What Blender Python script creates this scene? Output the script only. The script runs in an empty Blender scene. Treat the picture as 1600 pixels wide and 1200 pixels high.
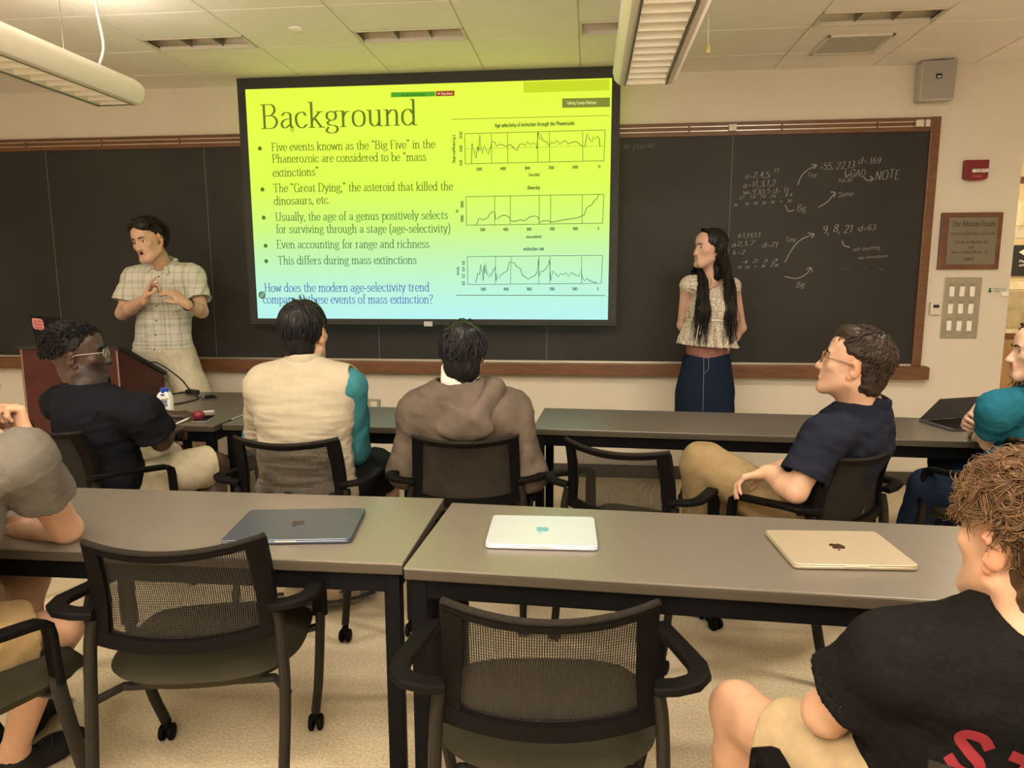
import bpy, bmesh, math, random
import numpy as np
from mathutils import Vector, Matrix

scene = bpy.context.scene
COL = scene.collection
random.seed(7)
RNG = np.random.default_rng(7)

# ------------------------------------------------------------------ camera
F_PX, PITCH, YAW, ROLL, CAM_H = 1110.65, 0.15024, 0.105804, -0.00232, 1.5


def cam_basis():
    cp, sp, cy, sy = math.cos(PITCH), math.sin(PITCH), math.cos(YAW), math.sin(YAW)
    f = np.array([-sy * cp, cy * cp, -sp])
    r = np.array([cy, sy, 0.0])
    u = np.cross(r, f)
    c, s = math.cos(ROLL), math.sin(ROLL)
    return r * c + u * s, -r * s + u * c, f


CR, CU, CF = cam_basis()
cam_data = bpy.data.cameras.new('camera')
cam_data.sensor_fit = 'HORIZONTAL'
cam_data.sensor_width = 36.0
cam_data.lens = 36.0 * F_PX / 1600.0
cam_data.clip_start = 0.05
cam_data.clip_end = 60
cam = bpy.data.objects.new('camera', cam_data)
COL.objects.link(cam)
M = Matrix(((CR[0], CU[0], -CF[0], 0), (CR[1], CU[1], -CF[1], 0), (CR[2], CU[2], -CF[2], CAM_H), (0, 0, 0, 1)))
cam.matrix_world = M
scene.camera = cam

# ------------------------------------------------------------------ world, exposure
scene.view_settings.view_transform = 'Standard'
scene.view_settings.look = 'None'
scene.view_settings.gamma = 1.0
scene.view_settings.use_curve_mapping = False
scene.view_settings.exposure = 0.10
world = bpy.data.worlds.new('world')
scene.world = world
world.use_nodes = True
world.node_tree.nodes['Background'].inputs[0].default_value = (1.0, 0.86, 0.66, 1)
world.node_tree.nodes['Background'].inputs[1].default_value = 0.3


# ------------------------------------------------------------------ room lamps
def area(name, loc, sx, sy, power, col, rot=(0, 0, 0), spread=math.pi):
    l = bpy.data.lights.new(name, 'AREA')
    l.shape = 'RECTANGLE'
    l.size, l.size_y = sx, sy
    l.energy = power
    l.color = col
    l.spread = spread
    o = bpy.data.objects.new(name, l)
    o.location = loc
    o.rotation_euler = rot
    COL.objects.link(o)
    return o


WARM = (1.0, 0.89, 0.74)
# recessed ceiling lamps of the lit rear half of the room (they hang above and behind the frame's top edge)
for nm, x, y, p in (('ceiling_lamp_light', 1.55, 2.55, 26), ('ceiling_lamp_light', -1.05, 2.2, 10),
                    ('ceiling_lamp_light', 1.55, 0.4, 22), ('ceiling_lamp_light', -1.05, 0.2, 20),
                    ('ceiling_lamp_light', 0.25, -1.8, 30), ('ceiling_lamp_light', -3.3, 1.6, 24)):
    area(nm, (x, y, 2.86), 0.6, 0.22, p * 1.75, WARM)
# indirect up-light on top of the two pendants
area('pendant_up_light', (0.26, 2.5, 2.52), 0.16, 2.2, 16, WARM, (math.pi, 0, 0))
area('pendant_up_light', (-2.4, 2.5, 2.52), 0.16, 2.2, 12, WARM, (math.pi, 0, 0))
# frontal fill: unseen area light added at the wall behind the camera
area('rear_fill_light', (-0.6, -3.4, 1.45), 5.5, 1.7, 66, (1.0, 0.90, 0.78), (math.pi / 2 + .33, 0, 0))
# unseen up-light panel added behind the camera to brighten the ceiling
area('ceiling_fill_light', (-.9, -.6, 2.35), 3.4, 2.6, 310, WARM, (math.pi, 0, 0))
# lamp in the corridor behind the opening
area('corridor_light', (3.2, 6.0, 2.8), 0.6, 0.4, 48, (1.0, 0.82, 0.55))


# ------------------------------------------------------------------ helpers: pixel -> place
def _ray(px, py):
    return CF + CR * (px - 800) / F_PX - CU * (py - 600) / F_PX


def at(px, py, Y):
    """point seen at (px, py) of the photograph, standing Y metres in front of the camera"""
    d = _ray(px, py)
    return np.array([0, 0, CAM_H]) + d * (Y / d[1])


def atz(px, py, z):
    d = _ray(px, py)
    return np.array([0, 0, CAM_H]) + d * ((z - CAM_H) / d[2])


# ------------------------------------------------------------------ materials
def mat(name, col, rough=0.6, metal=0.0, noise=0.0, nscale=20.0, bump=0.0, bscale=60.0, emit=None, estr=0.0, spec=0.5, tint=False, sheen=0.0, coat=0.0):
    m = bpy.data.materials.new(name)
    m.use_nodes = True
    nt = m.node_tree
    b = nt.nodes['Principled BSDF']
    c = (col[0], col[1], col[2], 1)
    b.inputs['Base Color'].default_value = c
    b.inputs['Roughness'].default_value = rough
    b.inputs['Metallic'].default_value = metal
    b.inputs['Specular IOR Level'].default_value = spec
    if sheen:
        b.inputs['Sheen Weight'].default_value = sheen
    if coat:
        b.inputs['Coat Weight'].default_value = coat
    if emit is not None:
        b.inputs['Emission Color'].default_value = (emit[0], emit[1], emit[2], 1)
        b.inputs['Emission Strength'].default_value = estr
    src = None
    if noise > 0 or bump > 0 or tint:
        tc = nt.nodes.new('ShaderNodeTexCoord')
    if noise > 0:
        n = nt.nodes.new('ShaderNodeTexNoise')
        n.inputs['Scale'].default_value = nscale
        n.inputs['Detail'].default_value = 4
        nt.links.new(tc.outputs['Object'], n.inputs['Vector'])
        r = nt.nodes.new('ShaderNodeValToRGB')
        r.color_ramp.elements[0].position = 0.3
        r.color_ramp.elements[1].position = 0.7
        r.color_ramp.elements[0].color = (col[0] * (1 - noise), col[1] * (1 - noise), col[2] * (1 - noise), 1)
        r.color_ramp.elements[1].color = (min(1, col[0] * (1 + noise)), min(1, col[1] * (1 + noise)), min(1, col[2] * (1 + noise)), 1)
        nt.links.new(n.outputs['Fac'], r.inputs['Fac'])
        src = r.outputs['Color']
    if tint:
        a = nt.nodes.new('ShaderNodeAttribute')
        a.attribute_name = 'tint'
        mx = nt.nodes.new('ShaderNodeMix')
        mx.data_type = 'RGBA'
        mx.blend_type = 'MULTIPLY'
        mx.inputs[0].default_value = 1.0
        if src is None:
            mx.inputs[6].default_value = c
        else:
            nt.links.new(src, mx.inputs[6])
        nt.links.new(a.outputs['Color'], mx.inputs[7])
        src = mx.outputs[2]
    if src is not None:
        nt.links.new(src, b.inputs['Base Color'])
    if bump > 0:
        n2 = nt.nodes.new('ShaderNodeTexNoise')
        n2.inputs['Scale'].default_value = bscale
        n2.inputs['Detail'].default_value = 3
        nt.links.new(tc.outputs['Object'], n2.inputs['Vector'])
        bp = nt.nodes.new('ShaderNodeBump')
        bp.inputs['Strength'].default_value = bump
        bp.inputs['Distance'].default_value = 0.01
        nt.links.new(n2.outputs['Fac'], bp.inputs['Height'])
        nt.links.new(bp.outputs['Normal'], b.inputs['Normal'])
    return m


def s2l(r, g, b):
    return tuple(((x / 255.0) / 12.92 if x <= 10 else ((x / 255.0 + 0.055) / 1.055) ** 2.4) for x in (r, g, b))


def nodes(m):
    return m.node_tree, m.node_tree.nodes['Principled BSDF']


# ------------------------------------------------------------------ mesh builder
class MB:
    def __init__(s):
        s.v, s.f = [], []

    def raw(s, v, f):
        o = len(s.v)
        s.v.extend([tuple(map(float, p)) for p in v])
        s.f.extend([tuple(int(i) + o for i in q) for q in f])
        return s

    def box(s, c, size, bev=0.0, R=None, seg=2):
        bm = bmesh.new()
        bmesh.ops.create_cube(bm, size=1.0)
        for v in bm.verts:
            v.co = Vector((v.co.x * size[0], v.co.y * size[1], v.co.z * size[2]))
        if bev > 0:
            bmesh.ops.bevel(bm, geom=list(bm.edges), offset=min(bev, min(size) * 0.49), segments=seg, affect='EDGES', profile=0.6)
        bm.verts.ensure_lookup_table()
        vs = np.array([v.co[:] for v in bm.verts])
        fs = [[v.index for v in f.verts] for f in bm.faces]
        bm.free()
        if R is not None:
            vs = vs @ np.array(R).T
        return s.raw(vs + np.array(c), fs)

    def span(s, lo, hi, bev=0.0):
        lo, hi = np.array(lo, float), np.array(hi, float)
        return s.box((lo + hi) / 2, hi - lo, bev)

    def tube(s, pts, r, n=10, prof=None, up=None, closed=False, caps=True):
        """sweep a circle (or the 2-D profile prof, scaled by r) along pts"""
        P = np.array(pts, float)
        m = len(P)
        r = np.broadcast_to(np.array(r, float), (m,)) if np.ndim(r) < 2 else r
        T = np.gradient(P, axis=0)
        if closed:
            T = np.roll(P, -1, 0) - np.roll(P, 1, 0)
        T /= np.linalg.norm(T, axis=1)[:, None] + 1e-12
        a = np.linspace(0, 2 * np.pi, n, endpoint=False)
        pr = np.stack([np.cos(a), np.sin(a)], 1) if prof is None else np.array(prof, float)
        n = len(pr)
        if up is None:
            N = np.cross(T[0], (0, 0, 1)) if abs(T[0][2]) < 0.9 else np.cross(T[0], (0, 1, 0))
            N /= np.linalg.norm(N)
            Ns = [N]
            for i in range(1, m):
                N = Ns[-1] - T[i] * (Ns[-1] @ T[i])
                N /= np.linalg.norm(N) + 1e-12
                Ns.append(N)
            Ns = np.array(Ns)
        else:
            U = np.broadcast_to(np.array(up, float), (m, 3))
            Ns = np.cross(T, U)
            Ns /= np.linalg.norm(Ns, axis=1)[:, None] + 1e-12
        Bs = np.cross(Ns, T)
        V = P[:, None, :] + (Ns[:, None, :] * pr[None, :, :1] + Bs[:, None, :] * pr[None, :, 1:]) * r[:, None, None]
        V = V.reshape(-1, 3)
        fs = []
        mm = m if closed else m - 1
        for i in range(mm):
            for j in range(n):
                a0, b0 = i * n + j, i * n + (j + 1) % n
                c0, d0 = ((i + 1) % m) * n + (j + 1) % n, ((i + 1) % m) * n + j
                fs.append((a0, b0, c0, d0))
        if caps and not closed:
            fs.append(tuple(range(n))[::-1])
            fs.append(tuple((m - 1) * n + j for j in range(n)))
        return s.raw(V, fs)

    def lathe(s, prof, c=(0, 0, 0), R=None, n=24):
        """revolve (radius, height) pairs about local z"""
        a = np.linspace(0, 2 * np.pi, n, endpoint=False)
        V = np.array([[r * math.cos(t), r * math.sin(t), z] for r, z in prof for t in a])
        if R is not None:
            V = V @ np.array(R).T
        fs = []
        for i in range(len(prof) - 1):
            for j in range(n):
                fs.append((i * n + j, i * n + (j + 1) % n, (i + 1) * n + (j + 1) % n, (i + 1) * n + j))
        if prof[0][0] > 1e-5:
            fs.append(tuple(range(n))[::-1])
        if prof[-1][0] > 1e-5:
            fs.append(tuple((len(prof) - 1) * n + j for j in range(n)))
        return s.raw(V + np.array(c), fs)

    def prism(s, poly, o, ux, uy, d):
        """polygon poly (2-D) in the frame o,ux,uy extruded by vector d"""
        o, ux, uy, d = (np.array(q, float) for q in (o, ux, uy, d))
        P = np.array([o + ux * x + uy * y for x, y in poly])
        k = len(P)
        fs = [tuple(range(k)), tuple(range(k, 2 * k))[::-1]]
        for i in range(k):
            fs.append((i, i + k, (i + 1) % k + k, (i + 1) % k))
        return s.raw(np.vstack([P, P + d]), fs)

    def build(s, name, m, parent=None, smooth=None, kind=None):
        return link_mesh(name, s.v, s.f, m, parent, smooth, kind)


def link_mesh(name, V, Fc, m, parent=None, smooth=None, kind=None, tint=None, world_coords=True, fix=True):
    V = np.array(V, float).reshape(-1, 3)
    if parent is not None and world_coords:
        p = parent
        off = np.zeros(3)
        while p is not None:
            off += np.array(p.location)
            p = p.parent
        V = V - off
    me = bpy.data.meshes.new(name)
    me.from_pydata(V.tolist(), [], Fc if isinstance(Fc, list) else Fc.tolist())
    for mm in (m if isinstance(m, (list, tuple)) else [m]):
        me.materials.append(mm)
    if fix:
        bm = bmesh.new()
        bm.from_mesh(me)
        bmesh.ops.recalc_face_normals(bm, faces=bm.faces)
        bm.to_mesh(me)
        bm.free()
    if tint is not None:
        at_ = me.attributes.new('tint', 'FLOAT_COLOR', 'POINT')
        c = np.ones((len(V), 4), np.float32)
        c[:, :3] = tint
        at_.data.foreach_set('color', c.ravel())
    me.update()
    if smooth is True:
        me.polygons.foreach_set('use_smooth', [True] * len(me.polygons))
    elif smooth:
        me.polygons.foreach_set('use_smooth', [True] * len(me.polygons))
        me.set_sharp_from_angle(angle=smooth)
    o = bpy.data.objects.new(name, me)
    COL.objects.link(o)
    if parent is not None:
        o.parent = parent
    if kind:
        o['kind'] = kind
    return o


def tag(o, label, cat, group=None):
    o['label'] = label
    o['category'] = cat
    if group:
        o['group'] = group
    return o


def thing(name, label, cat, loc=(0, 0, 0), rz=0.0, group=None):
    o = bpy.data.objects.new(name, None)
    o.empty_display_size = 0.1
    o.location = [float(q) for q in loc]
    o.rotation_euler = (0, 0, rz)
    COL.objects.link(o)
    return tag(o, label, cat, group)


def dup(root, loc, rz, label, group=None):
    r = root.copy()
    COL.objects.link(r)
    r.location = [float(q) for q in loc]
    r.rotation_euler = (0, 0, rz)
    r['label'] = label
    if group:
        r['group'] = group
    for ch in list(root.children):
        c = ch.copy()
        COL.objects.link(c)
        c.parent = r
        for g in list(ch.children):
            d = g.copy()
            COL.objects.link(d)
            d.parent = c
    return r


SM = math.radians(35)


def rotz(a):
    c, s = math.cos(a), math.sin(a)
    return np.array([[c, -s, 0], [s, c, 0], [0, 0, 1.0]])


def rotx(a):
    c, s = math.cos(a), math.sin(a)
    return np.array([[1.0, 0, 0], [0, c, -s], [0, s, c]])


def roty(a):
    c, s = math.cos(a), math.sin(a)
    return np.array([[c, 0, s], [0, 1.0, 0], [-s, 0, c]])


def nrm(v):
    v = np.array(v, float)
    return v / (np.linalg.norm(v) + 1e-12)


def spline(P, k=8, closed=False):
    P = np.array(P, float)
    if closed:
        Q = np.vstack([P[-1:], P, P[:2]])
    else:
        Q = np.vstack([2 * P[:1] - P[1:2], P, 2 * P[-1:] - P[-2:-1]])
    out = []
    for i in range(1, len(Q) - 2):
        p0, p1, p2, p3 = Q[i - 1], Q[i], Q[i + 1], Q[i + 2]
        for t in np.linspace(0, 1, k, endpoint=False):
            out.append(0.5 * ((2 * p1) + (-p0 + p2) * t + (2 * p0 - 5 * p1 + 4 * p2 - p3) * t * t + (-p0 + 3 * p1 - 3 * p2 + p3) * t ** 3))
    if not closed:
        out.append(P[-1])
    return np.array(out)


# ------------------------------------------------------------------ lettering: stroke skeletons (cap 95, x-height 62)
_G = {
 'a': (47, 's 8,50 20,62 34,57 36,44 36,10 45,1|s 36,38 16,32 7,16 16,0 36,14', ''),
 'b': (50, 'l 12,100 12,0|s 12,42 26,62 43,50 43,13 28,-1 12,12', '12,100L'),
 'c': (44, 's 38,48 28,62 10,53 6,30 13,6 27,-1 40,13', ''),
 'd': (51, 'l 40,100 40,0|s 40,42 26,62 8,50 7,15 22,-1 40,14', '40,100L 40,0R'),
 'e': (45, 's 8,34 39,34 37,54 24,63 9,50 6,28 13,5 25,-1 39,12', ''),
 'f': (31, 's 34,92 27,101 18,95 16,80 16,40 16,0|l 5,62 29,62', '16,0'),
 'g': (47, 's 23,62 10,55 9,36 22,26 35,34 35,54 23,62|s 18,26 10,18 16,8 34,4 41,-8 34,-22 16,-24 6,-14 13,0|s 33,57 39,62 46,62', ''),
 'h': (53, 'l 12,100 12,0|s 12,42 24,60 36,60 41,46 41,20 41,0', '12,0 41,0 12,100L'),
 'i': (24, 'l 12,62 12,0|d 12,84', '12,0 12,62L'),
 'j': (24, 's 12,62 12,0 10,-22 0,-26|d 12,84', '12,62L'),
 'q': (50, 's 40,46 26,62 8,50 7,14 22,-1 40,12|l 40,62 40,-30', ''),
 'k': (52, 'l 12,100 12,0|l 12,24 37,60|l 22,36 42,0', '12,0 12,100L 38,61 43,0'),
 'l': (24, 'l 12,100 12,0', '12,0 12,100L'),
 'm': (80, 'l 12,62 12,0|s 12,42 22,60 34,60 39,46 39,20 39,0|s 39,42 50,60 62,60 67,46 67,20 67,0', '12,0 39,0 67,0 12,62L'),
 'n': (53, 'l 12,62 12,0|s 12,42 24,60 36,60 41,46 41,20 41,0', '12,0 41,0 12,62L'),
 'o': (48, 's 24,63 10,54 6,31 10,8 24,-1 38,8 42,31 38,54 24,63', ''),
 'p': (50, 'l 12,62 12,-30|s 12,42 26,62 43,50 43,13 28,-1 12,12', '12,-30 12,62L'),
 'r': (37, 'l 12,62 12,0|s 12,38 20,56 32,60', '12,0 12,62L'),
 's': (40, 's 33,50 24,62 11,58 10,44 20,35 32,26 34,11 22,-1 10,4 7,14', ''),
 't': (32, 's 15,80 15,40 15,12 20,0 30,5|l 5,62 28,62', ''),
 'u': (53, 's 12,62 12,30 13,12 22,0 34,4 40,18|l 40,62 40,0', '12,62L 40,62L 40,0R'),
 'v': (46, 'l 6,62 23,0|l 23,0 40,62', '6,62 40,62'),
 'w': (68, 'l 5,62 19,0|l 19,0 34,60|l 34,60 48,0|l 48,0 62,62', '5,62 62,62'),
 'x': (46, 'l 6,62 40,0|l 40,62 6,0', '6,62 40,62 6,0 40,0'),
 'y': (46, 'l 6,62 23,0|s 40,62 23,0 14,-24 4,-26', '6,62 40,62'),
 'z': (44, 'l 8,62 38,62|l 38,62 6,0|l 6,0 40,0', ''),
 'A': (64, 'l 4,0 31,95|l 31,95 58,0|l 14,34 48,34', '4,0 58,0'),
 'B': (62, 'l 14,95 14,0|s 14,95 40,94 48,72 36,52 14,50|s 14,50 42,49 54,26 42,2 14,0', '14,95L 14,0L'),
 'C': (62, 's 55,74 44,95 20,92 8,48 20,3 44,0 56,22', ''),
 'D': (68, 'l 14,95 14,0|s 14,95 44,93 60,48 44,2 14,0', '14,95L 14,0L'),
 'E': (56, 'l 14,95 14,0|l 14,95 50,95|l 14,49 42,49|l 14,0 52,0', '14,95L 14,0L 50,90V 52,5V'),
 'F': (53, 'l 14,95 14,0|l 14,95 49,95|l 14,49 40,49', '14,95L 14,0 49,90V'),
 'G': (68, 's 58,74 44,96 20,92 8,48 20,3 44,-1 58,14|l 58,40 58,0|l 40,40 64,40', ''),
 'H': (70, 'l 14,95 14,0|l 56,95 56,0|l 14,49 56,49', '14,95 14,0 56,95 56,0'),
 'I': (30, 'l 15,95 15,0', '15,95 15,0'),
 'J': (40, 's 28,95 28,40 26,8 14,-2 4,8', '28,95'),
 'K': (62, 'l 14,95 14,0|l 14,34 50,95|l 26,54 54,0', '14,95 14,0 50,95 54,0'),
 'M': (82, 'l 12,0 14,95|l 14,95 41,8|l 41,8 68,95|l 68,95 70,0', '12,0 70,0'),
 'N': (70, 'l 14,0 14,95|l 14,95 56,0|l 56,0 56,95', '14,0 56,95'),
 'O': (68, 's 34,96 14,84 7,48 14,10 34,-1 54,10 61,48 54,84 34,96', ''),
 'P': (58, 'l 14,95 14,0|s 14,95 44,93 52,70 42,46 14,44', '14,95L 14,0'),
 'R': (62, 'l 14,95 14,0|s 14,95 44,93 50,72 40,50 14,48|l 32,48 56,0', '14,95L 14,0 56,0'),
 'S': (52, 's 43,78 32,95 14,90 12,68 26,53 42,40 44,14 28,-1 12,6 8,20', ''),
 'T': (60, 'l 30,95 30,0|l 5,95 55,95', '30,0 5,89V 55,89V'),
 'U': (68, 's 14,95 14,40 18,8 35,-1 52,8 56,40 56,95', '14,95 56,95'),
 'Y': (60, 'l 6,95 30,48|l 54,95 30,48|l 30,48 30,0', ''),
 'W': (88, 'l 5,95 23,0|l 23,0 43,95|l 43,95 63,0|l 63,0 82,95', ''),
 'V': (60, 'l 6,95 30,0|l 30,0 54,95', ''),
 '0': (50, 's 25,95 10,80 8,48 10,14 25,0 40,14 42,48 40,80 25,95', ''),
 '1': (30, 'l 6,78 16,95|l 16,95 16,0', ''),
 '2': (48, 's 8,76 14,92 30,94 38,76 30,48 6,0|l 6,0 42,0', ''),
 '3': (46, 's 8,86 22,95 36,84 34,60 18,52 38,42 38,14 22,-1 7,10', ''),
 '4': (48, 'l 34,0 34,95|l 34,95 6,32|l 6,32 44,32', ''),
 '5': (46, 'l 38,95 12,95|l 12,95 10,55|s 10,55 28,60 40,40 34,10 18,-1 6,8', ''),
 '6': (46, 's 36,92 16,76 8,36 16,2 34,4 40,28 28,50 9,34', ''),
 '7': (44, 'l 6,95 40,95|l 40,95 16,0', ''),
 '8': (46, 's 23,95 9,80 14,58 34,40 38,14 23,0 8,14 12,40 32,58 37,80 23,95', ''),
 '9': (46, 's 38,64 22,46 8,62 14,90 32,92 38,64 34,20 20,0', ''),
 '.': (20, 'd 9,3', ''), ',': (20, 'd 9,4|l 11,4 5,-16', ''), '-': (34, 'l 5,28 29,28|l 5,31 29,31|l 5,34 29,34', ''),
 ':': (20, 'd 9,4|d 9,50', ''), "'": (16, 'l 8,98 6,76', ''),
 '(': (28, 's 24,105 12,80 9,40 12,0 24,-25', ''), ')': (28, 's 5,105 17,80 20,40 17,0 5,-25', ''),
 '?': (44, 's 8,78 16,94 32,92 37,72 22,48 21,26|d 21,4', ''),
 '[': (34, 's 15,82 8,92 12,100|d 12,84|s 28,82 21,92 25,100|d 25,84', ''),
 ']': (34, 's 9,100 14,92 8,82|d 10,98|s 22,100 27,92 21,82|d 23,98', ''),
 '=': (44, 'l 6,42 38,42|l 6,22 38,22', ''), '+': (44, 'l 6,34 38,34|l 22,52 22,16', ''),
 '/': (40, 'l 4,-8 34,100', ''), '>': (60, 'l 4,30 54,34|l 54,34 38,50|l 54,34 36,18', ''),
 ' ': (26, '', ''),
}


def _strokes(ch):
    out = []
    for s in _G[ch][1].split('|'):
        if not s:
            continue
        k, *p = s.split()
        P = np.array([[float(q) for q in a.split(',')] for a in p]) / 100.0
        if k == 's':
            P = spline(P, 5)
        out.append((k, P))
    return out


def stroke_poly(mb, P, hw, o, ux, uy):
    """flat ribbon along the 2-D polyline P; hw = half width per point"""
    P = np.array(P, float)
    T = np.gradient(P, axis=0)
    T /= np.linalg.norm(T, axis=1)[:, None] + 1e-9
    N = np.stack([-T[:, 1], T[:, 0]], 1)
    hw = np.broadcast_to(hw, (len(P),))
    A, B = P + N * hw[:, None], P - N * hw[:, None]
    to = lambda Q: np.array(o) + Q[:, :1] * np.array(ux) + Q[:, 1:] * np.array(uy)
    n = len(P)
    mb.raw(np.vstack([to(A), to(B)]), [(i, i + 1, n + i + 1, n + i) for i in range(n - 1)])


def text_width(t):
    return sum(_G[c][0] for c in t) / 100.0


def letters(mb, t, o, ux, uy, thick=0.085, thin=0.035, serif=True, jitter=0.0):
    """flat lettering: o = baseline start, ux/uy = vectors of one em of width / height"""
    x = 0.0
    for ch in t:
        w, _, sf = _G[ch]
        oo = np.array(o) + np.array(ux) * x
        if jitter:
            oo = oo + np.array(uy) * random.uniform(-jitter, jitter)
        for k, P in _strokes(ch):
            if k == 'd':
                a = np.linspace(0, 2 * np.pi, 9)[:-1]
                r = thick * 0.72
                V = [oo + np.array(ux) * (P[0][0] + r * math.cos(q)) + np.array(uy) * (P[0][1] + r * math.sin(q)) for q in a]
                mb.raw(V, [tuple(range(8))])
                continue
            T = np.gradient(P, axis=0)
            T /= np.linalg.norm(T, axis=1)[:, None] + 1e-9
            hw = 0.5 * (thin + (thick - thin) * np.abs(T[:, 1]) ** 1.3)
            stroke_poly(mb, P, hw, oo, ux, uy)
        if serif:
            for q in sf.split():
                side = q[-1] if q[-1] in 'LRV' else ''
                px, py = (float(v) / 100 for v in (q[:-1] if side else q).split(','))
                if side == 'V':
                    stroke_poly(mb, [(px, py - .07), (px, py + .07)], thin * .6, oo, ux, uy)
                else:
                    l, r = (.11, .03) if side == 'L' else ((.03, .11) if side == 'R' else (.10, .10))
                    stroke_poly(mb, [(px - l, py), (px + r, py)], thin * .6, oo, ux, uy)
        x += w / 100.0
    return x


def line_text(mb, t, p0, width, height, ux=(1, 0, 0), uy=(0, 0, 1), **k):
    """lettering of given total width and cap height"""
    sx = width / text_width(t)
    sy = height / 0.95
    letters(mb, t, p0, np.array(ux, float) * sx, np.array(uy, float) * sy, **k)


# ------------------------------------------------------------------ room shell
WALL_Y, CEIL = 5.25, 2.885
m_wall = mat('wall_paint', (0.63, 0.575, 0.48), 0.85, noise=0.03, nscale=3, bump=0.05, bscale=180)
m_ceiling = mat('ceiling_tile_paint', (0.82, 0.77, 0.70), 0.9, noise=0.03, nscale=4, bump=0.12, bscale=260)
m_grid = mat('ceiling_grid_enamel', (0.62, 0.57, 0.48), 0.5)
m_base = mat('vinyl_baseboard', (0.055, 0.047, 0.038), 0.5)
m_dark = mat('dark_void', (0.02, 0.02, 0.02), 0.8)

# floor: speckled linoleum
m_floor = mat('speckled_linoleum', (0.5, 0.42, 0.28), 0.42, spec=0.4)
nt, b = nodes(m_floor)
tc = nt.nodes.new('ShaderNodeTexCoord')
n1 = nt.nodes.new('ShaderNodeTexNoise'); n1.inputs['Scale'].default_value = 110; n1.inputs['Detail'].default_value = 5
n2 = nt.nodes.new('ShaderNodeTexNoise'); n2.inputs['Scale'].default_value = 5; n2.inputs['Detail'].default_value = 5
v1 = nt.nodes.new('ShaderNodeTexVoronoi'); v1.inputs['Scale'].default_value = 55
r1 = nt.nodes.new('ShaderNodeValToRGB'); r1.color_ramp.elements[0].position = .38; r1.color_ramp.elements[1].position = .64
r1.color_ramp.elements[0].color = (0.50, 0.41, 0.27, 1); r1.color_ramp.elements[1].color = (0.68, 0.58, 0.41, 1)
r2 = nt.nodes.new('ShaderNodeValToRGB'); r2.color_ramp.elements[0].position = .05; r2.color_ramp.elements[1].position = .10
r2.color_ramp.elements[0].color = (0.35, 0.3, 0.22, 1); r2.color_ramp.elements[1].color = (1, 1, 1, 1)
r3 = nt.nodes.new('ShaderNodeValToRGB'); r3.color_ramp.elements[0].color = (0.86, 0.86, 0.86, 1); r3.color_ramp.elements[1].color = (1.1, 1.1, 1.1, 1)
mx = nt.nodes.new('ShaderNodeMix'); mx.data_type = 'RGBA'; mx.blend_type = 'MULTIPLY'; mx.inputs[0].default_value = 0.8
mx2 = nt.nodes.new('ShaderNodeMix'); mx2.data_type = 'RGBA'; mx2.blend_type = 'MULTIPLY'; mx2.inputs[0].default_value = 1
for q in (n1, n2, v1):
    nt.links.new(tc.outputs['Object'], q.inputs['Vector'])
nt.links.new(n1.outputs['Fac'], r1.inputs['Fac']); nt.links.new(v1.outputs['Distance'], r2.inputs['Fac']); nt.links.new(n2.outputs['Fac'], r3.inputs['Fac'])
nt.links.new(r1.outputs['Color'], mx.inputs[6]); nt.links.new(r2.outputs['Color'], mx.inputs[7])
nt.links.new(mx.outputs[2], mx2.inputs[6]); nt.links.new(r3.outputs['Color'], mx2.inputs[7])
nt.links.new(mx2.outputs[2], b.inputs['Base Color'])
MB().span((-5.3, -3.6, -0.1), (4.6, 8.0, 0)).build('floor', m_floor, kind='structure')
XR = 2.875
MB().span((-5.3, WALL_Y, 0), (XR, WALL_Y + .14, CEIL + .1)).build('wall_front', m_wall, kind='structure')
MB().span((-5.3, -3.6, 0), (-5.18, WALL_Y, CEIL + .1)).build('wall_left', m_wall, kind='structure')
MB().span((4.2, -3.6, 0), (4.32, 8.0, CEIL + .1)).build('wall_right', m_wall, kind='structure')
MB().span((-5.3, -3.72, 0), (4.32, -3.6, CEIL + .1)).build('wall_rear', m_wall, kind='structure')
m_wall2 = mat('corridor_paint', (0.64, 0.55, 0.36), 0.8, noise=0.03, nscale=3)
MB().span((1.6, 7.2, 0), (4.6, 7.3, CEIL + .1)).build('wall_corridor', m_wall2, kind='structure')
MB().span((-5.18, WALL_Y - .012, 0), (XR, WALL_Y, 0.1), .004).build('baseboard_front', m_base, kind='structure')

# ceiling: lay-in tiles, one slab with shallow joints, open slots where the recessed fixtures sit
XS = [-.07 + .648 * k for k in range(-8, 8)]
YS = [4.90, 4.41, 3.80, 3.19, 2.58, 1.97, 1.36, .75, .14, -.47, -1.08, -1.69, -2.30, -2.91, -3.6]
SLOT_COLS = [-.07 + .648 * k for k in (-4, -2, 0, 2)]
cm = MB()
g = .004
ys = [WALL_Y] + YS
for i in range(len(XS) - 1):
    x0, x1 = max(XS[i], -5.3) + g, min(XS[i + 1], 4.32) - g
    if x1 <= x0:
        continue
    for j in range(len(ys) - 1):
        y1, y0 = ys[j] - g, ys[j + 1] + g
        if abs(ys[j] - 4.41) < .01 and any(abs(XS[i] - c) < .01 for c in SLOT_COLS):
            y1 = 4.19 - g
        if j == 0:
            y1 = WALL_Y
        cm.span((x0, y0, CEIL), (x1, y1, CEIL + .02), .003)
cm.build('ceiling', m_ceiling, kind='structure')
gm = MB()
for i, x in enumerate(XS):
    gm.span((x - .010, -3.6, CEIL + .006), (x + .010, WALL_Y, CEIL + .03))
for y in YS:
    gm.span((-5.3, y - .010, CEIL + .008), (4.32, y + .010, CEIL + .028))
gm.span((-5.3, -3.6, CEIL + .14), (4.32, 8.0, CEIL + .2))
gm.build('ceiling_grid', m_grid, kind='structure')
MB().span((1.6, WALL_Y + .14, CEIL), (4.32, 7.2, CEIL + .03)).build('ceiling_corridor', m_ceiling, kind='structure')

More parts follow.
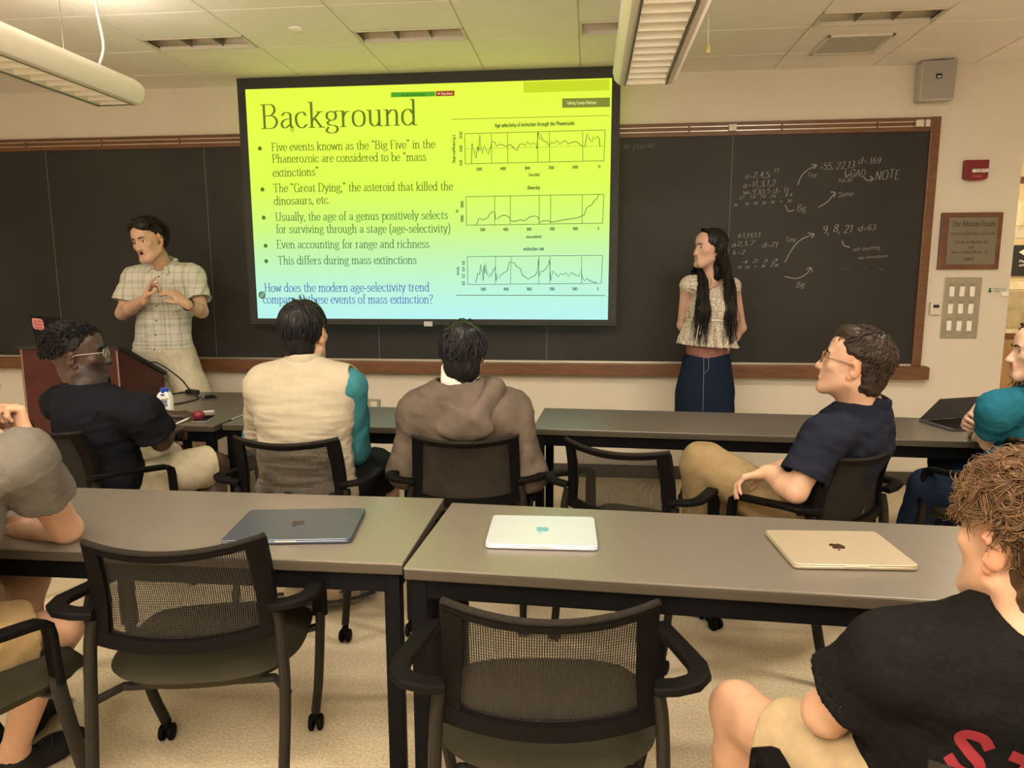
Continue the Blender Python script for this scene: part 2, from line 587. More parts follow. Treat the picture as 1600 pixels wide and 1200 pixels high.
# recessed slot fixtures (switched off)
m_refl = mat('brushed_reflector', (0.30, 0.27, 0.21), 0.4, metal=0.8, noise=.15, nscale=3)
slot_lab = ['recessed ceiling light slot above the end of the round left pendant',
            'recessed ceiling light slot above the middle of the projected slide',
            'recessed ceiling light slot partly hidden behind the wide right pendant',
            'recessed ceiling light slot beside the square ceiling vent']
for c, lab in zip(SLOT_COLS, slot_lab):
    t = thing('recessed_light', lab, 'ceiling light', (c + .324, 4.30, CEIL), group='recessed slot lights in the ceiling')
    x0, x1, y0, y1 = c + .006, c + .642, 4.194, 4.404
    f = MB()
    for lo, hi in (((x0, y0, CEIL - .004), (x1, y0 + .012, CEIL + .02)), ((x0, y1 - .012, CEIL - .004), (x1, y1, CEIL + .02)),
                   ((x0, y0, CEIL - .004), (x0 + .012, y1, CEIL + .02)), ((x1 - .012, y0, CEIL - .004), (x1, y1, CEIL + .02))):
        f.span(lo, hi, .002)
    f.build('trim_frame', m_grid, t)
    r = MB()
    a = np.linspace(0, math.pi, 13)
    P = [(4.299 + .095 * math.cos(q), CEIL + .01 + .085 * math.sin(q)) for q in a]
    V = [(x, y, z) for x in (x0 + .012, x1 - .012) for y, z in P]
    n = len(P)
    r.raw(V, [(i, i + 1, n + i + 1, n + i) for i in range(n - 1)] + [tuple(range(n)), tuple(range(n, 2 * n))[::-1]])
    r.build('reflector', m_refl, t, smooth=SM)
    for k in (1, 2):
        x = x0 + .2 * k + .02
        d = MB()
        d.prism([(y - 4.299, z - CEIL) for y, z in P], (x, 4.299, CEIL), (0, 1, 0), (0, 0, 1), (.004, 0, 0))
        d.build('baffle', m_refl, t)

# ceiling vent
t = thing('ceiling_vent', 'square slatted air vent in the ceiling tile right of the pendants', 'vent', (1.56, 4.745, CEIL))
f = MB()
x0, x1, y0, y1 = 1.37, 1.75, 4.565, 4.925
for lo, hi in (((x0, y0, CEIL - .012), (x1, y0 + .022, CEIL)), ((x0, y1 - .022, CEIL - .012), (x1, y1, CEIL)),
               ((x0, y0, CEIL - .012), (x0 + .022, y1, CEIL)), ((x1 - .022, y0, CEIL - .012), (x1, y1, CEIL))):
    f.span(lo, hi, .003)
f.build('frame', m_grid, t)
f = MB()
for k in range(13):
    f.box((1.56, y0 + .03 + k * .025, CEIL - .007), (x1 - x0 - .03, .017, .003), R=rotx(.5))
f.build('slat', m_grid, t)
MB().span((x0 + .01, y0 + .01, CEIL - .002), (x1 - .01, y1 - .01, CEIL - .0005)).build('back_plate', mat('vent_shadow_plate', (.45, .41, .34), .8), t)

# sprinkler cap and pull cord
m_white = mat('white_enamel', (0.80, 0.76, 0.70), 0.4)
tag(MB().lathe([(.0, -.014), (.030, -.013), (.042, -.006), (.043, 0)], (-1.657, 4.117, CEIL)).build('sprinkler_cap', m_white, smooth=SM),
    'round white sprinkler cap in the ceiling left of the slide', 'sprinkler cap')
t = thing('pull_cord', 'thin pull cord with a small yellow tassel hanging from the ceiling', 'cord', (.624, 4.14, CEIL))
MB().tube([(.621, 4.14, CEIL), (.624, 4.14, 2.73)], .0025, 6).build('string', m_white, t)
MB().lathe([(.004, .05), (.010, .04), (.013, .012), (.011, 0)], (.626, 4.14, 2.685), n=10).build('tassel', mat('brass_tassel', (0.62, 0.5, 0.2), .4), t, smooth=SM)


# ------------------------------------------------------------------ pendants
m_pend = mat('pendant_enamel', (0.68, 0.63, 0.54), 0.38)
m_louv = mat('parabolic_louver', (0.74, 0.70, 0.60), 0.35, metal=0.25)
m_tube = mat('faint_glow_tube', (0.85, 0.83, 0.78), 0.3, emit=(1, .88, .7), estr=0.35)  # faint glow added to the tube material itself


m_ltr = mat('louver_edge', (.25, .23, .2), .4, metal=.6)


def pendant(X, Y0, Y1, ZB, label):
    t = thing('pendant_light', label, 'pendant light', (X, (Y0 + Y1) / 2, ZB), group='long louvered pendants')
    # half-round housing with an open underside
    a = np.linspace(math.radians(-8), math.radians(188), 25)
    out = [(.155 * math.cos(q), .062 + .085 * math.sin(q) if math.sin(q) > 0 else .062 + .07 * math.sin(q) * 1.4) for q in a]
    prof = [(.098, .0)] + [(.125, .004), (.146, .024)] + out[1:-1] + [(-.146, .024), (-.125, .004), (-.098, .0)]
    inner = [(-.094, .002), (-.098, .06), (-.06, .10), (.06, .10), (.098, .06), (.094, .002)]
    poly = prof + inner
    mb = MB()
    n = len(poly)
    V = [(X + x, y, ZB + z) for y in (Y0, Y1) for x, z in poly]
    fs = [(i, (i + 1) % n, n + (i + 1) % n, n + i) for i in range(n)]
    mb.raw(V, fs)
    mb.build('housing', m_pend, t, smooth=SM)
    # bulged end caps
    for yy, sg in ((Y0, -1), (Y1, 1)):
        e = MB()
        pr = np.array(prof)
        rings = []
        for s_, d_ in ((1, 0), (.985, .012), (.93, .024), (.8, .034)):
            rings.append(np.stack([X + pr[:, 0] * s_, np.full(len(pr), yy + sg * d_), ZB + .06 + (pr[:, 1] - .06) * s_], 1))
        m_ = len(pr)
        V = np.vstack(rings)
        fs = []
        for r_ in range(3):
            for i in range(m_):
                fs.append((r_ * m_ + i, r_ * m_ + (i + 1) % m_, (r_ + 1) * m_ + (i + 1) % m_, (r_ + 1) * m_ + i))
        fs.append(tuple(3 * m_ + i for i in range(m_)))
        e.raw(V, fs)
        e.build('end_cap', m_pend, t, smooth=SM)
    l = MB()
    k = 0
    y = Y1 - .004
    while y > Y0:
        w = .086
        # curved parabolic blade: wide at the top, thin at the bottom
        l.prism([(-.0015, .004), (.0015, .004), (.010, .05), (-.010, .05)], (X - w, y, ZB), (0, 1, 0), (0, 0, 1), (2 * w, 0, 0))
        y -= .092
    l.build('louver', m_louv, t)
    for sg in (-1, 1):
        P = [(.088 - .034 * (q / 8) ** 2, .003 + .07 * q / 8) for q in range(9)]
        V = [(X + sg * x, yy, ZB + z) for yy in (Y0 + .01, Y1 - .005) for x, z in P]
        MB().raw(V, [(i, i + 1, 9 + i + 1, 9 + i) for i in range(8)]).build('side_reflector', m_louv, t, smooth=True)
    for sg in (-1, 1):
        MB().tube([(X + sg * .03, Y0 + .05, ZB + .082), (X + sg * .03, Y1 - .04, ZB + .082)], .013, 10).build('lamp_tube', m_tube, t, smooth=SM)
    for sg in (-1, 1):
        MB().span((X + sg * .096 - .0035, Y0, ZB - .004), (X + sg * .096 + .0035, Y1, ZB + .004), .001).build('edge_trim', m_ltr, t)
    for yy in (Y1 - .35, Y0 + .35):
        c = MB().tube([(X, yy, ZB + .145), (X, yy, CEIL)], .0022, 6)
        c.build('suspension_cable', m_refl, t)
    return t


pr_ = pendant(.258, .95, 3.60, 2.40, 'wide louvered pendant light seen end-on right of the slide')
pl_ = pendant(-2.40, .95, 3.56, 2.365, 'louvered pendant light seen from the side in the upper left corner')
MB().tube(spline([(-2.275, 3.30, CEIL), (-2.285, 3.30, 2.75), (-2.28, 3.32, 2.60), (-2.30, 3.34, 2.55), (-2.34, 3.36, 2.50)], 6), .006, 8).build('power_cord', m_white, pl_, smooth=True)

# ------------------------------------------------------------------ blackboard
m_board = mat('slate_board', (0.030, 0.028, 0.026), 0.5, noise=.22, nscale=1.6, spec=.2)
m_wood = mat('oak_trim', (0.135, 0.056, 0.022), 0.42, noise=.25, nscale=9)
nt, b = nodes(m_wood)
for n_ in nt.nodes:
    if n_.type == 'TEX_NOISE':
        mp = nt.nodes.new('ShaderNodeMapping')
        mp.inputs['Scale'].default_value = (1, 6, 6)
        tcn = nt.nodes.new('ShaderNodeTexCoord')
        nt.links.new(tcn.outputs['Object'], mp.inputs['Vector'])
        nt.links.new(mp.outputs['Vector'], n_.inputs['Vector'])
m_alu = mat('aluminium_track', (0.62, 0.58, 0.50), 0.3, metal=0.8)
bd = thing('blackboard', 'long dark slate blackboard in an oak frame across the front wall', 'blackboard', (-1.3, WALL_Y, .78))
MB().span((-5.15, WALL_Y - .022, .87), (2.27, WALL_Y, 2.49)).build('slate', m_board, bd)
m_joint = mat('joint_grey', (.15, .14, .12), .7)
for x in (-4.138, -2.862, -1.565, -.297, .98):
    MB().span((x - .002, WALL_Y - .0232, .87), (x + .002, WALL_Y - .0215, 2.47)).build('panel_joint', m_joint, bd)
MB().span((-5.15, WALL_Y - .03, 2.455), (2.27, WALL_Y, 2.545), .004).build('top_rail', m_wood, bd)
for z in (2.517, 2.487):
    MB().span((-5.15, WALL_Y - .036, z - .003), (2.262, WALL_Y - .028, z + .003), .001).build('map_track', m_alu, bd)
for x in np.arange(-4.9, 2.2, .62):
    MB().box((x, WALL_Y - .036, 2.502), (.012, .006, .05), .001).build('track_clip', m_wood, bd)
m_cream = mat('cream_plastic', (.62, .57, .45), .5)
for x, w in ((2.185, .05), (2.235, .03), (.96, .03), (.985, .022)):
    h = MB().box((x, WALL_Y - .045, 2.503), (w, .02, .045), .003)
    h.build('map_hook', m_cream, bd, smooth=SM)
MB().span((2.262, WALL_Y - .04, .87), (2.325, WALL_Y, 2.547), .006).build('side_post', m_wood, bd)
ty = MB()
ty.span((-5.15, WALL_Y - .085, .782), (2.365, WALL_Y - .07, .868), .004)
ty.span((-5.15, WALL_Y - .075, .852), (2.362, WALL_Y, .872), .003)
ty.span((-5.15, WALL_Y - .075, .782), (2.28, WALL_Y, .80), .003)
ty.build('chalk_tray', m_wood, bd)
MB().span((-5.15, WALL_Y - .028, .868), (2.262, WALL_Y - .02, .885)).build('lower_channel', m_alu, bd)
tag(MB().box((2.10, WALL_Y - .05, .877), (.07, .009, .009), .004).build('chalk_stick', m_white), 'short white chalk stick lying on the right end of the tray', 'chalk')

# chalk writing
m_chalk = mat('chalk_line', (0.27, 0.265, 0.24), 0.9, noise=.4, nscale=130)
m_chalk2 = mat('faint_chalk_line', (0.13, 0.13, 0.11), 0.9, noise=.4, nscale=130)
CY = WALL_Y - .0235
ck, ck2 = MB(), MB()


def chalk(mb, t, px, py, w, h, slope=-.06, th=.046):
    a, b_ = at(px, py, CY), at(px + w, py + slope * w, CY)
    u = (b_ - a) / text_width(t)
    up = np.array((.12 * np.linalg.norm(u), 0, (at(px, py - h, CY) - a)[2] / .95))
    letters(mb, t, a, u, up, thick=th * 1.6, thin=th, serif=False, jitter=.09)


def chalk_line(mb, pts, wpx=1.3):
    P = spline([at(x, y, CY)[[0, 2]] for x, y in pts], 6) if len(pts) > 2 else np.array([at(x, y, CY)[[0, 2]] for x, y in pts])
    stroke_poly(mb, P, wpx * .5 / 208, (0, CY, 0), (1, 0, 0), (0, 0, 1))


for a in (('u-2,4,5,', 1163, 279, 42, 9), ('11', 1209, 269, 8, 6), ('a=11,3,1,2', 1160, 293, 52, 9), ('w-9,10,5 d= 11', 1160, 305, 72, 8),
          ('x  x x x x + x', 1145, 322, 92, 7), ('2 5 5 5  11', 1152, 312, 86, 5),
          ('Tiny', 1260, 277, 16, 7), ('-55, 22,13', 1280, 266, 55, 11), ('d= 169', 1340, 257, 36, 10), ('GAD', 1328, 276, 24, 11),
          ('NCR', 1309, 285, 22, 6), ('NOTE', 1366, 281, 39, 14), ('Same', 1309, 308, 24, 8), ('Big', 1244, 331, 15, 11),
          ('4,1,19,1,1', 1151, 372, 37, 7), ('a2,1,7', 1142, 385, 36, 7), ('d=21', 1190, 387, 25, 8), ('Tiny', 1226, 379, 17, 8),
          ('k=2', 1144, 398, 20, 7), ('x x + x 7x', 1151, 420, 66, 7), ('4 2 3 3', 1158, 412, 56, 5),
          ('9, 8, 21', 1284, 365, 48, 12), ('d=63', 1340, 361, 28, 9), ('no tinting', 1333, 392, 42, 6), ('no emotion', 1340, 405, 47, 5),
          ('Big', 1243, 450, 14, 9)):
    ck = MB(); chalk(ck, *a); ck.build('chalk_writing', m_chalk, bd)
ck = MB()
chalk(ck2, 'ie pause', 974, 233, 48, 10)
chalk(ck2, '...  .  .,', 1316, 421, 66, 9, -.02)
for pts in ([(1246, 289), (1256, 270), (1276, 258)], [(1268, 257), (1276, 258), (1271, 264)], [(1349, 276), (1355, 282), (1364, 279)], [(1359, 275), (1364, 279), (1360, 284)],
            [(1278, 324), (1292, 316), (1305, 301)], [(1298, 300), (1305, 301), (1303, 308)], [(1227, 320), (1232, 330), (1241, 328)],
            [(1321, 268), (1322, 276), (1328, 272)],
            [(1226, 410), (1240, 386), (1254, 373), (1272, 366)], [(1262, 364), (1272, 366), (1268, 372)], [(1316, 376), (1319, 384), (1328, 386)],
            [(1226, 432), (1245, 435), (1260, 428), (1267, 418)], [(1260, 421), (1267, 418), (1269, 425)]):
    ck = MB(); chalk_line(ck, pts); ck.build('chalk_arrow', m_chalk, bd)
ck2.build('chalk_writing', m_chalk2, bd)

# ------------------------------------------------------------------ projection screen
SY = 5.02
ps = thing('projection_screen', 'large pull-down projection screen showing the yellow-green Background slide', 'projection screen', (-1.13, SY, 1.16))
SX0, SX1, SZ0, SZ1 = -2.413, .141, 1.199, 2.803
m_border = mat('screen_border', (0.018, 0.019, 0.016), 0.6)
fr = MB()
for lo, hi in (((-2.472, SY, 1.165), (SX0, SY + .006, 2.878)), ((SX1, SY, 1.165), (.198, SY + .006, 2.878)),
               ((SX0, SY, SZ1), (SX1, SY + .006, 2.878)), ((SX0, SY, 1.165), (SX1, SY + .006, SZ0))):
    fr.span(lo, hi)
fr.build('black_border', m_border, ps)
MB().tube([(-2.472, SY + .003, 1.163), (.198, SY + .003, 1.163)], .012, 10).build('bottom_bar', m_border, ps, smooth=SM)
MB().span((-1.165, SY - .014, 1.148), (-1.105, SY - .010, 1.182)).build('bar_tag', mat('tag_grey', (.5, .5, .47), .5), ps)
# picture: emission is the projected slide itself
m_img = bpy.data.materials.new('projected_slide')
m_img.use_nodes = True
nt, b = nodes(m_img)
b.inputs['Base Color'].default_value = (.12, .12, .12, 1)
b.inputs['Roughness'].default_value = 1
b.inputs['Specular IOR Level'].default_value = 0
tc = nt.nodes.new('ShaderNodeTexCoord')
sx = nt.nodes.new('ShaderNodeSeparateXYZ')
nt.links.new(tc.outputs['Generated'], sx.inputs[0])
rp = nt.nodes.new('ShaderNodeValToRGB')
cr = rp.color_ramp
cr.elements[0].position = 0.0; cr.elements[0].color = s2l(160, 226, 226) + (1,)
cr.elements[1].position = 1.0; cr.elements[1].color = s2l(215, 236, 40) + (1,)
for p_, c_ in ((.13, s2l(163, 228, 204)), (.28, s2l(173, 229, 160)), (.40, s2l(186, 232, 106)), (.58, s2l(202, 238, 52)), (.8, s2l(210, 240, 44))):
    e = cr.elements.new(p_)
    e.color = c_ + (1,)
nt.links.new(sx.outputs['Z'], rp.inputs['Fac'])
nt.links.new(rp.outputs['Color'], b.inputs['Emission Color'])
b.inputs['Emission Strength'].default_value = 1.0
MB().span((SX0, SY + .001, SZ0), (SX1, SY + .005, SZ1)).build('slide_picture', m_img, ps)


def emat(name, rgb, e=0.72):
    c = s2l(*rgb)
    return mat(name, (c[0] * .15, c[1] * .15, c[2] * .15), 1, emit=c, estr=e, spec=0)


m_tx = emat('slide_text_olive', (108, 128, 42))
m_tx2 = emat('slide_text_green', (92, 134, 78))
m_tx3 = emat('slide_text_blue', (84, 122, 196))
m_gl = emat('slide_graph_line', (84, 104, 48))
m_gl2 = emat('slide_graph_line_cool', (74, 116, 104))
TY = SY - .0006


def sp(px, py):
    return at(px, py, TY)


def stext(mb, t, x0, x1, y0, y1, cap, **k):
    if isinstance(mb, tuple):
        q = MB(); stext(q, t, x0, x1, y0, y1, cap, **k); q.build('graph_label', mb[0], ps); return
    a, b_ = sp(x0, y0), sp(x1, y1)
    u = (b_ - a) / text_width(t)
    h = (sp(x0, y0 - cap) - a)[2] / .95
    letters(mb, t, a, u, (0, 0, h), **k)


mb = MB(); stext(mb, 'Background', 407, 652, 201, 195, 37, thick=.075, thin=.028); mb.build('slide_title', m_tx, ps)
mb = MB()
for a in (('Five events known as the [Big Five] in the', 424, 680, 236, 231), ('Phanerozoic are considered to be [mass', 425, 666, 254, 251), ('extinctions]', 426, 498, 276, 274),
          ('The [Great Dying,] the asteroid that killed the', 427, 708, 300, 297), ('dinosaurs, etc.', 428, 516, 320, 318)):
    mb = MB(); stext(mb, *a, 12.5, thick=.09, thin=.055); mb.build('slide_text', m_tx, ps)
mb = MB()
for a in (('Usually, the age of a genus positively selects', 430, 700, 345, 342), ('for surviving through a stage (age-selectivity)', 431, 704, 364, 363),
          ('Even accounting for range and richness', 432, 671, 388, 387), ('This differs during mass extinctions', 434, 651, 413, 412)):
    mb = MB(); stext(mb, *a, 12.5, thick=.09, thin=.055); mb.build('slide_text', m_tx2, ps)
mb = MB()
stext(mb, 'How does the modern age-selectivity trend', 413, 671, 456, 455, 13, thick=.09, thin=.055); mb.build('slide_text', m_tx3, ps); mb = MB()
stext(mb, 'compare to these events of mass extinction?', 411, 677, 474, 474, 13, thick=.09, thin=.055)
mb.build('slide_text', m_tx3, ps)


def disc(mb, px, py, r, n=14, y=None):
    c = sp(px, py)
    rr = r / 217.0
    mb.raw([(c[0] + rr * math.cos(a), c[1] if y is None else y, c[2] + rr * math.sin(a)) for a in np.linspace(0, 2 * np.pi, n + 1)[:-1]], [tuple(range(n))])


mb = MB()
for x, y in ((406, 232), (410, 296), (412, 340), (415, 384), (416, 408)):
    mb = MB(); disc(mb, x, y, 3.2); mb.build('bullet_dot', m_tx, ps)


def quad(mb, x0, y0, x1, y1, dy=0.0, y_off=0.0):
    P = [sp(x0, y0), sp(x1, y0 + dy), sp(x1, y1 + dy), sp(x0, y1)]
    mb.raw([(p[0], TY - y_off, p[2]) for p in P], [(0, 1, 2, 3)])
    return mb


quad(MB(), 611, 144.5, 680, 152, -1.5, .0004).build('share_bar', emat('bar_green', (92, 178, 50)), ps)
quad(MB(), 681, 142.5, 710, 150.5, -.8, .0004).build('stop_button', emat('button_red', (176, 62, 36)), ps)
mb = MB(); stext(mb, 'You are screen sharing', 626, 664, 150, 149.2, 4, thick=.14, thin=.1, serif=False); mb.build('bar_text', emat('bar_text_green', (52, 118, 30)), ps)
for o_ in ps.children:
    if o_.name.startswith('bar_text'):
        o_.location.y -= .0008
mb = MB(); stext(mb, 'Stop share', 689, 707, 148.2, 147.7, 4, thick=.16, thin=.12, serif=False); quad(mb, 684, 144.8, 687, 147.8)
o_ = mb.build('button_text', emat('button_text_pale', (236, 220, 170)), ps); o_.location.y -= .0008
quad(MB(), 878.5, 154, 953, 168.5, -1.6, .0004).build('talking_banner', emat('banner_olive', (138, 148, 62)), ps)
mb = MB(); stext(mb, 'Talking: Carolyn Reinhart', 885, 932, 163.2, 162.6, 5, thick=.15, thin=.12, serif=False)
o_ = mb.build('banner_text', emat('banner_text_pale', (232, 246, 150)), ps); o_.location.y -= .0008
quad(MB(), 818, 128, 952, 145, -4, .0003).build('header_tab', emat('tab_yellow', (204, 222, 46), .84), ps)
# figure panels
mb = MB()
quad(mb, 706, 186, 952, 186.7, -6); quad(mb, 713, 460.8, 945, 461.8, .5)


def gbox(mb, x0, y0, x1, y1, dl, w=.75):
    """outline from (x0,y0) upper left; dl = drop of the right end"""
    P = [(x0, y0), (x1, y0 + dl), (x1 - 2, y1 + dl * .8), (x0 + 1, y1), (x0, y0)]
    for a, b_ in zip(P[:-1], P[1:]):
        gline(mb, [a, b_], w)


def gline(mb, pts, w=.8):
    P = np.array([sp(x, y)[[0, 2]] for x, y in pts])
    stroke_poly(mb, P, w * .5 / 217, (0, TY, 0), (1, 0, 0), (0, 0, 1))


def R2(pts):
    return [(370 + x * .375, 90 + y * .375) for x, y in pts]


gbox(mb, 726, 209, 945.5, 256, -6)
gline(mb, R2([(978, 440), (980, 358), (990, 395), (996, 420), (1004, 370), (1008, 390), (1013, 322), (1017, 380), (1022, 400), (1032, 365), (1040, 385), (1047, 402), (1058, 375), (1063, 350), (1075, 352), (1082, 368), (1100, 360), (1120, 370), (1140, 362), (1155, 378), (1167, 388), (1178, 362), (1190, 358), (1200, 368), (1212, 350), (1222, 362), (1240, 356), (1250, 380), (1256, 310), (1262, 342), (1266, 318), (1275, 345), (1290, 352), (1302, 366), (1312, 352), (1322, 358), (1335, 345), (1345, 362), (1355, 352), (1370, 346), (1380, 360), (1400, 352), (1415, 350), (1432, 364), (1450, 372), (1460, 318), (1470, 340), (1480, 352), (1487, 328), (1494, 340), (1502, 328), (1510, 335), (1513, 374)]), 1.0)
for x in (1061, 1128, 1253, 1302, 1441):
    gline(mb, R2([(x, 318 - (x - 950) * .02), (x + 1, 442 - (x - 950) * .02)]), .7)
for k in range(46):
    x = 956 + k * 12.6
    gline(mb, R2([(x, 380 - (x - 950) * .022), (x + 6, 380 - (x - 944) * .022)]), .6)
mb.build('graph_lines', m_gl, ps); mb = MB()
gbox(mb, 728, 307.5, 943.5, 352, -4)
gline(mb, R2([(995, 695), (1003, 690), (1008, 672), (1015, 668), (1022, 678), (1035, 672), (1045, 668), (1055, 650), (1068, 640), (1075, 645), (1078, 675), (1090, 668), (1105, 658), (1120, 657), (1135, 665), (1142, 680), (1160, 682), (1180, 676), (1200, 680), (1220, 664), (1240, 660), (1255, 665), (1262, 690), (1275, 680), (1300, 680), (1310, 686), (1335, 682), (1360, 676), (1390, 672), (1420, 668), (1448, 655), (1458, 625), (1470, 618), (1482, 610), (1490, 595), (1500, 590), (1508, 570)]), 1.0)
for x in (1075, 1140, 1260, 1308, 1440):
    gline(mb, R2([(x, 577 - (x - 950) * .015), (x - 1, 697 - (x - 950) * .012)]), .7)
mb.build('graph_lines', m_gl, ps)
mb = MB()
gbox(mb, 730, 401, 941.5, 444.5, -2)
gline(mb, R2([(996, 938), (1004, 898), (1012, 905), (1016, 862), (1022, 892), (1027, 930), (1030, 865), (1034, 900), (1037, 850), (1042, 900), (1050, 915), (1055, 895), (1060, 912), (1068, 885), (1075, 872), (1082, 930), (1086, 900), (1093, 922), (1100, 905), (1115, 895), (1128, 888), (1135, 852), (1155, 855), (1168, 872), (1180, 878), (1190, 905), (1202, 915), (1215, 924), (1225, 915), (1240, 910), (1252, 895), (1256, 840), (1260, 910), (1266, 890), (1275, 892), (1290, 878), (1302, 845), (1308, 930), (1318, 888), (1328, 900), (1340, 915), (1348, 900), (1360, 905), (1372, 895), (1380, 912), (1395, 896), (1410, 905), (1425, 912), (1435, 882), (1440, 920), (1450, 930), (1460, 920), (1470, 930), (1485, 935), (1500, 938)]), 1.0)
for x in (1078, 1142, 1259, 1305, 1437):
    gline(mb, R2([(x, 828), (x - 1, 942)]), .7)
mb.build('graph_lines', m_gl2, ps)
mb, mb2 = (m_gl,), (m_gl2,)
gt = dict(thick=.17, thin=.13, serif=False)
stext(mb, 'Age selectivity of extinction through the Phanerozoic', 773, 898, 199, 195, 6, **gt)
stext(mb, 'Time (Ma)', 825, 843, 275.5, 275, 4.5, **gt)
stext(mb, 'diversity', 824, 844, 296, 295.5, 5.5, **gt)
stext(mb, 'timescale(time)', 822, 846, 372, 371.5, 4, **gt)
stext(mb2, 'extinction rate', 818, 850, 391.5, 391, 5.5, **gt)
for i, n_ in enumerate(('500', '400', '300', '200', '100', '0')):
    stext(mb, n_, 744 + 37.6 * i - (0 if i < 5 else -3), 753 + 37.6 * i - (0 if i < 5 else 3), 266.5 - i * .8, 266.4 - i * .8, 4.5, **gt)
    stext(mb, n_, 750 + 36.2 * i - (0 if i < 5 else -3), 758 + 36.2 * i - (0 if i < 5 else 3), 361 - i * .4, 361 - i * .4, 4.5, **gt)
    stext(mb2, n_, 751 + 35.8 * i - (0 if i < 5 else -3), 759 + 35.8 * i - (0 if i < 5 else 3), 454 - i * .1, 454 - i * .1, 4.5, **gt)


def vtext(mb, t, px, py, length, h):
    """rotated axis lettering reading upwards"""
    a, b_ = sp(px, py), sp(px, py - length)
    q = MB()
    letters(q, t, a, (b_ - a) / text_width(t), np.array((-h / 217.0, 0, 0)) / .95, **gt)
    q.build("graph_label", mb[0], ps)


vtext(mb, 'Slope coefficient (p-)', 711, 255, 44, 4)
for t_, y in (('-0.10', 260), ('0.00', 237), ('0.10', 216)):
    vtext(mb, t_, 722, y, 10, 4)
vtext(mb, '1000', 724, 347, 11, 4); vtext(mb, '3000', 724, 325, 11, 4); vtext(mb, 'div', 716, 332, 5, 4)
vtext(mb2, 'extrate', 717, 430, 13, 4)
for t_, y in (('0.0', 446), ('0.2', 434.5), ('0.4', 424), ('0.6', 414)):
    vtext(mb2, t_, 726, y, 6.5, 4)
mb = MB(); disc(mb, 409.5, 461, 6, 20, TY - .0008); mb.build('pen_badge', emat('badge_grey', (104, 140, 112)), ps)
mb = MB()
P = np.array([sp(x, y)[[0, 2]] for x, y in ((407.5, 464), (408.2, 461), (411, 457.6), (412.4, 458.6), (409.8, 463), (407.5, 464))])
stroke_poly(mb, P, .0018, (0, TY - .0012, 0), (1, 0, 0), (0, 0, 1)); mb.build('pen_icon', emat('icon_pale', (206, 236, 214)), ps)
mb = MB(); gline(mb, [(454, 198), (460, 203), (457, 204), (459, 207)], 1.0); gline(mb, [(454, 198), (455, 205), (457, 204)], 1.0); mb.build('mouse_cursor', m_tx, ps)

# ------------------------------------------------------------------ things on the front wall
def wall_frame(mb, pts, y0, y1, bev=.003):
    (x0, z1), (x1, z0) = pts
    mb.span((x0, y0, z0), (x1, y1, z1), bev)
    return mb


W = WALL_Y
spk = thing('wall_speaker', 'grey square loudspeaker mounted high on the wall beside the ceiling', 'loudspeaker', (2.25, W - .08, 2.63))
Rs = rotz(-.10) @ rotx(.06)
MB().box((2.25, W - .075, 2.755), (.212, .12, .245), .012, Rs).build('cabinet', mat('speaker_grey', (.52, .48, .42), .5), spk, smooth=SM)
MB().box(np.array((2.25, W - .075, 2.755)) + Rs @ np.array((0, -.062, 0)), (.196, .008, .228), .004, Rs).build('grille', mat('speaker_grille', (.40, .37, .32), .7, bump=.6, bscale=900), spk)
MB().box(np.array((2.25, W - .075, 2.755)) + Rs @ np.array((-.004, -.068, .025)), (.034, .006, .030), .002, Rs).build('badge', m_dark, spk)
mb = MB()
mb.box(np.array((2.25, W - .075, 2.755)) + Rs @ np.array((-.004, -.072, .021)), (.018, .002, .009), .0005, Rs)
mb.build('badge_mark', m_white, spk)

fa = thing('fire_alarm_strobe', 'dark red fire alarm strobe on the wall above the wooden plaque', 'fire alarm', (2.573, W - .03, 2.13))
m_red = mat('alarm_red', (.17, .008, .012), .35)
mb = MB()
P = [(-.073, .065), (.073, .065), (.072, -.05)] + [(.07 * math.cos(a), -.05 + .018 * math.sin(a)) for a in np.linspace(0, -math.pi, 9)[1:-1]] + [(-.072, -.05)]
mb.prism(P, (2.573, W - .045, 2.196), (1, 0, 0), (0, 0, 1), (0, .045, 0))
mb.build('housing', m_red, fa)
MB().box((2.592, W - .05, 2.190), (.105, .02, .026), .007).build('strobe_lens', mat('strobe_lens', (.6, .58, .52), .1, metal=.3, noise=.5, nscale=60), fa, smooth=SM)
mb = MB()
line_text(mb, 'FIRE', (2.545, W - .0458, 2.148), .065, .012, thick=.16, thin=.14, serif=False)
mb.build('lettering', mat('alarm_letter', (.5, .16, .14), .6), fa)

pq = thing('wall_plaque', 'wooden plaque with an engraved grey dedication plate on the right wall', 'plaque', (2.584, W - .01, 1.54))
MB().span((2.388, W - .022, 1.540), (2.780, W, 1.921), .005).build('board', mat('plaque_wood', (.13, .05, .022), .4, noise=.3, nscale=14), pq)
MB().span((2.436, W - .026, 1.572), (2.748, W - .021, 1.888), .002).build('plate', mat('plaque_plate', (.19, .165, .125), .4, metal=.4, noise=.1, nscale=6), pq)
mb = MB()
for t_, x0, x1, z, h in (('The Mustin Room', 2.452, 2.734, 1.828, .036), ('Made Possible by a Gift from', 2.448, 2.736, 1.772, .018), ("Frank H. Mustin '44", 2.485, 2.69, 1.715, .019),
                         ('and', 2.57, 2.605, 1.682, .016), ("Janet Stanley Mustin '45", 2.462, 2.70, 1.648, .019), ('2004', 2.545, 2.612, 1.597, .023)):
    line_text(mb, t_, (x0, W - .0266, z), x1 - x0, h, thick=.11, thin=.05)
mb.build('lettering', mat('engraving', (.03, .022, .016), .7), pq)

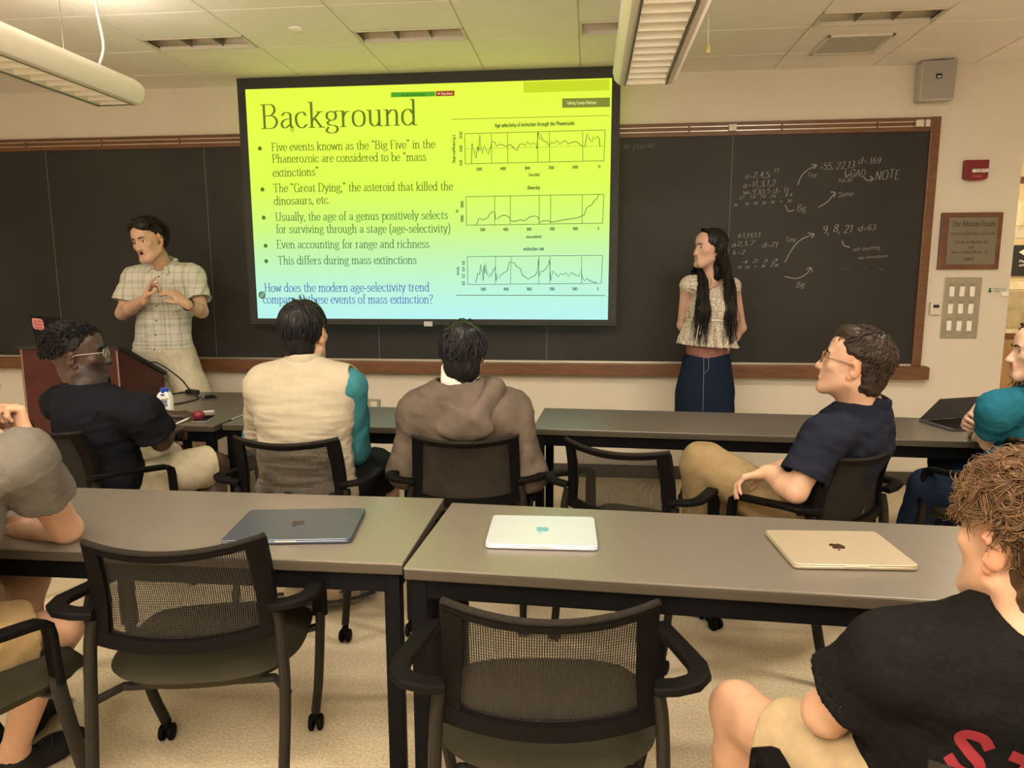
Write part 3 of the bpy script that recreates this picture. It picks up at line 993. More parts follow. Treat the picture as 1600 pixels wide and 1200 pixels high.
sw = thing('switch_plate', 'steel plate with nine white rocker switches below the wooden plaque', 'light switch', (2.571, W - .01, 1.065))
MB().span((2.450, W - .006, 1.065), (2.691, W, 1.486), .002).build('plate', mat('brushed_steel', (.36, .34, .28), .38, metal=.85, noise=.1, nscale=5), sw)
for i in range(3):
    for j in range(3):
        MB().box((2.499 + .066 * i, W - .009, 1.389 - .118 * j), (.032, .010, .068), .003, rotx(.05 if (i + j) % 2 else -.05)).build('rocker_switch', m_white, sw)
for x, z in ((2.50, 1.467), (2.634, 1.467), (2.50, 1.085), (2.634, 1.085)):
    MB().lathe([(0, .0025), (.004, .002), (.005, 0)], (x, W - .006, z), rotx(math.pi / 2), 10).build('screw', m_alu, sw)
m_capt = mat('caption_grey', (.12, .11, .1), .7)
for i in range(3):
    for j in range(3):
        MB().span((2.482 + .066 * i, W - .0064, 1.436 - .118 * j), (2.512 + .066 * i, W - .0061, 1.4395 - .118 * j)).build('caption', m_capt, sw)

th = thing('thermostat', 'small cream thermostat with a dark display left of the switch plate', 'thermostat', (2.397, W - .02, 1.228))
MB().span((2.361, W - .026, 1.229), (2.435, W, 1.315), .008).build('housing', m_cream, th, smooth=SM)
MB().span((2.378, W - .0275, 1.278), (2.418, W - .025, 1.300), .001).build('display', m_dark, th)

st = thing('wall_sticker', 'small white instruction sticker with a green emblem right of the switch plate', 'sticker', (2.80, W - .001, 1.36))
MB().span((2.735, W - .0012, 1.375), (2.868, W - .0002, 1.42)).build('paper', mat('sticker_paper', (.62, .58, .47), .6), st)
mb = MB(); mb.lathe([(0, .0006), (.011, .0006), (.011, 0)], (2.750, W - .0014, 1.392), rotx(math.pi / 2), 14)
mb.lathe([(0, .0006), (.007, .0006), (.007, 0)], (2.750, W - .0014, 1.409), rotx(math.pi / 2), 14)
mb.build('emblem', mat('emblem_green', (.01, .12, .08), .6), st)
mb = MB()
for k, t_ in enumerate(('Please turn off', 'Projector when', 'Finished')):
    line_text(mb, t_, (2.768, W - .0016, 1.408 - .0115 * k), .085 if k < 2 else .045, .0075, thick=.15, thin=.1, serif=False)
mb.build('lettering', mat('sticker_ink', (.03, .1, .08), .7), st)
MB().box((2.845, W - .006, 1.372), (.045, .012, .03), .003).build('tape_tab', m_white, st)

wo = thing('wall_outlet', 'small grey outlet box low on the wall behind the front tables', 'outlet', (-1.62, W - .02, .50))
MB().span((-1.665, W - .03, .49), (-1.575, W, .57), .006).build('box', mat('outlet_grey', (.3, .28, .24), .5), wo)
MB().span((-1.645, W - .033, .505), (-1.595, W - .029, .555), .002).build('socket_face', m_cream, wo)

# ------------------------------------------------------------------ corridor beyond the opening
def cor(px, py, Y=7.19):
    return at(px, py, Y)


cb = thing('notice_board', 'pale corridor notice board seen through the opening at the right edge', 'notice board', (3.95, 7.19, .8))
p0, p1 = cor(1563, 470), cor(1660, 180)
MB().span((p0[0] - .3, 7.165, .95), (4.19, 7.2, 2.35), .004).build('panel', mat('notice_panel', (.62, .5, .28), .8), cb)
MB().span((p0[0] - .3, 7.155, .90), (4.19, 7.2, .96), .004).build('rail', m_wood, cb)
MB().span((p0[0] - .3, 7.155, 2.33), (4.19, 7.2, 2.39), .004).build('rail', m_wood, cb)
papers = [((1584, 312), (1640, 352), (.72, .62, .42), 'wide cream sheet pinned highest on the corridor notice board'),
          ((1578, 355), (1600, 372), (.55, .48, .38), 'small grey card below the cream sheet on the notice board'),
          ((1576, 440), (1640, 452), (.70, .62, .45), 'cream strip pinned under the black arrow sign'),
          ((1576, 455), (1640, 512), (.40, .33, .20), 'brown map poster low on the corridor notice board'),
          ((1572, 516), (1640, 526), (.6, .52, .4), 'pale photo strip pinned along the bottom of the notice board')]
for (a, b_, c_, lab) in papers:
    q0, q1 = cor(*a, 7.16), cor(*b_, 7.16)
    o_ = MB().span((q0[0], 7.158, q1[2]), (min(q1[0], 4.15), 7.164, q0[2])).build('pinned_paper', mat('paper', c_, .8, noise=.25, nscale=9))
    tag(o_, lab, 'paper', 'papers on the corridor notice board')
sg = thing('arrow_sign', 'black sign with a white left arrow in the corridor', 'sign', (3.75, 7.15, 1.4))
q0, q1 = cor(1584, 383, 7.15), cor(1640, 431, 7.15)
MB().span((q0[0], 7.146, q1[2]), (q1[0], 7.156, q0[2]), .001).build('panel', m_dark, sg)
mb = MB()
a0 = cor(1592, 394, 7.144)
mb.prism([(0, 0), (.05, .03), (.05, .012), (.12, .012), (.12, -.012), (.05, -.012), (.05, -.03)], a0, (1, 0, 0), (0, 0, 1), (0, .001, 0))
line_text(mb, 'Please use', cor(1592, 410, 7.144), .16, .022, thick=.12, thin=.1, serif=False)
line_text(mb, 'other door', cor(1592, 416, 7.144), .16, .022, thick=.12, thin=.1, serif=False)
mb.build('lettering', m_white, sg)
MB().span((2.9, 7.1, 0), (4.19, 7.2, .9), .004).build('baseboard_corridor', mat('corridor_wainscot', (.34, .2, .09), .5, noise=.2, nscale=6), kind='structure')


# ------------------------------------------------------------------ tables
TOP = .735
m_top = mat('grey_laminate', (0.125, 0.108, 0.088), 0.33, noise=.16, nscale=420, spec=1.0)
m_edge = mat('table_edge', (0.055, 0.046, 0.033), 0.5, spec=.1)
m_frame = mat('black_table_steel', (0.0035, 0.0035, 0.0042), 0.5, spec=.05)


def table(name, label, x0, y0, w, d, rz=0.0, group='grey laminate tables', legs=True):
    """front-left corner (x0, y0), width along local x"""
    t = thing(name, label, 'table', (x0, y0, 0), 0, group)
    R = rotz(rz)
    def P(x, y, z):
        return np.array((x0, y0, 0)) + R @ np.array((x, y, z))
    MB().box(P(w / 2, d / 2, TOP - .0035), (w, d, .007), .002, R).build('laminate_surface', m_top, t)
    MB().box(P(w / 2, d / 2, TOP - .0205), (w - .001, d - .001, .027), .004, R).build('tabletop', m_edge, t)
    f = MB()
    z = TOP - .034 - .029
    for c, s in (((w / 2, .032, z), (w - .09, .03, .058)), ((w / 2, d - .032, z), (w - .09, .03, .058)),
                 ((.032, d / 2, z), (.03, d - .09, .058)), ((w - .032, d / 2, z), (.03, d - .09, .058))):
        f.box(P(*c), s, .004, R)
    f.build('apron', m_frame, t)
    for x in (.036, w - .036):
        for y in (.036, d - .036):
            l = MB().box(P(x, y, (TOP - .034) / 2 + .006), (.046, .046, TOP - .046), .008, R)
            l.box(P(x, y, .006), (.05, .05, .012), .004, R)
            l.build('leg', m_frame, t, smooth=SM)
    return t


TW = 1.605
table('classroom_table', 'second-row grey table at left with the dark laptop on it', -.487 - TW, 1.775, TW, .572, .004)
table('classroom_table', 'second-row grey table at right with the white and gold laptops on it', -.478, 1.755, TW, .555, -.047)
table('classroom_table', 'front-row grey table where the cream and hooded sitters sit', -1.905, 3.485, 1.61, .56, .006)
table('classroom_table', 'front-row grey table with empty top between the hooded sitter and the profile man', -.272, 3.535, TW, .575, -.048)
table('classroom_table', 'front-row grey table at far right holding the open tablet', 1.345, 3.462, TW, .565, -.045)
table('classroom_table', 'turned grey table beside the lectern carrying the carton and phones', -2.722, 3.44, .795, 1.045, 0)


# ------------------------------------------------------------------ mesh-back chair
m_plastic = mat('black_plastic', (0.0042, 0.0038, 0.0036), 0.55, noise=.1, nscale=40, spec=.05)
m_legmetal = mat('charcoal_tube', (0.015, 0.013, 0.010), 0.45, spec=.10)
m_seat = mat('olive_seat_fabric', (0.024, 0.021, 0.011), 0.85, noise=.25, nscale=300, bump=.25, bscale=600, spec=.15)
m_roll = mat('woven_rail', (0.017, 0.0145, 0.012), 0.8, noise=.6, spec=.03, nscale=420)
m_net = bpy.data.materials.new('net_weave')
m_net.use_nodes = True
nt, b = nodes(m_net)
b.inputs['Base Color'].default_value = (0.020, 0.017, 0.014, 1)
b.inputs['Specular IOR Level'].default_value = .15
b.inputs['Roughness'].default_value = .7
tc = nt.nodes.new('ShaderNodeTexCoord')
sxyz = nt.nodes.new('ShaderNodeSeparateXYZ')
nt.links.new(tc.outputs['UV'], sxyz.inputs[0])


def wave(out, period, duty):
    m1 = nt.nodes.new('ShaderNodeMath'); m1.operation = 'DIVIDE'; m1.inputs[1].default_value = period
    nt.links.new(out, m1.inputs[0])
    m2 = nt.nodes.new('ShaderNodeMath'); m2.operation = 'FRACT'
    nt.links.new(m1.outputs[0], m2.inputs[0])
    m3 = nt.nodes.new('ShaderNodeMath'); m3.operation = 'LESS_THAN'; m3.inputs[1].default_value = duty
    nt.links.new(m2.outputs[0], m3.inputs[0])
    return m3.outputs[0]


wx, wz = wave(sxyz.outputs['X'], .0052, .56), wave(sxyz.outputs['Y'], .0075, .22)
mxn = nt.nodes.new('ShaderNodeMath'); mxn.operation = 'MAXIMUM'
nt.links.new(wx, mxn.inputs[0]); nt.links.new(wz, mxn.inputs[1])
nt.links.new(mxn.outputs[0], b.inputs['Alpha'])


def rr_prof(w, t, r=.3):
    """rounded rectangle profile"""
    out = []
    q = min(w, t) * r
    for cx, cy, a0 in ((w / 2 - q, t / 2 - q, 0), (-w / 2 + q, t / 2 - q, 90), (-w / 2 + q, -t / 2 + q, 180), (w / 2 - q, -t / 2 + q, 270)):
        for a in (0, 30, 60, 90):
            out.append((cx + q * math.cos(math.radians(a0 + a)), cy + q * math.sin(math.radians(a0 + a))))
    return out


def back_pt(u, v):
    """surface of the back: u across (-1..1), v up (0..1)"""
    x = u * (.232 - .012 * v)
    bow = -.055 * (1 - u * u)
    y = -.205 - .045 * v + bow * (.75 + .25 * v) + .02 * math.sin(v * math.pi)
    z = .562 + .283 * v - .020 * (1 - u * u)
    return np.array((x, y, z))


def make_chair(label):
    t = thing('mesh_back_chair', label, 'chair')
    # seat cushion: rounded slab, waterfall front
    nx, ny = 21, 21
    top, bot = [], []
    for j in range(ny):
        for i in range(nx):
            u, v = -1 + 2 * i / (nx - 1), -1 + 2 * j / (ny - 1)
            e = 3.2
            k = (abs(u) ** e + abs(v) ** e) ** (1 / e)
            m_ = max(abs(u), abs(v), 1e-6)
            s = m_ / max(k, 1e-6)
            x, y = u * s * .262, v * s * .240 + .030
            ed = min(1, m_)
            h = math.sqrt(max(0, 1 - ed ** 5))
            dz = -.02 * max(0, v) ** 3 + .012 * u * u
            top.append((x, y, .432 + dz + .040 * h))
            bot.append((x * .97, y * .97, .432 + dz - .050 * h))
    q = lambda o: [(o + j * nx + i, o + j * nx + i + 1, o + (j + 1) * nx + i + 1, o + (j + 1) * nx + i) for j in range(ny - 1) for i in range(nx - 1)]
    mb = MB().raw(top + bot, q(0) + q(nx * ny))
    mb.build('seat', m_seat, t, smooth=True)
    # back frame: four borders following the bowed surface
    def ring(u0, u1, v0, v1, th, n=25):
        V, Fc = [], []
        path_o, path_i = [], []
        return None
    f = MB()
    N = 25
    us = np.linspace(-1, 1, N)
    def slab(pts_a, pts_b, th):
        """solid strip between two polylines, th thick in y"""
        A, B_ = np.array(pts_a), np.array(pts_b)
        n = len(A)
        off = np.array((0, th / 2, 0))
        V = np.vstack([A - off, B_ - off, A + off, B_ + off])
        fs = []
        for i in range(n - 1):
            fs += [(i, i + 1, n + i + 1, n + i), (2 * n + i, 3 * n + i, 3 * n + i + 1, 2 * n + i + 1),
                   (i, 2 * n + i, 2 * n + i + 1, i + 1), (n + i, n + i + 1, 3 * n + i + 1, 3 * n + i)]
        fs += [(0, n, 3 * n, 2 * n), (n - 1, 3 * n - 1, 4 * n - 1, 2 * n - 1)]
        f.raw(V, fs)
    slab([back_pt(u, 0) for u in us], [back_pt(u, .125 + .06 * abs(u) ** 10) for u in us], .030)      # lower band
    slab([back_pt(u, .945) for u in us], [back_pt(u, 1.0) for u in us], .024)                    # top rail
    for sg in (-1, 1):
        slab([back_pt(sg * .80 + sg * .02 * (1 - v), v) for v in np.linspace(.04, .96, 12)], [back_pt(sg * 1.0, v) for v in np.linspace(.04, .96, 12)], .028)
    f.build('back_frame', m_plastic, t, smooth=math.radians(40))
    MB().tube([back_pt(u, 1.005) + np.array((0, 0, .004)) for u in us], .0085, 8).build('top_roll', m_roll, t, smooth=True)
    # net panel with UVs in metres
    nv = 12
    V = [back_pt(u * .83, v) + np.array((0, .004, 0)) for v in np.linspace(.05, .97, nv) for u in us]
    Fc = [(j * N + i, j * N + i + 1, (j + 1) * N + i + 1, (j + 1) * N + i) for j in range(nv - 1) for i in range(N - 1)]
    o = link_mesh('net_panel', V, Fc, m_net, t, True)
    uv = o.data.uv_layers.new(name='uv')
    co = np.array([v.co[:] for v in o.data.vertices])
    for l in o.data.loops:
        p = co[l.vertex_index]
        uv.data[l.index].uv = (p[0] + 1.0, p[2])
    # arms: flat loop from the back frame, forward, then down to the front leg
    for sg in (-1, 1):
        path = [(.222, -.232, .652), (.262, -.242, .660), (.298, -.236, .666), (.318, -.212, .668), (.321, -.17, .667), (.306, -.06, .652), (.290, .045, .638), (.286, .075, .633),
                (.284, .098, .620), (.283, .104, .59), (.284, .105, .53), (.284, .110, .455)]
        P = np.array(path)
        # up vectors: roll the flat section from horizontal to vertical strap
        ups = []
        for i in range(len(P)):
            T = P[min(i + 1, len(P) - 1)] - P[max(i - 1, 0)]
            T = T / np.linalg.norm(T)
            side = np.array((1.0, 0, 0)) if i > 4 else nrm(np.cross(T, (0, 0, 1)))
            U = np.cross(side, T)
            ups.append(U / np.linalg.norm(U))
        mb = MB().tube(P * (sg, 1, 1), 1.0, prof=rr_prof(.046, .021), up=np.array(ups) * (sg, 1, 1))
        mb.build('armrest', m_plastic, t, smooth=math.radians(40))
    # legs
    for sg in (-1, 1):
        lg = MB().tube(spline([(sg * .284, .108, .475), (sg * .280, .118, .40), (sg * .260, .160, .20), (sg * .240, .196, .075)], 5), 1.0, prof=[(.015 * math.cos(a), .020 * math.sin(a)) for a in np.linspace(0, 2 * np.pi, 13)[:-1]])
        leg = lg.build('front_leg', m_legmetal, t, smooth=SM)
        lg = MB().tube(spline([(sg * .232, -.212, .628), (sg * .240, -.222, .56), (sg * .245, -.235, .40), (sg * .240, -.275, .20), (sg * .236, -.305, .075)], 5), 1.0, prof=[(.015 * math.cos(a), .020 * math.sin(a)) for a in np.linspace(0, 2 * np.pi, 13)[:-1]])
        leg2 = lg.build('rear_leg', m_legmetal, t, smooth=SM)
        for (cx, cy, lo) in ((sg * .238, .200, leg), (sg * .236, -.308, leg2)):
            w = MB()
            for q_ in (-1, 1):
                w.lathe([(0, -.009), (.022, -.009), (.027, -.004), (.027, .005), (.020, .009), (0, .009)], (cx + q_ * .014, cy, .028), roty(math.pi / 2), 18)
            w.tube([(cx - .012, cy, .028), (cx + .012, cy, .028)], .008, 8)
            w.box((cx, cy, .056), (.022, .034, .030), .006)
            w.tube([(cx, cy, .05), (cx, cy, .09)], .007, 8)
            w.build('caster', m_plastic, lo, smooth=SM)
    s = MB(); s2_ = MB()
    s.tube([(-.252, -.236, .405), (-.20, -.15, .40), (.20, -.15, .40), (.252, -.236, .405)], .012, 10)
    s2_.tube([(-.280, .118, .41), (-.18, .11, .395), (.18, .11, .395), (.280, .118, .41)], .012, 10)
    s.build('seat_support', m_legmetal, t, smooth=SM)
    s2_.build('seat_support', m_legmetal, t, smooth=SM)
    return t


CH = 'black mesh-back chairs at the two table rows'
CHAIRS = [((-1.076, 1.855), 12, 'empty black mesh chair at the second-row left table, its olive seat in view'),
          ((-.088, 1.606), 4.6, 'empty black mesh chair in front of the seam between the second-row tables'),
          ((-2.22, 3.06), -25, 'black mesh chair under the man in the black shirt by the lectern'),
          ((-1.223, 2.977), 1, 'black mesh chair under the man in the cream shirt'),
          ((-.525, 3.08), 7, 'black mesh chair under the person in the brown hoodie'),
          ((.23, 2.946), -27, 'empty black mesh chair turned right in the front row'),
          ((.873, 2.926), 39, 'black mesh chair under the man in the navy polo shirt'),
          ((1.85, 3.30), 14, 'black mesh chair under the person in the teal top'),
          ((.635, 1.205), 10, 'black mesh chair under the curly-haired man in the black shirt'),
          ((-1.668, 1.59), -22, 'black mesh chair under the person in the grey shirt')]
ch0 = make_chair(CHAIRS[0][2])
ch0['group'] = CH
for i, ((x, y), a, lab) in enumerate(CHAIRS):
    if i == 0:
        ch0.location = (x, y, 0); ch0.rotation_euler = (0, 0, math.radians(a))
    else:
        dup(ch0, (x, y, 0), math.radians(a), lab, CH)

# ------------------------------------------------------------------ lectern
m_mahog = mat('mahogany_veneer', (0.052, 0.012, 0.010), 0.38, noise=.3, nscale=10, spec=.25)
m_blackedge = mat('lectern_edge', (0.022, 0.02, 0.019), .4, spec=.2)
LX0, LX1, LY0, LY1 = -3.548, -2.892, 4.10, 4.565
le = thing('lectern', 'dark mahogany lectern with a sloping black top by the presenter', 'lectern', ((LX0 + LX1) / 2, 4.35, 0))
zf, zr = 1.055, .835
MB().span((LX0, LY0, 0.03), (LX1, LY0 + .02, zf)).build('front_panel', m_mahog, le)
for x in (LX0, LX1 - .02):
    MB().prism([(LY0 + .02, .03), (LY1, .03), (LY1, zr), (LY0 + .02, zf - .008)], (x, 0, 0), (0, 1, 0), (0, 0, 1), (.02, 0, 0)).build('side_panel', m_mahog, le)
MB().prism([(LY0 - .012, zf), (LY0 - .012, zf + .022), (LY0 + .03, zf + .026), (LY1 + .02, zr + .02), (LY1 + .02, zr - .004), (LY0 + .03, zf)], (LX0 - .012, 0, 0), (0, 1, 0), (0, 0, 1), (LX1 - LX0 + .024, 0, 0)).build('sloped_top', m_blackedge, le)
m_ltrim = mat('lectern_trim', (.22, .14, .10), .4)
for x in (LX0 + .012, LX1 - .002):
    MB().span((x - .006, LY0 - .003, .03), (x + .003, LY0 + .001, zf)).build('corner_trim', m_ltrim, le)
MB().span((LX0 + .01, LY0 + .02, 0), (LX1 - .01, LY1 - .02, .05)).build('plinth', m_blackedge, le)
MB().span((LX0 + .02, LY0 + .02, .45), (LX1 - .02, LY1 - .03, .47)).build('shelf', m_mahog, le)

# ------------------------------------------------------------------ laptops
APPLE = spline([(0, .30), (.12, .36), (.26, .35), (.38, .26), (.30, .10), (.34, -.08), (.42, -.16), (.34, -.34), (.22, -.46), (.10, -.44), (0, -.41), (-.10, -.44), (-.22, -.46),
                (-.36, -.30), (-.43, -.06), (-.40, .18), (-.28, .33), (-.14, .35)], 4, closed=True)
LEAF = spline([(0, .40), (.02, .52), (.12, .62), (.18, .64), (.18, .54), (.10, .43)], 4, closed=True)


def apple(mb, o, ux, uy, s, d):
    mb.prism(APPLE * s, o, ux, uy, d)
    mb.prism(LEAF * s, o, ux, uy, d)


def rrect(w, d, r, n=6):
    out = []
    for cx, cy, a0 in ((w / 2 - r, d / 2 - r, 0), (-w / 2 + r, d / 2 - r, 90), (-w / 2 + r, -d / 2 + r, 180), (w / 2 - r, -d / 2 + r, 270)):
        for k in range(n + 1):
            a = math.radians(a0 + 90 * k / n)
            out.append((cx + r * math.cos(a), cy + r * math.sin(a)))
    return out


def slab_mesh(mb, w, d, r, z0, z1, bev, R, o):
    ps_ = [(1 - 2 * bev / w, z0), (1, z0 + bev), (1, z1 - bev), (1 - 2 * bev / w, z1)]
    P = np.array(rrect(w, d, r))
    n = len(P)
    V = []
    for s_, z in ps_:
        for x, y in P:
            V.append(np.array(o) + R @ np.array((x * s_, y * s_, z)))
    fs = [tuple(range(n))[::-1], tuple(3 * n + i for i in range(n))]
    for k in range(3):
        fs += [(k * n + i, k * n + (i + 1) % n, (k + 1) * n + (i + 1) % n, (k + 1) * n + i) for i in range(n)]
    mb.raw(V, fs)


def laptop(label, c, w, d, rz, col, logo, rough=.32, metal=.75, lidcol=None):
    t = thing('laptop', label, 'laptop', (c[0], c[1], TOP), 0, 'closed laptops on the second-row tables')
    R = rotz(rz)
    m_b = mat('laptop_shell', col, rough, metal=metal)
    o = (c[0], c[1], TOP)
    mb = MB(); slab_mesh(mb, w, d, .014, .002, .0108, .002, R, o); mb.build('base', m_b, t, smooth=SM)
    mb = MB(); slab_mesh(mb, w, d, .014, .0114, .0160, .0015, R, o); mb.build('lid', m_b, t, smooth=SM)
    mb = MB(); apple(mb, np.array(o) + R @ np.array((0, 0, .0160)), R @ np.array((-1, 0, 0)), R @ np.array((0, -1, 0)), .047, (0, 0, .0004)); mb.build('logo', mat('laptop_logo', logo, .18, metal=.6), t)
    MB().box(np.array(o) + R @ np.array((0, -d / 2 + .001, .0105)), (.062, .006, .0035), .001, R).build('finger_notch', mat('notch', (.75, .7, .6), .3, metal=.6), t)
    for x in (-1, 1):
        for y in (-1, 1):
            MB().lathe([(.006, 0), (.006, .0025)], np.array(o) + R @ np.array((x * (w / 2 - .03), y * (d / 2 - .03), 0)), n=10).build('rubber_foot', m_plastic, t)
    return t


laptop('midnight blue closed laptop on the second-row left table', (-.878, 2.016), .373, .277, .15, (.080, .096, .130), (.004, .005, .007), .33, .6)
laptop('silver-white closed laptop with a logo reflecting pale blue on the right table', (-.126, 2.035), .319, .248, .035, (.66, .69, .80), (.20, .42, .66), .38, .6)  # blue of a reflection is put into the logo colour
laptop('pale gold closed laptop with a dark mirror logo near the curly-haired man', (.703, 1.982), .322, .255, .058, (.48, .40, .29), (.055, .03, .012), .42, .55)

# open laptop on the lectern, seen from behind
t = thing('laptop', 'open black laptop on the lectern with a pink sticker on its lid', 'laptop', (-3.40, 4.38, zf))
Rl = rotz(-.10) @ roty(.10)
hinge = np.array((-3.435, 4.30, 1.014))
sl = math.atan2(zf - zr, LY1 - LY0)
MB().box((-3.42, 4.40, 0.976), (.35, .24, .018), .005, rotx(-sl)).build('base', m_plastic, t)
Lt = Rl @ rotx(.20)
MB().box(hinge + Lt @ np.array((0, 0, .115)), (.355, .009, .245), .004, Lt).build('lid', mat('laptop_black', (.004, .004, .0045), .4, spec=.15), t)
mb = MB()
mb.prism(rrect(.085, .075, .018), hinge + Lt @ np.array((-.125, -.0052, .18)), Lt @ np.array((1, 0, 0)), Lt @ np.array((0, 0, 1)), Lt @ np.array((0, -.0006, 0)))
mb.build('sticker', mat('pink_sticker', (.55, .22, .20), .6, noise=.3, nscale=60), t)
mb = MB()
for k in range(3):
    line_text(mb, ('BOOM', 'NEWS', 'NOW')[k], hinge + Lt @ np.array((-.155, -.0063, .193 - .022 * k)), .06, .014, Lt @ np.array((1, 0, 0)), Lt @ np.array((0, 0, 1)), thick=.16, thin=.14, serif=False)
mb.build('sticker_print', mat('sticker_red', (.3, .04, .05), .6), t)

# tablet propped in its cover on the far right table
t = thing('tablet', 'open tablet in a dark folding cover on the far right table', 'tablet', (1.93, 3.86, TOP))
A, B_, C_, D_ = (np.array(q) for q in ((1.752, 3.90, TOP + .002), (1.80, 3.655, TOP + .002), (2.06, 3.70, TOP + .002), (2.02, 3.98, TOP + .002)))
def plate(mb, q, th):
    n = nrm(np.cross(q[1] - q[0], q[2] - q[0]))
    if n[2] < 0: n = -n
    V = list(q) + [p + n * th for p in q]
    mb.raw(V, [(0, 1, 2, 3), (7, 6, 5, 4), (0, 4, 5, 1), (1, 5, 6, 2), (2, 6, 7, 3), (3, 7, 4, 0)])
mb = MB(); plate(mb, [A, B_, C_, D_], .008); mb.build('keyboard_base', mat('tablet_grey', (.10, .095, .10), .35, metal=.4), t)
up_ = np.array((.08, .10, .10))
mb = MB(); plate(mb, [A + (0, 0, .009), D_ + (0, 0, .009), D_ + up_ + (.05, .03, 0), A + up_ + (.06, 0, 0)], .007); mb.build('screen_lid', mat('tablet_black', (.015, .015, .02), .2), t)
mb = MB(); plate(mb, [A * .9 + C_ * .1 + (0, 0, .0085), B_ * .9 + C_ * .1 + (0, 0, .0085), C_ * .9 + A * .1 + (0, 0, .0085), D_ * .9 + A * .1 + (0, 0, .0085)], .0006); mb.build('key_field', m_plastic, t)

# ------------------------------------------------------------------ things on the turned table
vc = thing('coconut_water_carton', 'white coconut water carton with a blue cap on the turned table', 'carton', (-2.305, 3.63, TOP))
m_ct = mat('carton_white', (.70, .71, .70), .35)
cw, cd, chh = .074, .05, .135
Rv = rotz(.10)
o = np.array((-2.305, 3.63, TOP))
ring = lambda w, d, z, r: [o + Rv @ np.array((x, y, z)) for x, y in rrect(w, d, r, 3)]
mb = MB()
lv = [ring(cw, cd, 0, .008), ring(cw, cd, .112, .008), ring(cw * .82, cd * .9, .132, .006), ring(cw * .42, cd * .7, .146, .004)]
n = len(lv[0])
mb.raw([p for r_ in lv for p in r_], [(k * n + i, k * n + (i + 1) % n, (k + 1) * n + (i + 1) % n, (k + 1) * n + i) for k in range(3) for i in range(n)] + [tuple(range(n))[::-1], tuple(3 * n + i for i in range(n))])
mb.build('box', m_ct, vc, smooth=SM)
m_blue = mat('cap_blue', (.015, .06, .42), .35)
mb = MB().lathe([(.019, 0), (.021, .003), (.021, .026), (.018, .03), (0, .031)], o + Rv @ np.array((0, 0, .135)), n=18)
mb.build('cap', m_blue, vc, smooth=SM)
face = lambda x, z: o + Rv @ np.array((x, -cd / 2 - .0006, z))
ex, ez = Rv @ np.array((1.0, 0, 0)), np.array((0, 0, 1.0))
mb = MB()
mb.prism([(-.012, .0), (.012, 0), (.006, -.018), (-.006, -.018)], face(0, .133) + np.array((0, .004, 0)), ex, ez, (0, -.002, 0))
line_text(mb, 'vita', face(-.018, .088), .042, .020, ex, ez, thick=.2, thin=.15, serif=False)
line_text(mb, 'coco', face(-.026, .066), .050, .026, ex, ez, thick=.2, thin=.15, serif=False)
line_text(mb, 'coconut water', face(-.012, .044), .042, .008, ex, ez, thick=.13, thin=.1, serif=False)
stroke_poly(mb, spline([(-.030, .050), (-.012, .036), (.012, .042), (.032, .034)], 5), .0012, face(0, 0), ex, ez)
stroke_poly(mb, spline([(-.033, .058), (-.028, .048), (-.024, .054), (-.018, .046)], 5), .0016, face(0, 0), ex, ez)
mb.build('lettering', mat('carton_navy', (.02, .035, .14), .5), vc)
mb = MB()
mb.raw([face(x, z) for x, z in ((-.034, .002), (.034, .002), (.034, .022), (.02, .018), (.006, .010), (-.012, .012), (-.034, .006))], [tuple(range(7))])
mb.raw([face(x, z) for x, z in ((.004, .103), (.016, .112), (.032, .110), (.030, .102), (.016, .106))], [tuple(range(5))])
mb.raw([face(.004 + .007 * math.cos(a), .072 + .007 * math.sin(a)) for a in np.linspace(0, 2 * np.pi, 11)[:-1]], [tuple(range(10))])
mb.build('leaf_print', mat('carton_green', (.30, .42, .04), .5), vc)


def phone(label, pts, case):
    q = np.array([atz(*p, TOP) for p in pts])
    c = q.mean(0)
    ux = nrm(q[1] - q[0]) if np.linalg.norm(q[1] - q[0]) > np.linalg.norm(q[2] - q[1]) else nrm(q[2] - q[1])
    a = math.atan2(ux[1], ux[0])
    t = thing('phone', label, 'phone', (c[0], c[1], TOP))
    mb = MB(); slab_mesh(mb, .165, .082, .012, 0, .0095, .002, rotz(a), (c[0], c[1], TOP)); mb.build('body', case, t, smooth=SM)
    mb = MB(); slab_mesh(mb, .158, .075, .010, .0095, .0100, .0001, rotz(a), (c[0], c[1], TOP)); mb.build('screen', mat('phone_glass', (.008, .008, .01), .08), t)
    return t


phone('dark phone lying screen up near the turned table far edge', [(315, 620), (332, 618), (341, 625), (320, 628)], mat('phone_case', (.05, .05, .055), .4))
phone('black phone with a pale rim at the near corner of the turned table', [(295, 662), (318, 663), (340, 651), (320, 649)], mat('phone_rim', (.28, .27, .25), .35, metal=.5))
t = thing('stylus', 'white stylus pen lying beside the dark notebook', 'pen', (-2.13, 3.52, TOP))
p0, p1 = atz(273, 663, TOP + .011), atz(304, 650, TOP + .011)
MB().tube([p0 + (p1 - p0) * .12, p1], .0055, 10).build('barrel', m_white, t, smooth=SM)
MB().tube([p0, p0 + (p1 - p0) * .12], [.001, .0055], 10).build('tip', m_white, t, smooth=SM)
c = atz(311, 655, TOP)
o_ = MB().lathe([(0, .0), (.020, .002), (.031, .016), (.030, .034), (.018, .047), (0, .05)], c, n=18).build('earbud_case', mat('red_rubber', (.17, .012, .02), .5), smooth=True)
tag(o_, 'rounded dark red case behind the white stylus', 'case')
c = atz(295, 650, TOP)
o_ = MB().box(c + (0, 0, .006), (.09, .035, .012), .004, rotz(.15)).build('folded_tissue', mat('tissue', (.62, .55, .48), .8, noise=.35, nscale=50))
tag(o_, 'small crumpled pale wrapper beside the red case', 'wrapper')
c = atz(326, 645, TOP)
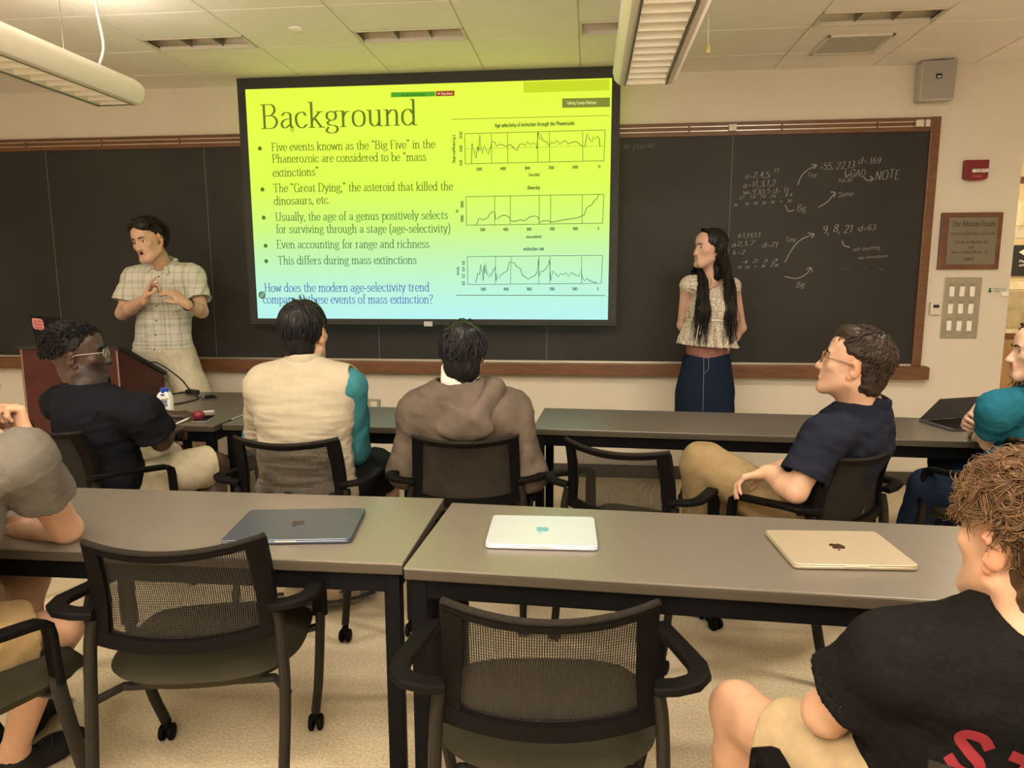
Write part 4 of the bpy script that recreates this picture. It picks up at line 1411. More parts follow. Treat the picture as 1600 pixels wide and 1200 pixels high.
o_ = MB().box(c + (0, 0, .007), (.06, .02, .014), .004, rotz(.6)).build('usb_drive', mat('drive_grey', (.48, .42, .42), .4, metal=.3))
tag(o_, 'small pale grey drive lying beyond the near phone', 'drive')
nb = thing('notebook', 'dark notebook at the near edge of the turned table by the elbow', 'notebook', (-2.22, 3.52, TOP))
MB().box((-2.235, 3.545, TOP + .005), (.16, .19, .010), .002, rotz(-.15)).build('cover', mat('notebook_dark', (.03, .03, .04), .35), nb)
MB().box((-2.235, 3.545, TOP + .0105), (.145, .175, .0012), .0005, rotz(-.15)).build('glass_face', mat('notebook_glass', (.12, .125, .13), .2), nb)
t = thing('pencil', 'thin silver pencil at the seam of the front-row tables', 'pencil', (-1.92, 3.69, TOP))
MB().tube([(-1.902, 3.575, TOP + .005), (-1.893, 3.80, TOP + .005)], .004, 8).build('shaft', mat('silver_pencil', (.5, .5, .5), .3, metal=.7), t, smooth=SM)
MB().tube([(-1.903, 3.545, TOP + .004), (-1.902, 3.575, TOP + .005)], [.0006, .004], 8).build('tip', m_plastic, t, smooth=SM)

# cable with its adapter from the lectern
t = thing('adapter_cable', 'black cable with an adapter block trailing from the lectern to the table', 'cable', (-2.57, 4.30, TOP))
d0 = atz(301, 616, TOP)
m_cab = mat('black_cable', (.012, .012, .012), .45)
P = spline([(LX1 - .06, 4.45, .925), (LX1 + .02, 4.47, .93), at(280, 590, 4.42), at(294, 606, 4.35), d0 + (-.02, .02, .018)], 8)
MB().tube(P, .005, 8).build('upper_cord', m_cab, t, smooth=True)
MB().box(d0 + (0, 0, .016), (.10, .045, .030), .008, rotz(-.45)).build('adapter_block', m_cab, t, smooth=SM)
P = spline([d0 + (.03, -.03, .008), atz(310, 622, TOP + .005), atz(300, 626, TOP + .005), atz(275, 631, TOP + .005), atz(250, 632, TOP + .005), atz(238, 627, TOP + .005), atz(248, 620, TOP + .005), atz(285, 613, TOP + .005), d0 + (-.04, .0, .008)], 8)
MB().tube(P, .005, 8).build('loop_cord', m_cab, t, smooth=True)

# bag on the floor under the front row
bg = thing('backpack', 'slumped grey and brown backpack on the floor under the front-row table', 'backpack', (-1.13, 3.08, 0))
m_bag, m_strap = mat('bag_canvas', (.20, .155, .10), .85, noise=.3, nscale=14, bump=.4, bscale=40), mat('bag_strap', (.025, .023, .02), .8)
MB().box((-1.21, 3.06, .075), (.34, .26, .15), .06, rotz(.35), 5).build('body', m_bag, bg, smooth=True)
MB().box((-1.22, 2.94, .07), (.26, .09, .10), .04, rotz(.35), 4).build('front_pocket', mat('bag_flap', (.30, .22, .14), .85, noise=.3, nscale=14), bg, smooth=True)
mb = MB()
for k in range(3):
    y = 2.94 + .03 * k
    mb.tube(spline([(-1.40, y - .02, .03 + .03 * k), (-1.25, y - .06, .05 + .035 * k), (-1.08, y, .05 + .035 * k), (-.98, y + .12, .04 + .02 * k)], 6), 1.0, prof=rr_prof(.03, .008))
mb.build('strap', m_strap, bg, smooth=True)
bg2 = thing('messenger_bag', 'black bag on the floor below the front-row tables at centre', 'bag', (-.13, 3.25, 0))
MB().box((-.13, 3.25, .13), (.28, .18, .26), .06, rotz(-.1), 5).build('body', m_strap, bg2, smooth=True)
MB().box((-.13, 3.152, .19), (.26, .02, .14), .008, rotz(-.1), 2).build('flap', mat('bag_flap_black', (.03, .03, .034), .7), bg2, smooth=True)
MB().tube(spline([(-.25, 3.25, .22), (-.24, 3.2, .32), (-.13, 3.17, .34), (-.03, 3.2, .32), (-.01, 3.24, .22)], 6), .012, 8).build('carry_strap', m_strap, bg2, smooth=True)


# ------------------------------------------------------------------ figures: signed-distance modelling + surface nets
class Field:
    def __init__(s, lo, hi, h):
        s.lo, s.h = np.array(lo, float), h
        s.n = np.ceil((np.array(hi) - s.lo) / h).astype(int) + 1
        s.v = np.full(s.n, .12, np.float32)

    def _sl(s, lo, hi):
        a = np.clip(np.floor((np.array(lo) - s.lo) / s.h).astype(int), 0, s.n)
        b = np.clip(np.ceil((np.array(hi) - s.lo) / s.h).astype(int) + 1, 0, s.n)
        if np.any(b <= a):
            return None
        sl = tuple(slice(i, j) for i, j in zip(a, b))
        ax = [(s.lo[k] + s.h * np.arange(a[k], b[k])).astype(np.float32) for k in range(3)]
        return sl, ax[0][:, None, None], ax[1][None, :, None], ax[2][None, None, :]

    def add(s, p, k=.02):
        lo, hi, f = p
        m = k + 2 * s.h
        q = s._sl(lo - m, hi + m)
        if q is None:
            return s
        sl, X, Y, Z = q
        d = f(X, Y, Z)
        v = s.v[sl]
        if k > 0:
            hh = np.maximum(k - np.abs(v - d), 0)
            s.v[sl] = np.minimum(v, d) - hh * hh / (4 * k)
        else:
            s.v[sl] = np.minimum(v, d)
        return s

    def sub(s, p, k=.008):
        lo, hi, f = p
        m = k + 2 * s.h
        q = s._sl(lo - m, hi + m)
        if q is None:
            return s
        sl, X, Y, Z = q
        d = -f(X, Y, Z)
        v = s.v[sl]
        hh = np.maximum(k - np.abs(v - d), 0)
        s.v[sl] = np.maximum(v, d) + hh * hh / (4 * k)
        return s

    def cut(s, o, n, k=.004):
        """keep the side that the normal n points away from"""
        n = nrm(n)
        X, Y, Z = [(s.lo[i] + s.h * np.arange(s.n[i])).astype(np.float32) for i in range(3)]
        d = ((X - o[0]) * n[0])[:, None, None] + ((Y - o[1]) * n[1])[None, :, None] + ((Z - o[2]) * n[2])[None, None, :]
        s.v = np.maximum(s.v, d.astype(np.float32))
        return s

    def wrinkle(s, amp, freq, seed=0, stretch=(1, 1, 1), mask=None):
        idx = np.argwhere(np.abs(s.v) < amp * 2 + 2 * s.h)
        P = s.lo + idx * s.h
        w = fold_noise(P * np.array(stretch), freq, seed)
        if mask is not None:
            w = w * mask(P)
        s.v[tuple(idx.T)] += (amp * w).astype(np.float32)
        return s

    def mesh(s):
        return nets(s.v, s.lo, s.h)


def fold_noise(P, freq, seed=0):
    r = np.random.default_rng(seed)
    out = np.zeros(len(P))
    for o_, a in ((1, .6), (2.1, .3), (4.0, .14)):
        for _ in range(3):
            k = r.normal(size=3); k = k / np.linalg.norm(k) * freq * o_
            m = r.normal(size=3); m = m / np.linalg.norm(m) * freq * o_ * .55
            out += a / 3 * np.sin(P @ k + r.uniform(0, 6.28) + 1.4 * np.sin(P @ m + r.uniform(0, 6.28))) * 1.6
    return out


def nets(v, lo, h):
    ins = v < 0
    n = v.shape
    c = np.zeros((n[0] - 1, n[1] - 1, n[2] - 1), np.int8)
    for a in (0, 1):
        for b in (0, 1):
            for d in (0, 1):
                c += ins[a:n[0] - 1 + a, b:n[1] - 1 + b, d:n[2] - 1 + d]
    idx = np.argwhere((c > 0) & (c < 8))
    if len(idx) == 0:
        return np.zeros((0, 3)), []
    lut = -np.ones(c.shape, np.int32)
    lut[tuple(idx.T)] = np.arange(len(idx))
    corners = [(a, b, d) for a in (0, 1) for b in (0, 1) for d in (0, 1)]
    val = {q: v[idx[:, 0] + q[0], idx[:, 1] + q[1], idx[:, 2] + q[2]].astype(float) for q in corners}
    acc = np.zeros((len(idx), 3)); cnt = np.zeros(len(idx))
    for q in corners:
        for ax in range(3):
            if q[ax] == 0:
                q2 = list(q); q2[ax] = 1; q2 = tuple(q2)
                va, vb = val[q], val[q2]
                m = (va < 0) != (vb < 0)
                t = np.where(m, va / np.where(m, va - vb, 1), 0)
                p = np.zeros((len(idx), 3)); p[:] = q
                p[:, ax] = t
                acc += p * m[:, None]; cnt += m
    V = lo + (idx + acc / cnt[:, None]) * h
    faces = []
    for ax in range(3):
        o1, o2 = [(1, 2), (2, 0), (0, 1)][ax]
        sl0 = [slice(1, n[k] - 1) for k in range(3)]
        sl0[ax] = slice(0, n[ax] - 1)
        sl1 = list(sl0); sl1[ax] = slice(1, n[ax])
        a, b = ins[tuple(sl0)], ins[tuple(sl1)]
        e = np.argwhere(a != b)
        if len(e) == 0:
            continue
        flip = a[tuple(e.T)]
        base = e.copy()
        for k in range(3):
            if k != ax:
                base[:, k] += 1
        def cell(d1, d2):
            q = base.copy(); q[:, o1] -= d1; q[:, o2] -= d2
            return lut[tuple(q.T)]
        A, B, C, D = cell(1, 1), cell(0, 1), cell(0, 0), cell(1, 0)
        f = np.stack([A, B, C, D], 1)
        f[~flip] = f[~flip][:, ::-1]
        faces.append(f)
    F_ = np.vstack(faces)
    F_ = F_[(F_ >= 0).all(1)]
    return V, F_


def rc(a, b, ra, rb=None, flat=None):
    a, b = np.array(a, float), np.array(b, float)
    rb = ra if rb is None else rb
    R = max(ra, rb)
    ba = b - a
    L2 = ba @ ba + 1e-12

    def f(X, Y, Z):
        px, py, pz = X - a[0], Y - a[1], Z - a[2]
        t = np.clip((px * ba[0] + py * ba[1] + pz * ba[2]) / L2, 0, 1)
        qx, qy, qz = px - t * ba[0], py - t * ba[1], pz - t * ba[2]
        if flat is not None:
            n, s_ = flat
            q = (qx * n[0] + qy * n[1] + qz * n[2]) * (1 / s_ - 1)
            qx, qy, qz = qx + n[0] * q, qy + n[1] * q, qz + n[2] * q
        return np.sqrt(qx * qx + qy * qy + qz * qz) - (ra + (rb - ra) * t)
    return np.minimum(a, b) - R, np.maximum(a, b) + R, f


def tube_end(a, c, ra, rb, wall=.008, depth=.03):
    """cloth tube from a to c, cut flat and hollow at c"""
    a, c = np.array(a, float), np.array(c, float)
    d = nrm(c - a)
    lo, hi, f0 = rc(a, c + d * .02, ra, rb)

    def f(X, Y, Z):
        v = f0(X, Y, Z)
        px, py, pz = X - c[0], Y - c[1], Z - c[2]
        ax = px * d[0] + py * d[1] + pz * d[2]
        per = np.sqrt(np.maximum(px * px + py * py + pz * pz - ax * ax, 0))
        return np.maximum(v, ax)
    return lo, hi, f


def bore(a, c, r, depth=.025):
    """flat-ended cylinder that opens the cloth tube a-c at its end c"""
    a, c = np.array(a, float), np.array(c, float)
    d = nrm(c - a)
    lo, hi, _ = rc(c - d * depth, c + d * .03, r)

    def f(X, Y, Z):
        px, py, pz = X - c[0], Y - c[1], Z - c[2]
        ax = px * d[0] + py * d[1] + pz * d[2]
        per = np.sqrt(np.maximum(px * px + py * py + pz * pz - ax * ax, 0))
        return np.maximum(np.maximum(per - r, -(ax + depth)), ax - .03)
    return lo, hi, f


def ell(c, r, R=np.eye(3)):
    c, r = np.array(c, float), np.array(r, float)
    ext = np.sqrt(((R * r) ** 2).sum(1))

    def f(X, Y, Z):
        px, py, pz = X - c[0], Y - c[1], Z - c[2]
        u = [(px * R[0, k] + py * R[1, k] + pz * R[2, k]) / r[k] for k in range(3)]
        k0 = np.sqrt(u[0] ** 2 + u[1] ** 2 + u[2] ** 2)
        k1 = np.sqrt((u[0] / r[0]) ** 2 + (u[1] / r[1]) ** 2 + (u[2] / r[2]) ** 2) + 1e-9
        return k0 * (k0 - 1) / k1
    return c - ext, c + ext, f


def frame(fwd, roll=0.0, up=(0, 0, 1)):
    """columns right, forward, up"""
    f = nrm(fwd)
    r = nrm(np.cross(f, up))
    u = np.cross(r, f)
    c, s_ = math.cos(roll), math.sin(roll)
    return np.stack([r * c + u * s_, f, u * c - r * s_], 1)


def lerp(a, b, t):
    return np.array(a) * (1 - t) + np.array(b) * t


class Body:
    """joints (world), torso frame, head frame, scale"""

    def __init__(s, J, head_fwd, head_roll=0.0, s_=1.0, width=1.0, female=False, neck_r=.056, head_s=None, trap=.022):
        s.trap = trap
        s.J = {k: np.array(v, float) for k, v in J.items()}
        s.s, s.w, s.female, s.neck_r = s_, width, female, neck_r
        s.hs = head_s or s_
        J = s.J
        s.up = nrm(J['N'] - J['P'])
        r = J['shR'] - J['shL']
        s.rt = nrm(r - s.up * (r @ s.up))
        s.fw = np.cross(s.up, s.rt)
        s.Rt = np.stack([s.rt, s.fw, s.up], 1)
        s.Rh = frame(head_fwd, head_roll)
        s.T = np.linalg.norm(J['N'] - J['P'])

    def H(s, x, y, z):
        return s.J['head'] + s.Rh @ (np.array((x, y, z)) * s.hs)

    def hell(s, c, r, R=None):
        return ell(s.H(*c), np.array(r) * s.hs, s.Rh if R is None else s.Rh @ R)

    def hrc(s, a, b, ra, rb=None):
        return rc(s.H(*a), s.H(*b), ra * s.hs, (ra if rb is None else rb) * s.hs)

    def torso(s, e=0.0, hip=True, bust=0.0, back=0.0, sh=.056):
        J, k, w = s.J, s.s, s.w
        P, N, up, fw, rt = J['P'], J['N'], s.up, s.fw, s.rt
        out = []
        if hip:
            out.append(ell(P, np.array((.165 * w, .118, .115)) * k + e, s.Rt))
        out.append(ell(P + up * s.T * .26, np.array((.143 * w, .105, .15)) * k + e, s.Rt))
        out.append(ell(P + up * s.T * .62 - fw * (.008 + back) * k, np.array((.163 * w, .115, .185)) * k + e, s.Rt))
        i = .02 * k
        out.append(rc(J['shL'] + rt * i, J['shR'] - rt * i, sh * k + e))
        for q in ('shL', 'shR'):
            out.append(rc(N - up * s.trap * k - fw * .012, lerp(N, J[q], .9), .045 * k + e * .7, .045 * k + e * .8))
        if bust:
            for q in (-1, 1):
                out.append(ell(P + up * s.T * .66 + rt * q * .075 * k + fw * .085 * k, np.array((.07, .065, .07)) * k * bust + e, s.Rt))
        return out

    def arm(s, q, e=0.0):
        J, k = s.J, s.s
        S_, E, Wr = J['sh' + q], J['el' + q], J['wr' + q]
        f = .82 if s.female else 1.0
        return [rc(S_, E, .050 * k * f + e, .039 * k * f + e), rc(E, lerp(E, Wr, .35), .038 * k * f + e, .040 * k * f + e), rc(lerp(E, Wr, .35), Wr, .040 * k * f + e, .027 * k * f + e)]

    def leg(s, q, e=0.0):
        J, k = s.J, s.s
        Hp, K, A = J['hip' + q], J['kn' + q], J['an' + q]
        f = .92 if s.female else 1.0
        sh = nrm(A - K)
        # calf bulges behind the shin
        b = np.cross(np.cross(sh, K - Hp), sh)
        b = -nrm(b) if np.linalg.norm(b) > 1e-6 else -s.fw
        m = lerp(K, A, .30) + b * .018 * k
        return [rc(Hp, K, .082 * k * f + e, .058 * k * f + e), rc(K, m, .055 * k * f + e, .054 * k * f + e), rc(m, A, .054 * k * f + e, .034 * k * f + e)]


def head_prims(B, F, jaw=1.0, nose=1.0, mouth_open=0.0, detail=True, brow=1.0):
    F.add(B.hell((0, -.012, .035), (.076, .095, .088)), .01)
    F.add(B.hell((0, .03, -.03), (.062, .066, .088)), .025)
    F.add(B.hell((0, .042, -.078), (.044 * jaw, .045, .036)), .02)
    F.add(B.hrc((-.016, .076, -.100), (.016, .076, -.100), .017 * jaw), .02)
    for q in (-1, 1):
        F.add(B.hrc((q * .056 * jaw, .004, -.058), (q * .024, .07, -.098), .018), .022)
        F.add(B.hell((q * .043, .062, -.016), (.020, .018, .018)), .018)
        # ear
        Re = rotz(q * -.45) @ rotx(-.22)
        F.add(B.hell((q * .079, -.010, -.004), (.009, .019, .032), Re), .006)
        F.add(B.hell((q * .074, .000, -.036), (.007, .010, .011)), .006)
        F.sub(B.hell((q * .089, .000, -.004), (.010, .009, .016), Re), .004)
    F.add(B.hrc((-.034, .079 - .004 * (1 - brow), .026), (.034, .079 - .004 * (1 - brow), .026), .011 * brow), .020)
    F.add(B.hell((0, .058, .060), (.050, .030, .036)), .03)
    F.add(B.hrc((0, .084, .012), (0, .108 * nose, -.034), .008, .012), .010)
    for q in (-1, 1):
        F.add(B.hell((q * .012, .098, -.036), (.009, .012, .009)), .006)
    if detail:
        for q in (-1, 1):
            F.sub(B.hell((q * .031, .104, .007), (.022, .025, .016)), .012)
            F.add(B.hell((q * .031, .0695, .006), (.0152, .0152, .0152)), .006)
            F.sub(B.hell((q * .031, .087, .0045), (.0140, .012, .0068)), .002)
    F.add(B.hrc((-.020, .088, -.053), (.020, .088, -.053), .008), .006)
    F.add(B.hrc((-.016, .089, -.066), (.016, .089, -.066), .0085), .006)
    if mouth_open:
        F.sub(B.hell((0, .098, -.060), (.015, .022, .010 * mouth_open)), .003)
    else:
        F.sub(B.hrc((-.021, .1005, -.0595), (.021, .1005, -.0595), .0025), .003)
    # neck
    F.add(rc(B.H(0, -.022, -.055), B.J['N'] - B.up * .01, B.neck_r * B.s * .95, B.neck_r * B.s * 1.05), .03)
    F.add(rc(B.H(0, .0, -.075), B.J['N'] + B.fw * .03 - B.up * .02, B.neck_r * B.s * .7, B.neck_r * B.s * .8), .03)


def head_tint(B, V, lip=(1.0, .62, .58), cavity=None, beard=None):
    L = ((V - B.J['head']) @ B.Rh) / B.hs
    t = np.ones((len(V), 3))
    x, y, z = L.T
    m = (np.abs(x) < .022) & (y > .086) & (np.abs(z + .0595) < .0125 - .28 * np.abs(x))
    t[m] = lip
    if cavity is not None:
        m = (np.abs(x) < .017) & (y > .07) & (y < .0925) & (np.abs(z + .060) < .011)
        t[m] = cavity
    if beard is not None:
        m = (y > -.02) & (z < -.03 - .6 * np.maximum(0, .05 - y)) & (z > -.13) & ~((np.abs(x) < .024) & (np.abs(z + .0595) < .014) & (y > .085))
        m &= (np.abs(L[:, 0]) < .09)
        t[m] *= beard
    m = (np.abs(x) > .068) & (np.abs(z + .004) < .05) & (y < .02) & (y > -.05)
    t[m] *= (1.05, .88, .84)
    return t


def hand_prims(B, F, wrist, d, w, curl, spread=.10, thumb=(.6, .5), s=None, knuckle=.012):
    """d = direction of the fingers, w = direction of the thumb side, palm normal n = the side the fingers curl to"""
    s = s or B.s
    wrist = np.array(wrist, float)
    d, = (nrm(d),)
    n = curl.get('n')
    n = nrm(np.array(n, float) - d * (np.array(n, float) @ d))
    w = np.array(w, float)
    w = nrm(w - d * (w @ d) - n * (w @ n))
    # palm
    kn = []
    for i, off in enumerate((.030, .010, -.010, -.029)):
        k_ = wrist + d * (.086, .090, .086, .078)[i] * s + w * off * s
        kn.append(k_)
        F.add(rc(wrist + w * off * .55 * s + d * .008 * s, k_, .0135 * s, .0118 * s), .012)
    F.add(rc(wrist + d * .03 * s + n * .006 * s, wrist + d * .065 * s + n * .004 * s, .020 * s, .018 * s, flat=(n, .7)), .016)
    F.add(rc(wrist - d * .02 * s, wrist + d * .02 * s, .027 * s, .024 * s, flat=(n, .72)), .02)
    # fingers
    for i in range(4):
        lens = np.array((.044, .027, .021)) * s * (.93, 1.03, .96, .76)[i]
        p = kn[i]
        dd = nrm(d + w * spread * (1.5, .5, -.5, -1.5)[i])
        cur = nrm(n - dd * (n @ dd))
        cs = curl['f'][i]
        r = np.array((.0098, .0088, .0080, .0066)) * s * (1, 1.02, .98, .87)[i]
        for j in range(3):
            a = math.radians(cs[j])
            dd, cur = dd * math.cos(a) + cur * math.sin(a), cur * math.cos(a) - dd * math.sin(a)
            q = p + dd * lens[j]
            F.add(rc(p, q, r[j], r[j + 1]), .004 if j else .007)
            p = q
    # thumb, leaving the side of the palm
    p = wrist + d * .022 * s + w * .022 * s
    d1 = nrm(d * .72 + w * thumb[0] + n * thumb[1])
    q = p + d1 * .042 * s
    F.add(rc(p, q, .0155 * s, .0115 * s), .012)
    d2 = nrm(d1 + d * .35 + n * .25 - w * .12)
    q2 = q + d2 * .030 * s
    F.add(rc(q, q2, .0108 * s, .0098 * s), .004)
    d3 = nrm(d2 + d * .25)
    F.add(rc(q2, q2 + d3 * .024 * s, .0098 * s, .0078 * s), .003)


CURL_RELAX = [(20, 28, 18), (24, 32, 20), (28, 36, 22), (32, 40, 24)]
CURL_FIST = [(70, 95, 60), (74, 98, 60), (78, 100, 60), (82, 100, 60)]
CURL_GRIP = [(35, 60, 35), (40, 62, 35), (45, 65, 38), (50, 65, 40)]


def foot_prims(F, an, toe, s, e=0.0):
    an, toe = np.array(an, float), np.array(toe, float)
    d = nrm((toe - an) * (1, 1, 0))
    heel = np.array((an[0], an[1], .038 + e)) - d * .035 * s
    ball = np.array((an[0], an[1], .032 + e)) + d * .12 * s
    tip = np.array((an[0], an[1], .026 + e)) + d * .185 * s
    F.add(rc(heel, ball, .036 * s + e, .040 * s + e, flat=((0, 0, 1), .8)), .02)
    F.add(rc(ball, tip, .040 * s + e, .028 * s + e, flat=((0, 0, 1), .75)), .02)
    F.add(rc(an, lerp(heel, ball, .35), .036 * s + e, .036 * s + e), .03)


def bounds(pts, m):
    P = np.array(pts)
    return P.min(0) - m, P.max(0) + m


def eyes(B, root, iris=(.09, .05, .03)):
    for q in (-1, 1):
        mb = MB()
        r = .0138 * B.hs
        V, Fc = [], []
        n, m = 14, 20
        for i in range(n + 1):
            th_ = math.pi * i / n
            for j in range(m):
                ph = 2 * math.pi * j / m
                V.append(B.H(q * .031, .0695, .006) + B.Rh @ (np.array((math.sin(th_) * math.cos(ph), math.cos(th_), math.sin(th_) * math.sin(ph))) * r))
        Fc = [(i * m + j, (i + 1) * m + j, (i + 1) * m + (j + 1) % m, i * m + (j + 1) % m) for i in range(n) for j in range(m)]
        V = np.array(V)
        ang = np.repeat(np.arange(n + 1) * math.pi / n, m)
        t = np.ones((len(V), 3)) * .62
        t[ang < .52] = iris
        t[ang < .24] = (.01, .01, .01)
        link_mesh('eye', V, Fc, m_eye, root, True, tint=t)


def surf_hit(o, org, dirn):
    """point where a ray meets mesh o (world coordinates, unrotated roots)"""
    off = Vector(o.parent.location)
    ok, loc, nor, _ = o.ray_cast(Vector(org) - off, Vector(dirn))
    return (np.array(loc + off), np.array(nor)) if ok else (None, None)


def brows(B, root, m, th=.0040):
    body = [o for o in root.children if o.name.startswith('body')][0]
    fw = B.Rh[:, 1]
    for q in (-1, 1):
        P = spline([(q * .013, .0255), (q * .026, .0300), (q * .038, .0290), (q * .046, .0240)], 5)
        out = []
        for x, z in P:
            p, nn = surf_hit(body, B.H(x, .25, z), -fw)
            if p is not None:
                out.append(p + nn * .0005)
        if len(out) > 3:
            MB().tube(out, np.linspace(th, th * .45, len(out)) * B.hs, 8).build('eyebrow', m, root, smooth=True)


m_eye = mat('eye_white', (1, 1, 1), .15, tint=True)


def skin(name, col):
    return mat(name, col, .5, tint=True, noise=.07, nscale=30, bump=.06, bscale=420, spec=.4)


def cloth(name, col, rough=.85, noise=.08, nscale=30, bump=.25, bscale=260):
    return mat(name, col, rough, noise=noise, nscale=nscale, bump=bump, bscale=bscale, spec=.05)


# ------------------------------------------------------------------ hair
def tubes_mesh(paths, radii, n=4):
    """many tapered locks -> one mesh. paths (N, m, 3), radii (N, m)"""
    P = np.array(paths)
    N, m, _ = P.shape
    T = np.gradient(P, axis=1)
    T /= np.linalg.norm(T, axis=2)[..., None] + 1e-9
    ref = np.array((.31, .52, .79))
    A = np.cross(T, ref); A /= np.linalg.norm(A, axis=2)[..., None] + 1e-9
    Bv = np.cross(T, A)
    ang = np.linspace(0, 2 * np.pi, n, endpoint=False)
    R = np.array(radii)[..., None, None]
    V = P[:, :, None, :] + R * (A[:, :, None, :] * np.cos(ang)[None, None, :, None] + Bv[:, :, None, :] * np.sin(ang)[None, None, :, None])
    idx = np.arange(N * m * n).reshape(N, m, n)
    a, b_ = idx[:, :-1, :], idx[:, 1:, :]
    f = np.stack([a, np.roll(a, -1, 2), np.roll(b_, -1, 2), b_], -1).reshape(-1, 4)
    return V.reshape(-1, 3), f


EC, ER = np.array((0, -.014, .036)), np.array((.079, .098, .090))


def scalp_dirs(n, rng, region):
    out = []
    while len(out) < n:
        d = rng.normal(size=3); d /= np.linalg.norm(d)
        if region(EC + d * ER):
            out.append(d)
    return np.array(out)


def comb(B, n, rng, region, flow, length, off0=.006, rise=.010, steps=9, wave=.15, curl=0.0, curl_n=2.0, rad=.0022, lift=0.0, gravity=0.0):
    """locks that start on the scalp and follow flow(p) along the skull; head-local units"""
    d0 = scalp_dirs(n, rng, region)
    P = EC + d0 * ER * (1 + off0 / .09)
    ln = length(P) * rng.uniform(.75, 1.2, n)
    paths = np.zeros((n, steps, 3))
    offs = rng.uniform(.2, 1.0, n) * rise
    wob = rng.normal(size=(n, 3)) * wave
    cur = P.copy()
    for i in range(steps):
        paths[:, i] = cur
        nn = (cur - EC) / ER ** 2; nn /= np.linalg.norm(nn, axis=1)[:, None]
        f = flow(cur) + wob + np.array((0, 0, -gravity))
        f = f - nn * (f * nn).sum(1)[:, None]
        f /= np.linalg.norm(f, axis=1)[:, None] + 1e-9
        f = f + nn * lift
        cur = cur + f * (ln / steps)[:, None]
        k = np.linalg.norm((cur - EC) / ER, axis=1)
        want = 1 + (off0 + offs * math.sin(math.pi * min(1, (i + 1.5) / steps))) / .09
        if lift <= .3:
            cur = EC + (cur - EC) / k[:, None] * np.maximum(want, np.minimum(k, want * 1.25))[:, None]
        else:
            cur = EC + (cur - EC) / k[:, None] * np.maximum(k, want)[:, None]
    if curl:
        t = np.linspace(0, 1, steps)
        ph = rng.uniform(0, 6.28, n)[:, None] + t[None, :] * 6.28 * curl_n * rng.uniform(.7, 1.3, n)[:, None]
        u = rng.normal(size=(n, 3)); u /= np.linalg.norm(u, axis=1)[:, None]
        v = np.cross(u, d0); v /= np.linalg.norm(v, axis=1)[:, None]
        u2 = np.cross(v, d0)
        amp = curl * np.minimum(1, t * 2.5)[None, :, None]
        paths = paths + amp * (v[:, None, :] * np.cos(ph)[..., None] + d0[:, None, :] * .8 * np.sin(ph)[..., None] + u2[:, None, :] * .6 * np.sin(ph)[..., None])
    r = np.linspace(1, .25, steps)[None, :] * rad * rng.uniform(.6, 1.3, n)[:, None]
    r[:, 0] *= .7
    W_ = B.J['head'] + (paths * B.hs) @ B.Rh.T
    return W_, r * B.hs


def hair_cap(B, h, parts, cuts, amp=.004, freq=120, seed=0, stretch=(1, 1, 1)):
    """parts = ellipsoids (head-local c, r); cuts = ellipsoids removed (face, ears)"""
    F = Field(B.J['head'] - .22 * B.hs, B.J['head'] + .22 * B.hs, h)
    for c, r in parts:
        F.add(B.hell(c, r), .015)
    if amp:
        F.wrinkle(amp, freq, seed, stretch)
    for c, r in cuts:
        F.sub(B.hell(c, r), .006)
    return F


def nape(B, n, rng, w=.052, z0=.01, z1=-.085, rad=.003, y0=-.122):
    """short locks down the back of the head to the nape"""
    P = np.zeros((n, 8, 3)); t = np.linspace(0, 1, 8)
    for i in range(n):
        x = rng.uniform(-1, 1)
        zs, ze = rng.uniform(z0 - .03, z0 + .03), z1 + rng.uniform(-.006, .014) + .012 * x * x
        P[i, :, 0] = x * (w * (1.25 - .4 * t)) + rng.normal() * .002 * t
        P[i, :, 1] = y0 * np.sqrt(1 - .55 * x * x) + (.012 + .020 * t ** 1.5) * (1 - .3 * abs(x)) - .004 * np.sin(t * 3.1)
        P[i, :, 2] = zs + (ze - zs) * t
    r = (1 - .75 * t)[None, :] * rad * rng.uniform(.7, 1.3, n)[:, None]
    return B.J['head'] + (P * B.hs) @ B.Rh.T, r * B.hs


def clumps(paths, radii, rng, k=8, spread=.004, rscale=.42):
    """turn every lock into k finer strands that stay together"""
    N, m, _ = paths.shape
    t = np.linspace(0, 1, m)
    off = rng.normal(size=(N, k, 1, 3)) * spread * (.6 + .7 * t)[None, None, :, None]
    P = paths[:, None] + off
    return P.reshape(N * k, m, 3), np.repeat(radii, k, 0) * rscale


def largest_piece(V, Fc):
    par = list(range(len(V)))

    def find(a):
        while par[a] != a:
            par[a] = par[par[a]]
            a = par[a]
        return a
    for q in Fc.tolist():
        r = find(q[0])
        for k in q[1:]:
            t = find(k)
            if t != r:
                par[t] = r
    lab = np.array([find(i) for i in range(len(V))])
    u, c = np.unique(lab, return_counts=True)
    keep = lab == u[np.argmax(c)]
    idx = np.cumsum(keep) - 1
    return V[keep], idx[Fc[keep[Fc[:, 0]]]]


def hair_build(B, root, m, cap=None, locks=(), tint=None):
    V, Fc = [], []
    o = 0
    col = []
    if cap is not None:
        v, f = largest_piece(*cap.mesh())
        V.append(v); Fc += f.tolist(); o += len(v)
        col.append(np.ones((len(v), 3)) * .8)
    for (W_, r), (t0, t1) in locks:
        v, f = tubes_mesh(W_, r)
        V.append(v); Fc += (f + o).tolist(); o += len(v)
        N, m_, _ = W_.shape
        a = RNG.uniform(t0, t1, N)
        col.append(np.repeat(a, m_ * 4)[:, None] * np.ones((1, 3)))
    return link_mesh('hair', np.vstack(V), Fc, m, root, True, tint=np.vstack(col), fix=False)


def hairmat(name, col, rough=.45):
    m = mat(name, col, rough, tint=True, spec=.22)
    return m


def person_root(label, base, cat='person'):
    return thing('person', label, cat, (base[0], base[1], 0))


